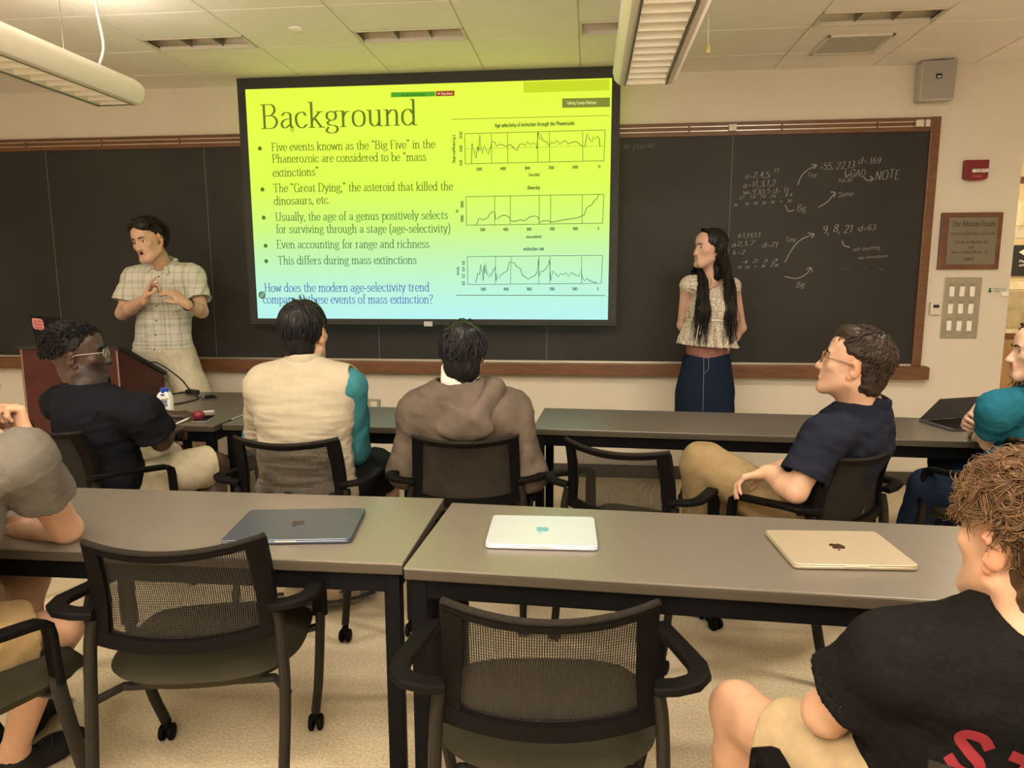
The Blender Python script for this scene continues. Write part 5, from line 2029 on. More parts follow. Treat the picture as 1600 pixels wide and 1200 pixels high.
def body_mesh(B, root, m, h, hands=(), head=dict(), tintkw=dict(), feet=True, legs=True, toe=None):
    J = B.J
    lo, hi = bounds(list(J.values()), .24 * B.s)
    lo[2] = max(lo[2], -.02)
    hi[2] = J['head'][2] + .16 * B.hs
    F = Field(lo, hi, h)
    for p in B.torso():
        F.add(p, .04)
    for q in 'LR':
        for p in B.arm(q):
            F.add(p, .022)
        if legs:
            for p in B.leg(q):
                F.add(p, .03)
            if feet:
                foot_prims(F, J['an' + q], J['toe' + q], B.s)
    for hd in hands:
        hand_prims(B, F, *hd[0], **hd[1])
    head_prims(B, F, **head)
    V, Fc = F.mesh()
    t = head_tint(B, V, **tintkw)
    return link_mesh('body', V, Fc, m, root, True, tint=t, fix=False)


def sheet(root, name, m, F, smooth=True):
    V, Fc = F.mesh()
    return link_mesh(name, V, Fc, m, root, smooth, fix=False)


def tee(B, h, e=.02, sleeve=.62, se=.022, cuff_flare=.010, hem=None, neck=.060, neck_up=.02, wr=(.006, 22), seed=1, arms='LR', hip=True, back=0.0, kk=.035, neck_front=.03):
    J = B.J
    pts = [J['P'], J['N'], J['shL'], J['shR'], J['elL'], J['elR']]
    lo, hi = bounds(pts, .26 * B.s)
    F = Field(lo, hi, h)
    for p in B.torso(e, hip=hip, back=back):
        F.add(p, .05)
    for q in arms:
        S_, E = J['sh' + q], J['el' + q]
        c = lerp(S_, E, sleeve)
        F.add(tube_end(S_, c, .050 * B.s + se, .044 * B.s + se + cuff_flare), kk)
    F.wrinkle(wr[0], wr[1], seed)
    F.wrinkle(wr[0] * .45, wr[1] * 2.6, seed + 1, (1, 1, 1.6))
    for q in arms:
        S_, E = J['sh' + q], J['el' + q]
        F.sub(bore(S_, lerp(S_, E, sleeve), .044 * B.s + se + cuff_flare - .014), .003)
    N = J['N']
    F.sub(rc(N - B.up * .03 + B.fw * neck_front, N + B.up * .12, neck * B.s, neck * B.s * 1.05), .006)
    F.sub(rc(N + B.up * (neck_up + .065), N + B.up * .25, .085 * B.s), .004)
    if hem is not None:
        F.cut(hem[0], hem[1])
    return F


def sleeve_long(B, q, h, e=.016, frac=.92, seed=3, wr=(.006, 30), start=0.0):
    J = B.J
    S_, E, Wr = J['sh' + q], J['el' + q], J['wr' + q]
    lo, hi = bounds([S_, E, Wr], .13)
    F = Field(lo, hi, h)
    F.add(rc(lerp(S_, E, start), E, .052 * B.s + e, .046 * B.s + e), .02)
    F.add(tube_end(E, lerp(E, Wr, frac), .046 * B.s + e, .034 * B.s + e * .8), .02)
    F.wrinkle(wr[0], wr[1], seed)
    return F


def trousers(B, h, frac=1.0, e=.018, flare=.012, seed=5, wr=(.006, 24), top=None, calf=True):
    """frac <= 1: shorts ending at that share of the thigh; > 1: long, (frac-1) share of the shin"""
    J = B.J
    pts = [J['P']] + [J[k + q] for k in ('hip', 'kn', 'an') for q in 'LR']
    lo, hi = bounds(pts, .2)
    F = Field(lo, hi, h)
    F.add(ell(J['P'], np.array((.168 * B.w, .124, .125)) * B.s + e, B.Rt), .04)
    for q in 'LR':
        Hp, K, A = J['hip' + q], J['kn' + q], J['an' + q]
        if frac <= 1:
            c = lerp(Hp, K, frac)
            d = nrm(K - Hp)
            F.add(tube_end(Hp, c, .088 * B.s + e, .068 * B.s + e + flare), .035)
        else:
            c = lerp(K, A, frac - 1)
            d = nrm(A - K)
            F.add(rc(Hp, K, .088 * B.s + e, .066 * B.s + e), .035)
            F.add(rc(K, c, .066 * B.s + e, .050 * B.s + e + flare), .02)
    F.wrinkle(wr[0], wr[1], seed)
    if frac <= 1:
        for q in 'LR':
            Hp, K = J['hip' + q], J['kn' + q]
            F.sub(bore(Hp, lerp(Hp, K, frac), .068 * B.s + e + flare - .014), .003)
    if top is not None:
        F.cut(*top)
    return F


def shoes(B, root, m, h=.005, toe=True):
    for q in 'LR':
        an, tp = B.J['an' + q], B.J['toe' + q]
        lo, hi = bounds([an, tp, (an[0], an[1], .02)], .12)
        lo[2] = -.012
        F = Field(lo, hi, h)
        foot_prims(F, an + np.array((0, 0, .0)), tp, B.s, .007)
        d = nrm((tp - an) * (1, 1, 0))
        F.sub(rc(an + np.array((0, 0, .02)), an + np.array((0, 0, .2)), .046), .004)
        F.cut((0, 0, .002), (0, 0, -1))
        o = sheet(root, 'shoe', m, F)


def glasses(B, root, m, m_lens, w=1.0):
    g = MB()
    for q in (-1, 1):
        a = np.linspace(0, 2 * np.pi, 25)[:-1]
        P = [B.H(q * .033 + .024 * math.cos(t) * w, .101 - .12 * max(0, abs(q * .033 + .024 * math.cos(t)) - .045), .004 + .019 * math.sin(t)) for t in a]
        g.tube(P, .0024, 6, closed=True)
        g.tube(spline([B.H(q * .057, .099, .010), B.H(q * .074, .075, .010), B.H(q * .081, .01, .008), B.H(q * .082, -.012, -.004), B.H(q * .080, -.022, -.018)], 5), .0024, 6)
    g.tube(spline([B.H(-.010, .102, .008), B.H(0, .105, .011), B.H(.010, .102, .008)], 4), .0022, 6)
    o = g.build('glasses', m, root, smooth=True)
    for q in (-1, 1):
        a = np.linspace(0, 2 * np.pi, 25)[:-1]
        V = [B.H(q * .033 + .0235 * math.cos(t) * w, .101 - .12 * max(0, abs(q * .033 + .024 * math.cos(t)) - .045), .004 + .0185 * math.sin(t)) for t in a]
        V = V + [v + B.Rh @ np.array((0, -.0012, 0)) for v in V]
        n = 24
        l = link_mesh('lens', V, [tuple(range(n)), tuple(range(n, 2 * n))[::-1]] + [(i, (i + 1) % n, n + (i + 1) % n, n + i) for i in range(n)], m_lens, o, False)
    return o


# ------------------------------------------------------------------ people
m_lens = mat('spectacle_lens', (.9, .95, .95), .05)
m_lens.node_tree.nodes['Principled BSDF'].inputs['Alpha'].default_value = .12
m_shoe_dark = cloth('dark_shoe_canvas', (.018, .017, .017), .7)


def chair_frame(i):
    (x, y), a, _ = CHAIRS[i]
    R = rotz(math.radians(a))
    return lambda u, v, z: np.array((x, y, 0)) + R @ np.array((u, v, z))


HAIR_ABOVE = lambda p: (p[2] > .068 or p[1] < .012) and (p[2] > .032 or p[1] < -.040) and p[2] > -.055 and not (p[1] > -.02 and p[2] < .078 and abs(p[0]) > .03) and not (p[1] > .055 and p[2] < .085)
CROWN = np.array((0.015, -.055, .125))


def flow_crown(P):
    v = P - CROWN
    return v / (np.linalg.norm(v, axis=1)[:, None] + 1e-6) + np.array((0, 0, -.25))


FACE_CUT = [((0, .115, -.045), (.085, .085, .105)), ((.0, .03, -.145), (.10, .11, .085))]
EAR_CUT = [((s_ * .088, .006, -.012), (.022, .030, .045)) for s_ in (-1, 1)] + [((s_ * .084, .044, .020), (.024, .032, .026)) for s_ in (-1, 1)] + [((s_ * .068, .062, .034), (.032, .030, .030)) for s_ in (-1, 1)]

# ---------------------------------------------------------------- 1 standing presenter
sk = skin('skin_fair', (.50, .31, .21))
J = dict(head=at(233, 377, 4.60), N=at(258, 417, 4.72), P=at(256, 545, 4.74),
         shR=at(210, 437, 4.70), shL=at(303, 434, 4.74), elR=at(191, 490, 4.62), wrR=at(228, 466, 4.44), elL=at(315, 487, 4.66), wrL=at(290, 474, 4.46))
J['hipR'] = J['P'] + (-.10, 0, -.05); J['hipL'] = J['P'] + (.10, 0, -.05)
J['knR'] = np.array((-2.99, 4.74, .52)); J['anR'] = np.array((-3.00, 4.76, .09)); J['toeR'] = np.array((-3.03, 4.56, .03))
J['knL'] = np.array((-2.74, 4.74, .52)); J['anL'] = np.array((-2.72, 4.76, .09)); J['toeL'] = np.array((-2.68, 4.56, .03))
B = Body(J, (-.14, -.97, -.18), head_roll=-.16, s_=1.08, width=1.0, head_s=1.12)
root = person_root('man standing by the lectern in a pale plaid shirt with both hands raised', (-2.92, 4.74))
hR = (J['wrR'], (.45, -.10, .88), (.2, -.9, .3)), dict(curl=dict(n=(.9, .25, -.35), f=[(12, 12, 8), (55, 65, 40), (65, 75, 45), (70, 80, 45)]), thumb=(.5, .6))
hL = (J['wrL'], (-.62, -.25, .70), (.35, -.45, .8)), dict(curl=dict(n=(-.75, .35, -.55), f=[(28, 40, 25), (34, 45, 28), (38, 48, 30), (40, 50, 30)]), thumb=(.9, .15))
body_mesh(B, root, sk, .0042, [hR, hL], dict(mouth_open=.8), dict(lip=(1, .72, .68), cavity=(.10, .05, .05)))
eyes(B, root); m_h1 = hairmat('hair_dark_brown', (.018, .012, .009))
brows(B, root, m_h1)
rng = np.random.default_rng(11)
cap = hair_cap(B, .0045, [((0, -.018, .050), (.080, .100, .086)), ((0, .02, .100), (.060, .062, .042)), ((-.03, .045, .094), (.045, .04, .034))], FACE_CUT + EAR_CUT, .006, 90, 2)
lk = comb(B, 420, rng, HAIR_ABOVE, lambda P: flow_crown(P) + np.array((-.15, .35, 0)), lambda P: np.where(P[:, 2] > .06, .052 - .030 * (P[:, 1] > .015), .014), off0=.010, rise=.020, wave=.45, curl=.006, curl_n=1.2, rad=.0034)
hair_build(B, root, m_h1, cap, [(lk, (.6, 1.7))])
m_plaid = cloth('plaid_shirt', (.56, .53, .42), .85)
nt, b = nodes(m_plaid)
tc = nt.nodes.new('ShaderNodeTexCoord')
sep = nt.nodes.new('ShaderNodeSeparateXYZ'); nt.links.new(tc.outputs['Object'], sep.inputs[0])


def stripes(nt, out, freq, w):
    a = nt.nodes.new('ShaderNodeMath'); a.operation = 'MULTIPLY'; a.inputs[1].default_value = freq; nt.links.new(out, a.inputs[0])
    c = nt.nodes.new('ShaderNodeMath'); c.operation = 'SINE'; nt.links.new(a.outputs[0], c.inputs[0])
    d = nt.nodes.new('ShaderNodeMath'); d.operation = 'GREATER_THAN'; d.inputs[1].default_value = w; nt.links.new(c.outputs[0], d.inputs[0])
    return d.outputs[0]


s1, s2, s3, s4 = stripes(nt, sep.outputs['X'], 130, .86), stripes(nt, sep.outputs['Z'], 120, .86), stripes(nt, sep.outputs['X'], 47, .93), stripes(nt, sep.outputs['Z'], 44, .93)
acc = None
for s_ in (s1, s2, s3, s4):
    if acc is None: acc = s_; continue
    a = nt.nodes.new('ShaderNodeMath'); a.operation = 'ADD'; nt.links.new(acc, a.inputs[0]); nt.links.new(s_, a.inputs[1]); acc = a.outputs[0]
mr = nt.nodes.new('ShaderNodeMapRange'); mr.inputs[1].default_value = 0; mr.inputs[2].default_value = 2; mr.inputs[3].default_value = 0; mr.inputs[4].default_value = .55
nt.links.new(acc, mr.inputs[0])
mx = nt.nodes.new('ShaderNodeMix'); mx.data_type = 'RGBA'; nt.links.new(mr.outputs[0], mx.inputs[0])
mx.inputs[6].default_value = (.54, .53, .46, 1); mx.inputs[7].default_value = (.20, .19, .145, 1)
nt.links.new(mx.outputs[2], b.inputs['Base Color'])
hemz = at(255, 560, 4.7)[2]
F = tee(B, .005, .030, .66, .026, .014, hem=((0, 0, hemz), (0, 0, -1)), neck=.062, neck_up=.03, wr=(.008, 20), seed=21)
sheet(root, 'shirt', m_plaid, F)
# collar wings, placket, buttons
F = Field(J['N'] - .16, J['N'] + .16, .004)
for q in (-1, 1):
    a0 = J['N'] + B.rt * q * .062 + B.up * .052 - B.fw * .02
    F.add(rc(J['N'] - B.fw * .075 + B.up * .06, a0, .013, .013), .01)
    F.add(rc(a0, J['N'] + B.rt * q * .048 + B.fw * .085 - B.up * .005, .014, .011), .01)
    F.add(rc(J['N'] + B.rt * q * .050 + B.fw * .085, J['N'] + B.rt * q * .072 + B.fw * .115 - B.up * .035, .014, .008), .012)
sheet(root, 'collar', m_plaid, F)
m_btn = mat('shirt_button', (.12, .10, .07), .4)
bvh_src = [o for o in root.children if o.name.startswith('shirt')][0]


for k in range(6):
    org = lerp(J['N'] - B.up * .06, J['P'] - B.up * .02, k / 5.4) + B.fw * .6 - B.rt * .012
    p, nn = surf_hit(bvh_src, org, -B.fw)
    if p is not None:
        Rb = frame(nn)
        MB().lathe([(0, .003), (.006, .003), (.0065, 0)], p, np.stack([Rb[:, 0], Rb[:, 2], Rb[:, 1]], 1), 10).build('button', m_btn, root)
m_short1 = cloth('stone_shorts', (.50, .45, .34), .9)
F = trousers(B, .0055, .97, .026, .03, 31, (.008, 26), top=((0, 0, hemz + .07), (0, 0, 1)))
sheet(root, 'shorts', m_short1, F)
shoes(B, root, m_shoe_dark, .006)
# wrist watch
wd = nrm(J['elL'] - J['wrL'])
c = J['wrL'] + wd * .03
Rw = frame(wd)
a = np.linspace(0, 2 * np.pi, 21)[:-1]
wt = MB().tube([c + Rw @ np.array((.033 * math.cos(t), 0, .033 * math.sin(t))) for t in a], 1.0, prof=[(.009, .002), (-.009, .002), (-.009, -.002), (.009, -.002)], closed=True).build('watch_strap', m_shoe_dark, root, smooth=SM)
toc = nrm(np.array((0, 0, 1.5)) - c); toc = nrm(toc - wd * (toc @ wd))
Rf = frame(toc)
MB().lathe([(0, .006), (.015, .006), (.017, .003), (.017, 0)], c + toc * .031, np.stack([Rf[:, 0], Rf[:, 2], Rf[:, 1]], 1), 18).build('watch_face', mat('watch_dial', (.55, .6, .58), .15), wt, smooth=SM)

# ---------------------------------------------------------------- 2 standing woman
J = dict(head=at(1109, 389, 4.70), N=at(1109, 433, 4.76), P=at(1103, 580, 4.76),
         shL=at(1146, 450, 4.80), shR=at(1074, 447, 4.72), elL=at(1158, 512, 4.90), wrL=at(1128, 552, 4.93), elR=at(1066, 508, 4.82), wrR=at(1092, 552, 4.92))
J['hipR'] = J['P'] + (-.085, -.01, -.03); J['hipL'] = J['P'] + (.085, .01, -.03)
for q, x in (('R', .70), ('L', .86)):
    J['kn' + q] = np.array((x, 4.74, .50)); J['an' + q] = np.array((x, 4.79, .09)); J['toe' + q] = np.array((x - .05, 4.60, .03))
B = Body(J, (-.93, -.40, .02), s_=1.02, width=.84, female=True, neck_r=.046, head_s=1.0)
root = person_root('woman standing before the blackboard with long dark hair and a denim skirt', (.78, 4.77))
hL = (J['wrL'], (-.8, .0, -.5), (0, -.3, 1)), dict(curl=dict(n=(0, -1, 0), f=CURL_RELAX))
hR = (J['wrR'], (.8, .0, -.5), (0, -.3, 1)), dict(curl=dict(n=(0, -1, 0), f=CURL_RELAX))
sk2 = skin('skin_rosy', (.50, .31, .23))
body_mesh(B, root, sk2, .0042, [hL, hR], dict(jaw=.84, nose=.95, brow=.6), dict(lip=(.92, .62, .60)))
eyes(B, root, (.07, .06, .05)); m_h2 = hairmat('hair_black_long', (.010, .008, .007))
brows(B, root, m_h2, .0034)
cap = hair_cap(B, .0045, [((0, -.020, .046), (.084, .102, .088)), ((0, -.045, -.03), (.080, .075, .10)), ((0, -.05, -.12), (.060, .05, .085))],
               [((0, .124, -.052), (.078, .086, .093)), ((.0, .06, -.16), (.075, .09, .085))] + [((s_ * .092, .012, -.008), (.020, .024, .034)) for s_ in (-1, 1)], .0035, 130, 4, (1, 1, .2))
sheetcap = cap
rng = np.random.default_rng(5)
NL = 300
paths = np.zeros((NL, 26, 3)); rad = np.zeros((NL, 26))
for i in range(NL):
    q = -1 if i % 2 else 1
    th0 = rng.uniform(-.9, 1.15)              # position around the side: front to back
    st = B.H(q * .012 + rng.uniform(-.01, .01), .055 - .10 * rng.uniform(0, 1), .125)
    side = B.H(q * (.086 + rng.uniform(0, .012)), -.035 + .035 * th0 * (1 if th0 > 0 else 1), -.03 + rng.uniform(-.02, .02))
    mid = B.H(q * .088, -.03 + .02 * th0, .06)
    front = rng.uniform() < .72
    chest = J['N'] + B.rt * q * rng.uniform(.055, .130) + (B.fw * rng.uniform(.095, .130) if front else -B.fw * .12) - B.up * .10
    L = rng.uniform(.26, .40) if front else rng.uniform(.2, .34)
    end = chest + B.rt * q * rng.uniform(-.02, .035) - np.array((0, 0, L - .06)) + B.fw * rng.uniform(.0, .02)
    P = spline([st, mid, side, lerp(side, chest, .5) + B.rt * q * .012, chest, lerp(chest, end, .5), end], 5)[:31]
    P = P[np.linspace(0, len(P) - 1, 26).astype(int)]
    t = np.linspace(0, 1, 26)
    ph = rng.uniform(0, 6.28)
    w_ = .004 + .010 * np.clip(t - .45, 0, 1)
    P = P + (w_ * np.sin(t * 16 + ph))[:, None] * B.rt + (w_ * np.cos(t * 15 + ph))[:, None] * B.fw
    paths[i] = P
    rad[i] = (.0048 * (1 - .72 * t ** 1.5)) * rng.uniform(.6, 1.2)
hair_p, hair_r = paths, rad
m_bl = cloth('floral_blouse', (.46, .41, .33), .9, noise=.5, nscale=95)
hz = at(1105, 541, 4.7)[2]
wz_ = at(1105, 500, 4.7)[2]
F = Field(*bounds([J['P'], J['N'], J['shL'], J['shR']], .25), .0048)
for p in B.torso(.014, hip=False, bust=.62, sh=.044):
    F.add(p, .04)
wc = np.array((lerp(J['P'], J['N'], .42)[0], lerp(J['P'], J['N'], .42)[1], wz_))
for k in range(9):
    z = wz_ - k * (wz_ - hz + .02) / 8
    rr = .128 + .062 * (k / 8) ** .8
    F.add(ell((wc[0], wc[1] + .0, z), (rr * 1.02, rr * .82, .03)), .02)
idx = np.argwhere(np.abs(F.v) < .03)
Pp = F.lo + idx * F.h
ang = np.arctan2(Pp[:, 1] - wc[1], Pp[:, 0] - wc[0])
below = np.clip((wz_ - Pp[:, 2]) / .03, 0, 1)
F.v[tuple(idx.T)] += (below * (.0065 * np.sin(ang * 17) + .004 * np.sin(ang * 31 + 1))).astype(np.float32)
F.wrinkle(.004, 34, 8)
for q in ('L', 'R'):
    d = nrm(J['el' + q] - J['sh' + q])
    F.sub(rc(J['sh' + q] + d * .05, J['sh' + q] + d * .22, .062), .004)
nk = J['N']
F.sub(rc(nk + B.up * .12, nk - B.up * .02, .085), .004)
F.sub(rc(nk + B.fw * .10 + B.up * .04, nk + B.fw * .13 - B.up * .10, .050, .014), .004)
F.cut((J['P'][0], 0, hz), (-.07, 0, -1))
bl = sheet(root, 'blouse', m_bl, F)
# drape the locks over the blouse
for i in range(NL):
    for j in range(26):
        p = hair_p[i, j]
        if p[2] < J['N'][2] + .02:
            q, nn = surf_hit(bl, p + B.fw * .5, -B.fw)
            if q is not None:
                gap = (p - q) @ B.fw
                if -.16 < gap < .008:
                    hair_p[i, j] = p + B.fw * (.008 + .006 * (i % 5) / 5 - gap)
hair_build(B, root, m_h2, cap, [((hair_p, hair_r), (.6, 1.8))])
# ruffled cap sleeves
for q, sg in (('L', 1), ('R', -1)):
    V, Fc = [], []
    n, m_ = 40, 7
    d = nrm(J['el' + q] - J['sh' + q])
    out = B.rt * sg
    for i in range(n):
        t = i / (n - 1)
        a = math.pi * (-.08 + 1.16 * t)
        rim = J['sh' + q] - out * .012 + (B.fw * math.cos(a) * .075 + B.up * math.sin(a) * .062)
        for j in range(m_):
            u = j / (m_ - 1)
            V.append(rim + (out * .9 - B.up * .3 * u + (B.fw * math.cos(a) + B.up * math.sin(a)) * .25) * u * .050 + np.array((0, 0, 1)) * .010 * u * math.sin(t * 44) + B.fw * .008 * u * math.cos(t * 40))
    Fc = [(i * m_ + j, (i + 1) * m_ + j, (i + 1) * m_ + j + 1, i * m_ + j + 1) for i in range(n - 1) for j in range(m_ - 1)]
    o = link_mesh('cap_sleeve', V, Fc, m_bl, root, True)
    md = o.modifiers.new('thick', 'SOLIDIFY'); md.thickness = .003
# waist drawstring with bow ends
a = np.linspace(0, 2 * np.pi, 41)[:-1]
bw = MB()
P = []
for t in a:
    dr = np.array((math.cos(t), math.sin(t), 0))
    p, nn = surf_hit(bl, (wc[0] + dr[0] * .6, wc[1] + dr[1] * .6, wz_), -dr)
    P.append(p + dr * .001 if p is not None else np.array((wc[0], wc[1], wz_)) + dr * .13)
bw.tube(np.array(P), .0055, 6, closed=True)
kn = at(1094, 497, 4.6)
kp, _ = surf_hit(bl, kn + np.array((0, -.4, 0)), (0, 1, 0))
kp = kp if kp is not None else kn
for dx, ln in ((-.004, .16), (.012, .10)):
    bw.tube(spline([kp + (0, -.004, 0), kp + (dx, -.012, -.04), kp + (dx - .01, -.03, -.09), kp + (dx * 1.5 - .02, -.045, -ln)], 5), .0022, 5)
bw.build('drawstring', cloth('drawstring_cream', (.62, .56, .44)), root, smooth=True)
z0, z1 = hz + .03, at(1103, 556, 4.7)[2]
m_pink = cloth('pink_undershirt', (.25, .115, .095), .85)
F = Field(*bounds([J['P'], J['N']], .25), .006)
for p in B.torso(.012):
    F.add(p, .04)
F.wrinkle(.004, 30, 9)
F.cut((0, 0, z0), (0, 0, 1)); F.cut((0, 0, z1 - .03), (0, 0, -1))
sheet(root, 'undershirt', m_pink, F)
m_den = cloth('dark_denim', (.010, .017, .035), .85, noise=.2, nscale=200)
F = Field((.45, 4.45, .40), (1.15, 5.1, 1.2), .006)
zw = z1
for k in range(16):
    t = k / 15
    z = zw - .02 - t * (zw - .48)
    rx = .148 + .040 * min(1, t * 2.2) + .004 * t
    F.add(ell((J['P'][0], J['P'][1], z), (rx, rx * .78, .06)), .03)
F.wrinkle(.004, 16, 10)
F.cut((0, 0, zw + .008), (0, 0, 1)); F.cut((0, 0, .47), (0, 0, -1))
skt = sheet(root, 'skirt', m_den, F)
st_ = MB()
pts = []
for z in np.linspace(zw - .005, .55, 24):
    p, nn = surf_hit(skt, (J['P'][0] - .035, 4.2, z), (0, 1, 0))
    if p is not None: pts.append(p + (0, -.0012, 0))
st_.tube(pts, .0016, 5)
fly = []
for t in np.linspace(0, 1, 10):
    p, nn = surf_hit(skt, (J['P'][0] - .005 - .03 * max(0, t - .7) / .3, 4.2, zw - .005 - .105 * t), (0, 1, 0))
    if p is not None: fly.append(p + (0, -.0012, 0))
st_.tube(fly, .0016, 5)
st_.build('seam_stitching', mat('stitch_thread', (.20, .19, .17), .8), skt)
nkl = MB()
pc = at(1101, 460, 4.6); p, nn = surf_hit(bl, (pc[0], 4.2, pc[2]), (0, 1, 0))
pe = (p if p is not None else pc) + (0, -.01, 0)
nkl.tube(spline([J['N'] + B.rt * .045 + B.up * .03 + B.fw * .02, J['N'] + B.rt * .025 + B.fw * .085 - B.up * .03, pe, J['N'] - B.rt * .025 + B.fw * .085 - B.up * .03, J['N'] - B.rt * .045 + B.up * .03 + B.fw * .02], 6), .0014, 5)
nk_o = nkl.build('necklace', mat('necklace_chain', (.2, .12, .08), .35, metal=.6), root, smooth=True)
MB().lathe([(0, -.014), (.009, -.010), (.011, 0), (.007, .010), (0, .013)], pe, n=12).build('pendant_drop', mat('pendant_pale', (.5, .42, .33), .25), nk_o, smooth=True)
shoes(B, root, m_shoe_dark, .006)

# ---------------------------------------------------------------- 3 man in black by the lectern
C = chair_frame(2)
sk3 = skin('skin_deep', (.050, .027, .020))
J = dict(head=at(122, 556, 2.98), N=at(140, 610, 2.96), P=C(0, -.05, .57), shL=at(92, 632, 3.10), shR=at(222, 648, 2.90), elL=C(-.30, .14, .70), wrL=C(-.22, .42, .765), elR=at(252, 690, 2.98), wrR=at(262, 676, 3.22))
J['hipL'], J['hipR'] = C(-.10, -.02, .54), C(.10, -.02, .54)
J['knL'], J['knR'] = C(-.14, .42, .545), C(.17, .42, .545)
J['anL'], J['anR'] = C(-.14, .40, .09), C(.17, .42, .09)
J['toeL'], J['toeR'] = C(-.14, .6, .03), C(.17, .62, .03)
B = Body(J, (.90, .42, .05), s_=1.06, width=1.08, neck_r=.062, head_s=1.14)
root = person_root('seated man in a black shirt and glasses looking right, beside the lectern', C(0, 0, 0))
hands = [((J['wrR'], C(-.5, .8, 0) - C(0, 0, 0), (-.5, .2, .5)), dict(curl=dict(n=(0, 0, -1), f=CURL_RELAX))), ((J['wrL'], C(.6, .7, 0) - C(0, 0, 0), (.2, .2, .9)), dict(curl=dict(n=(.3, .3, -.8), f=CURL_RELAX)))]
body_mesh(B, root, sk3, .005, hands, dict(jaw=1.02), dict(lip=(.8, .6, .6), beard=(.45, .45, .5)))
eyes(B, root, (.03, .015, .01))
m_h3 = hairmat('hair_black_coils', (.009, .008, .008), .6)
brows(B, root, m_h3)
rng = np.random.default_rng(31)
cap = hair_cap(B, .005, [((0, -.022, .050), (.080, .100, .088)), ((0, -.015, .090), (.066, .082, .056))], FACE_CUT + EAR_CUT + [((0, -.05, -.100), (.12, .09, .07))], .006, 150, 6)
reg = lambda p: HAIR_ABOVE(p) and p[2] > .012 + .35 * max(0, p[1])
lk = comb(B, 900, rng, reg, flow_crown, lambda P: .012 + 0 * P[:, 0], off0=.010, rise=.010, wave=.9, curl=.005, curl_n=2.0, rad=.0030, steps=9, lift=.5)
hair_build(B, root, m_h3, cap, [(lk, (.6, 1.9))])
F = Field(B.H(0, .09, -.11) - .06, B.H(0, .09, -.11) + .06, .004)
F.add(B.hell((0, .086, -.108), (.022, .016, .018)), .01); F.wrinkle(.003, 200, 3)
sheet(root, 'chin_beard', m_h3, F)
m_gl3 = mat('wire_spectacles', (.30, .27, .24), .3, metal=.7)
glasses(B, root, m_gl3, m_lens)
m_blk = cloth('black_jersey', (.008, .0085, .012), .85)
F = tee(B, .0055, .026, .72, .028, .014, hem=None, wr=(.008, 18), seed=41, neck=.064, neck_up=.025)
F.cut((0, 0, .50), (0, 0, -1))
sheet(root, 'shirt', m_blk, F)
F = trousers(B, .006, .92, .012, .020, 42)
sheet(root, 'shorts', cloth('cream_shorts', (.42, .37, .27)), F)
shoes(B, root, m_shoe_dark, .006)

# ---------------------------------------------------------------- 4 man in cream and teal, from behind
C = chair_frame(3)
J = dict(head=at(476, 522, 2.95), N=at(476, 572, 2.92), P=C(0, -.05, .57), shL=at(412, 606, 2.93), shR=at(543, 607, 2.93), elL=at(402, 690, 3.12), wrL=at(430, 672, 3.34), elR=at(552, 700, 3.05), wrR=at(520, 672, 3.34))
J['hipL'], J['hipR'] = C(-.10, -.02, .54), C(.10, -.02, .54)
J['knL'], J['knR'] = C(-.18, .42, .545), C(.24, .40, .56)
J['anL'], J['anR'] = C(-.2, .40, .09), C(.26, .36, .09)
J['toeL'], J['toeR'] = C(-.2, .6, .03), C(.28, .56, .03)
B = Body(J, (.10, 1, .05), s_=1.06, width=1.12, neck_r=.058, head_s=1.10)
root = person_root('seated man seen from behind in a cream shirt with teal sleeves', C(0, 0, 0))
hands = [((J['wrR'], (-.8, .5, 0), (0, .6, .5)), dict(curl=dict(n=(0, 0, -1), f=CURL_RELAX))), ((J['wrL'], (.8, .5, 0), (0, .6, .5)), dict(curl=dict(n=(0, 0, -1), f=CURL_RELAX)))]
sk4 = skin('skin_tan', (.50, .31, .20))
body_mesh(B, root, sk4, .005, hands)
eyes(B, root)
m_h4 = hairmat('hair_black_straight', (.008, .008, .009), .38)
brows(B, root, m_h4)
rng = np.random.default_rng(41)
SHORTBACK = lambda p: HAIR_ABOVE(p) or (p[1] < -.04 and p[2] > -.095)
cap = hair_cap(B, .0045, [((0, -.018, .046), (.080, .104, .090)), ((0, -.050, -.035), (.062, .060, .072))], FACE_CUT + EAR_CUT, .0025, 110, 7, (1, 1, .35))
lk = comb(B, 700, rng, SHORTBACK, flow_crown, lambda P: np.where(P[:, 2] > .02, .075, .022), off0=.007, rise=.006, wave=.10, rad=.0032, steps=10, gravity=.25)
fl = comb(B, 16, rng, lambda p: p[2] > .09, lambda P: flow_crown(P) + np.array((-.8, .2, .5)), lambda P: .036 + 0 * P[:, 0], off0=.010, rise=.02, wave=.4, rad=.0022, steps=8, lift=.3)
hair_build(B, root, m_h4, cap, [(lk, (.6, 1.8)), (fl, (.8, 1.8)), (nape(B, 220, rng, .050), (.5, 1.5))])
m_cr = cloth('cream_jersey', (.37, .325, .245), .85, noise=.04)
F = Field(*bounds([J['P'], J['N'], J['shL'], J['shR']], .28), .0055)
for p in B.torso(.030, sh=.060):
    F.add(p, .06)
F.add(ell(J['P'] + B.up * .16, (.19, .14, .20), B.Rt), .05)
F.add(rc(J['shL'], lerp(J['shL'], J['elL'], .95), .078, .072), .05)
F.wrinkle(.007, 17, 51, (.6, 1, 2.0))
F.wrinkle(.006, 40, 52, (.35, 1, 2.4), lambda P: np.clip((1.02 - P[:, 2]) / .2, 0, 1))
F.sub(rc(J['N'] + B.up * .045, J['N'] + B.up * .25, .075), .005)
F.cut((0, 0, .50), (0, 0, -1))
F.sub(rc(J['shR'] + (.035, .0, .045), lerp(J['shR'], J['elR'], .55) + (.045, 0, 0), .058, .062), .004)
sheet(root, 'shirt', m_cr, F)
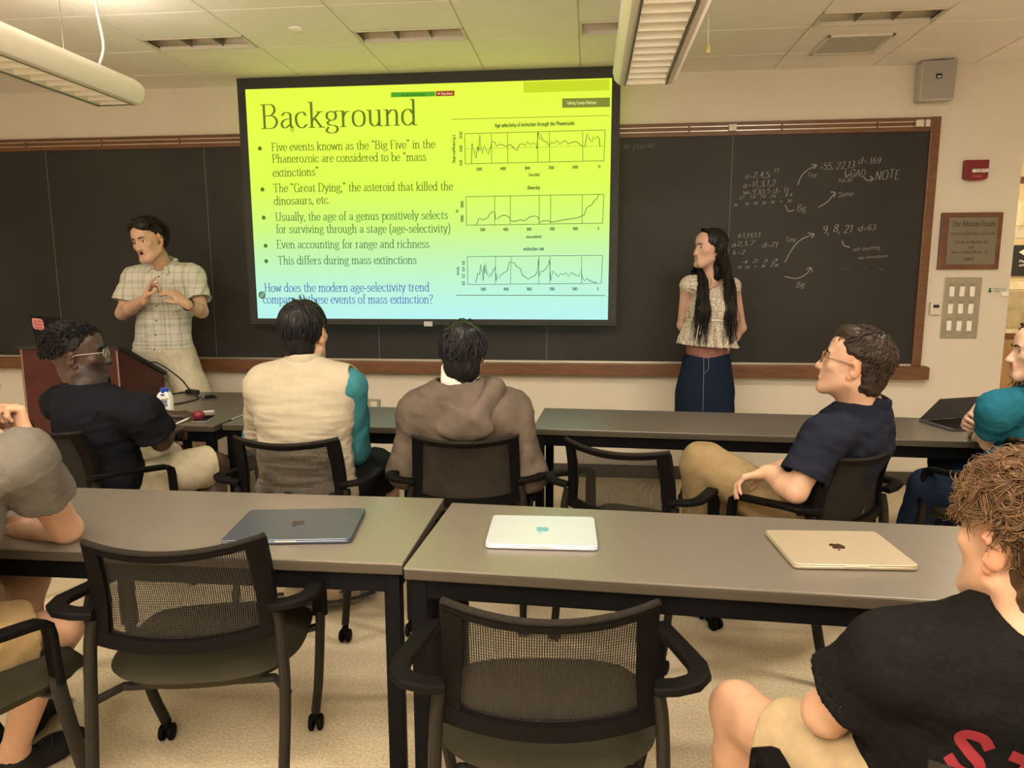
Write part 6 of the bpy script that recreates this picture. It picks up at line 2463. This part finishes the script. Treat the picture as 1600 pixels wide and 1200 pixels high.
m_teal = cloth('teal_jersey', (.035, .155, .185), .8)
sheet(root, 'sleeve', m_teal, sleeve_long(B, 'R', .0055, .032, .9, 53, (.008, 22)))
sheet(root, 'sleeve', m_teal, sleeve_long(B, 'L', .0055, .012, .9, 54, start=.85))


def collar_band(B, root, m, r=.062, hgt=.04, th=.010, tilt=.02, name='collar', up0=.025):
    F = Field(B.J['N'] - .16, B.J['N'] + .18, .0045)
    c0, c1 = B.J['N'] + B.up * up0 - B.fw * .012, B.J['N'] + B.up * (up0 + hgt) - B.fw * .012 + B.fw * tilt
    F.add(rc(c0, c1, r * B.s + th, r * B.s * .94 + th), .004)
    F.cut(c1, B.up)
    F.sub(rc(c0 - B.up * .1, c1 + B.up * .1, r * B.s, r * B.s * .94), .003)
    F.cut(c0 - B.up * .02, -B.up)
    return sheet(root, name, m, F)


collar_band(B, root, m_cr, .060, .035, .012)
F = trousers(B, .006, .88, .024, .02, 55)
sheet(root, 'shorts', cloth('black_shorts', (.012, .012, .014)), F)
shoes(B, root, m_shoe_dark, .006)

# ---------------------------------------------------------------- 5 person in brown hoodie, from behind
C = chair_frame(4)
J = dict(head=at(724, 553, 2.98), N=at(718, 604, 2.97), P=C(0, -.05, .57), shL=at(655, 648, 2.99), shR=at(796, 645, 2.97), elL=at(634, 735, 3.00), wrL=C(-.20, .26, .70), elR=at(826, 738, 2.99), wrR=C(.20, .26, .70))
J['hipL'], J['hipR'] = C(-.10, -.02, .54), C(.10, -.02, .54)
J['knL'], J['knR'] = C(-.13, .42, .545), C(.13, .42, .545)
J['anL'], J['anR'] = C(-.13, .40, .09), C(.13, .42, .09)
J['toeL'], J['toeR'] = C(-.13, .6, .03), C(.13, .62, .03)
B = Body(J, (-.05, 1, .03), s_=1.04, width=1.05, neck_r=.054, head_s=1.02)
root = person_root('person seen from behind in a faded brown hoodie with a white collar', C(0, 0, 0))
hands = [((J['wrR'], (-.8, .5, -.1), (0, .6, .5)), dict(curl=dict(n=(0, 0, -1), f=CURL_RELAX))), ((J['wrL'], (.8, .5, -.1), (0, .6, .5)), dict(curl=dict(n=(0, 0, -1), f=CURL_RELAX)))]
body_mesh(B, root, sk4, .005, hands)
eyes(B, root)
m_h5 = hairmat('hair_black_soft', (.011, .011, .012), .36)
brows(B, root, m_h5)
rng = np.random.default_rng(51)
cap = hair_cap(B, .0045, [((0, -.018, .050), (.088, .104, .090)), ((0, -.050, -.045), (.076, .066, .075)), ((.012, -.06, .09), (.06, .05, .05))], FACE_CUT + [((s_ * .092, .012, -.020), (.018, .026, .040)) for s_ in (-1, 1)], .004, 90, 8, (1, 1, .5))
lk = comb(B, 700, rng, SHORTBACK, flow_crown, lambda P: np.where(P[:, 2] > .02, .09, .03), off0=.010, rise=.012, wave=.25, curl=.006, curl_n=.8, rad=.0034, steps=11, gravity=.2)
hair_build(B, root, m_h5, cap, [(lk, (.5, 2.0)), (nape(B, 260, rng, .058, .0, -.105, .0034, -.128), (.5, 1.6))])
m_hd = cloth('faded_brown_fleece', (.105, .082, .066), .95, noise=.25, nscale=7)
F = Field(*bounds([J['P'], J['N'], J['shL'], J['shR'], J['elL'], J['elR']], .26), .0055)
for p in B.torso(.038, sh=.062):
    F.add(p, .06)
for q in 'LR':
    F.add(rc(J['sh' + q], J['el' + q], .088, .084), .06)
    F.add(rc(J['el' + q], lerp(J['el' + q], J['wr' + q], .8), .082, .058), .03)
F.wrinkle(.010, 15, 61, (1.2, 1, .8))
F.wrinkle(.005, 38, 62)
F.sub(rc(J['N'] + B.up * .030, J['N'] + B.up * .25, .095), .006)
F.sub(ell(J['N'] + B.up * .080, (.105, .10, .070), B.Rt), .012)
F.cut((0, 0, .50), (0, 0, -1))
sheet(root, 'hoodie', m_hd, F)
# hood lying open on the back
bk = -B.fw
F = Field(J['N'] - .34, J['N'] + .24, .005)
tip = at(737, 655, 2.80)
lo_ = at(722, 672, 2.80)
nl, nr = at(668, 616, 2.92), at(775, 604, 2.90)
fl_, fr_ = J['N'] - B.rt * .105 + B.fw * .05 - B.up * .01, J['N'] + B.rt * .105 + B.fw * .05
for a_, b_, r0, r1 in ((nl, tip, .034, .030), (nr, tip, .036, .030), (nl, fl_, .034, .03), (nr, fr_, .036, .03)):
    F.add(rc(a_, b_, r0, r1), .02)
F.add(rc(nl + (.0, .03, -.04), lo_ + (-.02, .02, 0), .045, .038), .04)
F.add(rc(nr + (.0, .03, -.05), lo_ + (.03, .02, 0), .045, .038), .04)
F.add(ell(lo_ + (0, .035, .0), (.125, .050, .055), B.Rt), .04)
F.wrinkle(.006, 28, 63)
F.sub(ell(lerp(tip, J['N'], .42) + B.up * .045, (.062, .075, .045), B.Rt), .014)
F.sub(rc(J['N'] + B.up * .010 - B.fw * .03, J['N'] + B.up * .25, .085), .006)
F.sub(ell(J['N'] + B.up * .080 + B.fw * .01, (.088, .098, .070), B.Rt), .012)
hood = sheet(root, 'hood', m_hd, F)
collar_band(B, root, cloth('white_collar', (.72, .68, .60)), .060, .060, .012, up0=.035)
F = trousers(B, .006, 1.9, .022, .0, 65)
sheet(root, 'trousers', cloth('dark_trousers', (.014, .015, .02)), F)
shoes(B, root, m_shoe_dark, .006)

# ---------------------------------------------------------------- 6 man in navy polo, profile
C = chair_frame(6)
J = dict(head=at(1335, 570, 2.80), N=at(1350, 636, 2.84), P=C(.03, -.06, .57), shL=at(1287, 688, 2.66), shR=at(1362, 668, 3.02), elL=at(1243, 768, 2.60), wrL=at(1200, 738, 2.74), elR=C(.28, .10, .70), wrR=at(1225, 728, 3.02))
J['hipL'], J['hipR'] = C(-.09, -.0, .55), C(.10, -.0, .54)
J['knL'], J['anL'] = at(1098, 722, 3.0), at(1092, 850, 3.06)
J['knR'], J['anR'] = at(1150, 752, 3.22), C(.15, .55, .09)
J['toeL'], J['toeR'] = at(1060, 870, 3.1), C(.10, .72, .03)
B = Body(J, (-.90, .40, .22), s_=1.06, width=1.02, neck_r=.066, head_s=1.12)
root = person_root('seated man in a navy polo shirt and glasses, in profile facing left', C(0, 0, 0))
hands = [((J['wrL'], (-.75, .35, -.30), (-.3, .75, .3)), dict(curl=dict(n=(-.2, -.1, -1), f=[(28, 30, 18), (32, 34, 20), (36, 36, 20), (40, 38, 22)]))),
         ((J['wrR'], (-.8, .0, -.2), (-.2, -.8, .3)), dict(curl=dict(n=(0, 0, -1), f=CURL_RELAX)))]
sk6 = skin('skin_light_warm', (.50, .30, .205))
body_mesh(B, root, sk6, .0045, hands, dict(jaw=1.0), dict(lip=(.95, .62, .58), beard=(.90, .88, .88)))
eyes(B, root)
m_h6 = hairmat('hair_brown_short', (.030, .019, .012))
brows(B, root, m_h6)
rng = np.random.default_rng(61)
cap = hair_cap(B, .0045, [((0, -.020, .044), (.081, .102, .085)), ((0, -.052, -.035), (.064, .059, .070)), ((0, .035, .096), (.055, .05, .035))],
               FACE_CUT + EAR_CUT + [((.0, -.105, .115), (.028, .034, .026))], .0045, 120, 9)
BALD = lambda p: SHORTBACK(p) and np.linalg.norm((p - np.array((0, -.085, .105))) / np.array((1, 1, 1))) > .026
lk = comb(B, 620, rng, BALD, lambda P: flow_crown(P) + np.array((0, .2, 0)), lambda P: np.where(P[:, 2] > .05, .036, .014), off0=.006, rise=.008, wave=.35, curl=.002, curl_n=1, rad=.0026, steps=9)
hair_build(B, root, m_h6, cap, [(lk, (.6, 1.9)), (nape(B, 220, rng, .052, .0, -.085), (.6, 1.7))])
m_tort = mat('tortoiseshell', (.16, .075, .025), .3, noise=.5, nscale=60)
glasses(B, root, m_tort, m_lens)
m_navy = cloth('navy_pique', (.013, .015, .025), .88)
F = tee(B, .0052, .026, .74, .030, .012, hem=None, wr=(.009, 17), seed=71, neck=.064, neck_up=.03)
F.cut((0, 0, .50), (0, 0, -1))
sheet(root, 'shirt', m_navy, F)
collar_band(B, root, m_navy, .060, .038, .013, .02)
m_kh = cloth('khaki_twill', (.23, .165, .085), .9)
F = trousers(B, .0055, 1.92, .020, .006, 72, (.009, 20), top=((0, 0, .80), (0, 0, 1)))
sheet(root, 'trousers', m_kh, F)
shoes(B, root, m_shoe_dark, .006)

# ---------------------------------------------------------------- 7 woman in teal at the right edge
C = chair_frame(7)
J = dict(head=at(1625, 551, 3.12), N=at(1624, 608, 3.16), P=C(0, -.05, .57), shL=at(1556, 640, 3.06), shR=at(1640, 640, 3.34), elL=at(1545, 692, 3.22), wrL=at(1530, 668, 3.44), elR=at(1600, 690, 3.52), wrR=at(1530, 662, 3.34))
J['hipL'], J['hipR'] = C(-.09, -.02, .54), C(.09, -.02, .54)
J['knL'], J['anL'] = at(1450, 762, 3.38), C(-.22, .32, .10)
J['knR'], J['anR'] = C(.08, .42, .55), C(.08, .42, .09)
J['toeL'], J['toeR'] = C(-.26, .52, .03), C(.08, .62, .03)
B = Body(J, (-.97, .22, .0), s_=1.0, width=.90, female=True, neck_r=.046)
root = person_root('woman in a teal top with curly brown hair at the right edge', C(0, 0, 0))
hands = [((J['wrR'], (-.75, -.35, .25), (-.2, .1, .9)), dict(curl=dict(n=(.2, -.9, -.3), f=CURL_GRIP), thumb=(.4, .6))), ((J['wrL'], (.6, .6, -.2), (0, .2, .9)), dict(curl=dict(n=(0, 0, -1), f=CURL_RELAX)))]
body_mesh(B, root, sk2, .0048, hands, dict(jaw=.9), dict(lip=(.95, .55, .52)))
eyes(B, root)
m_h7 = hairmat('hair_light_brown', (.13, .070, .032), .45)
brows(B, root, m_h7)
rng = np.random.default_rng(71)
cap = hair_cap(B, .005, [((0, -.022, .046), (.090, .104, .090)), ((0, -.055, -.06), (.092, .075, .12))], [((0, .142, -.050), (.084, .080, .100))], .006, 60, 11)
NL = 260
paths = np.zeros((NL, 22, 3)); rad = np.zeros((NL, 22))
for i in range(NL):
    a_ = rng.uniform(-1, 1)
    q = 1 if a_ > 0 else -1
    st = B.H(a_ * .05, rng.uniform(-.08, .065), .115)
    side = B.H(q * (.07 + .03 * abs(a_)), rng.uniform(-.10, .072), .0)
    end = B.H(q * (.08 + .03 * abs(a_)), rng.uniform(-.11, .066), rng.uniform(-.28, -.14))
    P = spline([st, lerp(st, side, .5) + B.Rh @ np.array((a_ * .045, 0, .02)), side, lerp(side, end, .5), end], 7)
    P = P[np.linspace(0, len(P) - 1, 22).astype(int)]
    t = np.linspace(0, 1, 22); ph = rng.uniform(0, 6.28)
    P = P + (.012 * t * np.sin(t * 24 + ph))[:, None] * B.rt + (.012 * t * np.cos(t * 24 + ph))[:, None] * np.array((0, 0, 1.))
    paths[i] = P; rad[i] = .0036 * (1 - .6 * t)
hair_build(B, root, m_h7, cap, [((paths, rad), (.6, 1.9))])
m_teal2 = cloth('teal_top', (.014, .105, .155), .8)
F = tee(B, .0055, .012, .60, .016, .008, hem=None, wr=(.007, 26), seed=81, neck=.055)
F.cut((0, 0, .55), (0, 0, -1))
sheet(root, 'top', m_teal2, F)
F = trousers(B, .006, 1.95, .016, .0, 82)
sheet(root, 'jeans', m_den, F)
shoes(B, root, m_shoe_dark, .006)

# ---------------------------------------------------------------- 8 curly-haired man in the near right corner
C = chair_frame(8)
J = dict(head=at(1608, 846, 1.16), N=at(1612, 1000, 1.125), P=C(0, .02, .57), shL=at(1388, 1034, 1.17), shR=at(1835, 1048, 1.09), elL=at(1290, 1114, 1.28), wrL=at(1345, 1132, 1.40), elR=C(.34, .08, .66), wrR=C(.10, .26, .68))
J['hipL'], J['hipR'] = C(-.10, .02, .545), C(.10, .02, .54)
J['knL'], J['anL'] = at(1152, 1108, 1.56), np.array((.36, 1.62, .09))
J['knR'], J['anR'] = C(.20, .44, .55), C(.20, .42, .09)
J['toeL'], J['toeR'] = np.array((.30, 1.82, .03)), C(.20, .62, .03)
B = Body(J, (-.35, 1, .0), s_=1.0, width=.94, neck_r=.056, head_s=1.03)
root = person_root('seated curly-haired man in a black shirt with red print, near right corner', C(0, 0, 0))
hands = [((J['wrL'], (.75, .35, -.55), (.3, .8, .3)), dict(curl=dict(n=(-.1, -.9, -.4), f=CURL_GRIP))), ((J['wrR'], (-.8, .3, -.1), (0, .6, .5)), dict(curl=dict(n=(0, 0, -1), f=CURL_RELAX)))]
sk8 = skin('skin_warm', (.45, .26, .165))
body_mesh(B, root, sk8, .004, hands)
eyes(B, root)
m_h8 = hairmat('hair_curly_brown', (.062, .034, .016), .42)
brows(B, root, m_h8)
rng = np.random.default_rng(81)
cap = hair_cap(B, .004, [((0, -.020, .050), (.080, .098, .084)), ((0, -.052, -.045), (.066, .056, .080)), ((0, .0, .092), (.068, .082, .044))],
               [((0, .118, -.045), (.085, .080, .105)), ((.0, .03, -.145), (.10, .10, .075))] + EAR_CUT, .006, 120, 12)
TOPR = lambda p: p[2] > .058 and p[1] > -.085
SIDE = lambda p: SHORTBACK(p) and p[2] < .075
lk1 = comb(B, 330, rng, TOPR, lambda P: flow_crown(P) + np.array((0, .3, .2)), lambda P: .060 + 0 * P[:, 0], off0=.007, rise=.013, wave=.75, curl=.0075, curl_n=1.5, rad=.0036, steps=20, lift=.2)
lk2 = comb(B, 900, rng, SIDE, lambda P: flow_crown(P) + np.array((0, -.35, -.15)), lambda P: .042 + 0 * P[:, 0], off0=.006, rise=.010, wave=.35, curl=.003, curl_n=.8, rad=.0018, steps=10)
hair_build(B, root, m_h8, cap, [(clumps(*lk1, rng, 9, .0032), (.9, 3.0)), (lk2, (.45, 1.3)), (nape(B, 500, rng, .054, .0, -.10, .0022), (.45, 1.3))])
m_blk8 = cloth('charcoal_tee', (.0075, .007, .007), .88, noise=.25, nscale=120)
F = tee(B, .0048, .018, .55, .024, .014, hem=None, wr=(.008, 19), seed=91, neck=.060, neck_up=.02)
F.cut((0, 0, .50), (0, 0, -1))
sh8 = sheet(root, 'shirt', m_blk8, F)
collar_band(B, root, m_blk8, .060, .016, .008, name='neckband', up0=.018)
# red print on the back: lettering laid on the cloth
m_redp = mat('red_print', (.22, .010, .020), .7)
mb = MB()
bkn = -B.fw


def print_strokes(polys, o2, sx, sy):
    for P in polys:
        P = np.array(P, float)
        n = len(P)
        T = np.gradient(P, axis=0); T /= np.linalg.norm(T, axis=1)[:, None] + 1e-9
        N = np.stack([-T[:, 1], T[:, 0]], 1) * .13
        rows = []
        for f in np.linspace(-1, 1, 7):
            row = []
            for x, y in P + N * f:
                org = o2 + B.rt * x * sx + B.up * y * sy + bkn * .5
                p, nn = surf_hit(sh8, org, -bkn)
                row.append(p + bkn * .0012 if p is not None else None)
            rows.append(row)
        V, idx, Fc = [], {}, []
        for a_, row in enumerate(rows):
            for b_, p in enumerate(row):
                if p is not None:
                    idx[(a_, b_)] = len(V); V.append(p)
        for a_ in range(6):
            for b_ in range(n - 1):
                q = [(a_, b_), (a_, b_ + 1), (a_ + 1, b_ + 1), (a_ + 1, b_)]
                if all(k in idx for k in q):
                    Fc.append(tuple(idx[k] for k in q))
        mb.raw(V, Fc)


op, _ = surf_hit(sh8, lerp(J['P'], J['N'], .62) - B.rt * .06 + bkn * .5, -bkn)
op = lerp(J['P'], J['N'], .52) - B.rt * .094
gl = {'S': [spline([(.85, .78), (.6, .95), (.25, .88), (.18, .66), (.45, .52), (.78, .38), (.78, .14), (.45, .02), (.12, .16)], 5)], 'T': [np.array([(.5, .95), (.5, .7), (.5, .4), (.5, .03)]), np.array([(.05, .88), (.3, .88), (.6, .88), (.95, .88)])],
      'A': [np.array([(.05, .02), (.2, .35), (.35, .68), (.5, .95)]), np.array([(.5, .95), (.65, .68), (.8, .35), (.95, .02)]), np.array([(.25, .32), (.5, .32), (.75, .32)])], 'R': [np.array([(.15, .95), (.15, .6), (.15, .3), (.15, .02)]), spline([(.15, .88), (.6, .9), (.8, .7), (.6, .5), (.15, .48)], 5), np.array([(.45, .48), (.6, .3), (.85, .02)])]}
for k, c_ in enumerate('STAR'):
    print_strokes(gl[c_], op + B.rt * .066 * k, .053, .075)
mb.build('back_print', m_redp, root, smooth=True)
F = trousers(B, .005, .60, .018, .016, 92)
sheet(root, 'shorts', cloth('tan_shorts', (.33, .25, .145)), F)
shoes(B, root, m_shoe_dark, .006)

# ---------------------------------------------------------------- 9 person in grey at the left edge
C = chair_frame(9)
J = dict(head=at(-80, 590, 1.66), N=at(-50, 680, 1.58), P=np.array((-1.77, 1.50, .57)), shL=at(-150, 720, 1.75), shR=at(35, 722, 1.63), elR=at(104, 826, 1.84), wrR=at(-40, 826, 1.98), elL=np.array((-1.86, 1.98, .78)), wrL=at(40, 686, 1.78))
J['hipL'], J['hipR'] = np.array((-1.86, 1.54, .54)), np.array((-1.67, 1.53, .54))
J['knR'], J['anR'] = at(92, 985, 1.80), at(18, 1148, 1.76)
J['knL'], J['anL'] = np.array((-1.77, 1.98, .55)), np.array((-1.82, 1.96, .09))
J['toeR'], J['toeL'] = J['anR'] + (.055, .2, 0), np.array((-1.86, 2.15, .03))
J['anR'][2] = .10
B = Body(J, (.35, 1, .0), s_=1.02, width=1.0, neck_r=.056)
root = person_root('person in a grey shirt at the left edge leaning an elbow on the table', C(0, 0, 0))
hands = [((J['wrL'], (-.30, .05, .94), (-.92, .36, -.2)), dict(curl=dict(n=(-.35, -.93, -.1), f=[(62, 80, 45), (66, 84, 45), (70, 86, 48), (76, 88, 48)]), thumb=(.4, .6))), ((J['wrR'], (-.9, .2, 0), (0, .9, .3)), dict(curl=dict(n=(0, 0, -1), f=CURL_RELAX)))]
body_mesh(B, root, sk8, .0045, hands)
eyes(B, root)
m_h9 = hairmat('hair_short_brown', (.03, .018, .012))
brows(B, root, m_h9)
rng = np.random.default_rng(91)
cap = hair_cap(B, .006, [((0, -.020, .044), (.084, .104, .086)), ((0, -.052, -.035), (.066, .060, .072))], FACE_CUT + EAR_CUT, .0045, 120, 9)
hair_build(B, root, m_h9, cap)
F = tee(B, .0048, .022, .46, .024, .012, hem=None, wr=(.007, 18), seed=101, neck=.062)
F.cut((0, 0, .54), (0, 0, -1))
sheet(root, 'shirt', cloth('grey_tee', (.115, .103, .088), .88), F)
F = trousers(B, .005, .70, .020, .016, 102)
sheet(root, 'shorts', cloth('ochre_shorts', (.27, .185, .09)), F)
shoes(B, root, m_shoe_dark, .0045)
MB().tube(spline([J['anR'] + np.array((.02, .07, -.02)), J['anR'] + np.array((.05, .09, .0)), J['anR'] + np.array((.07, .06, -.03))], 5), .003, 6).build('shoelace', m_shoe_dark, root, smooth=True)
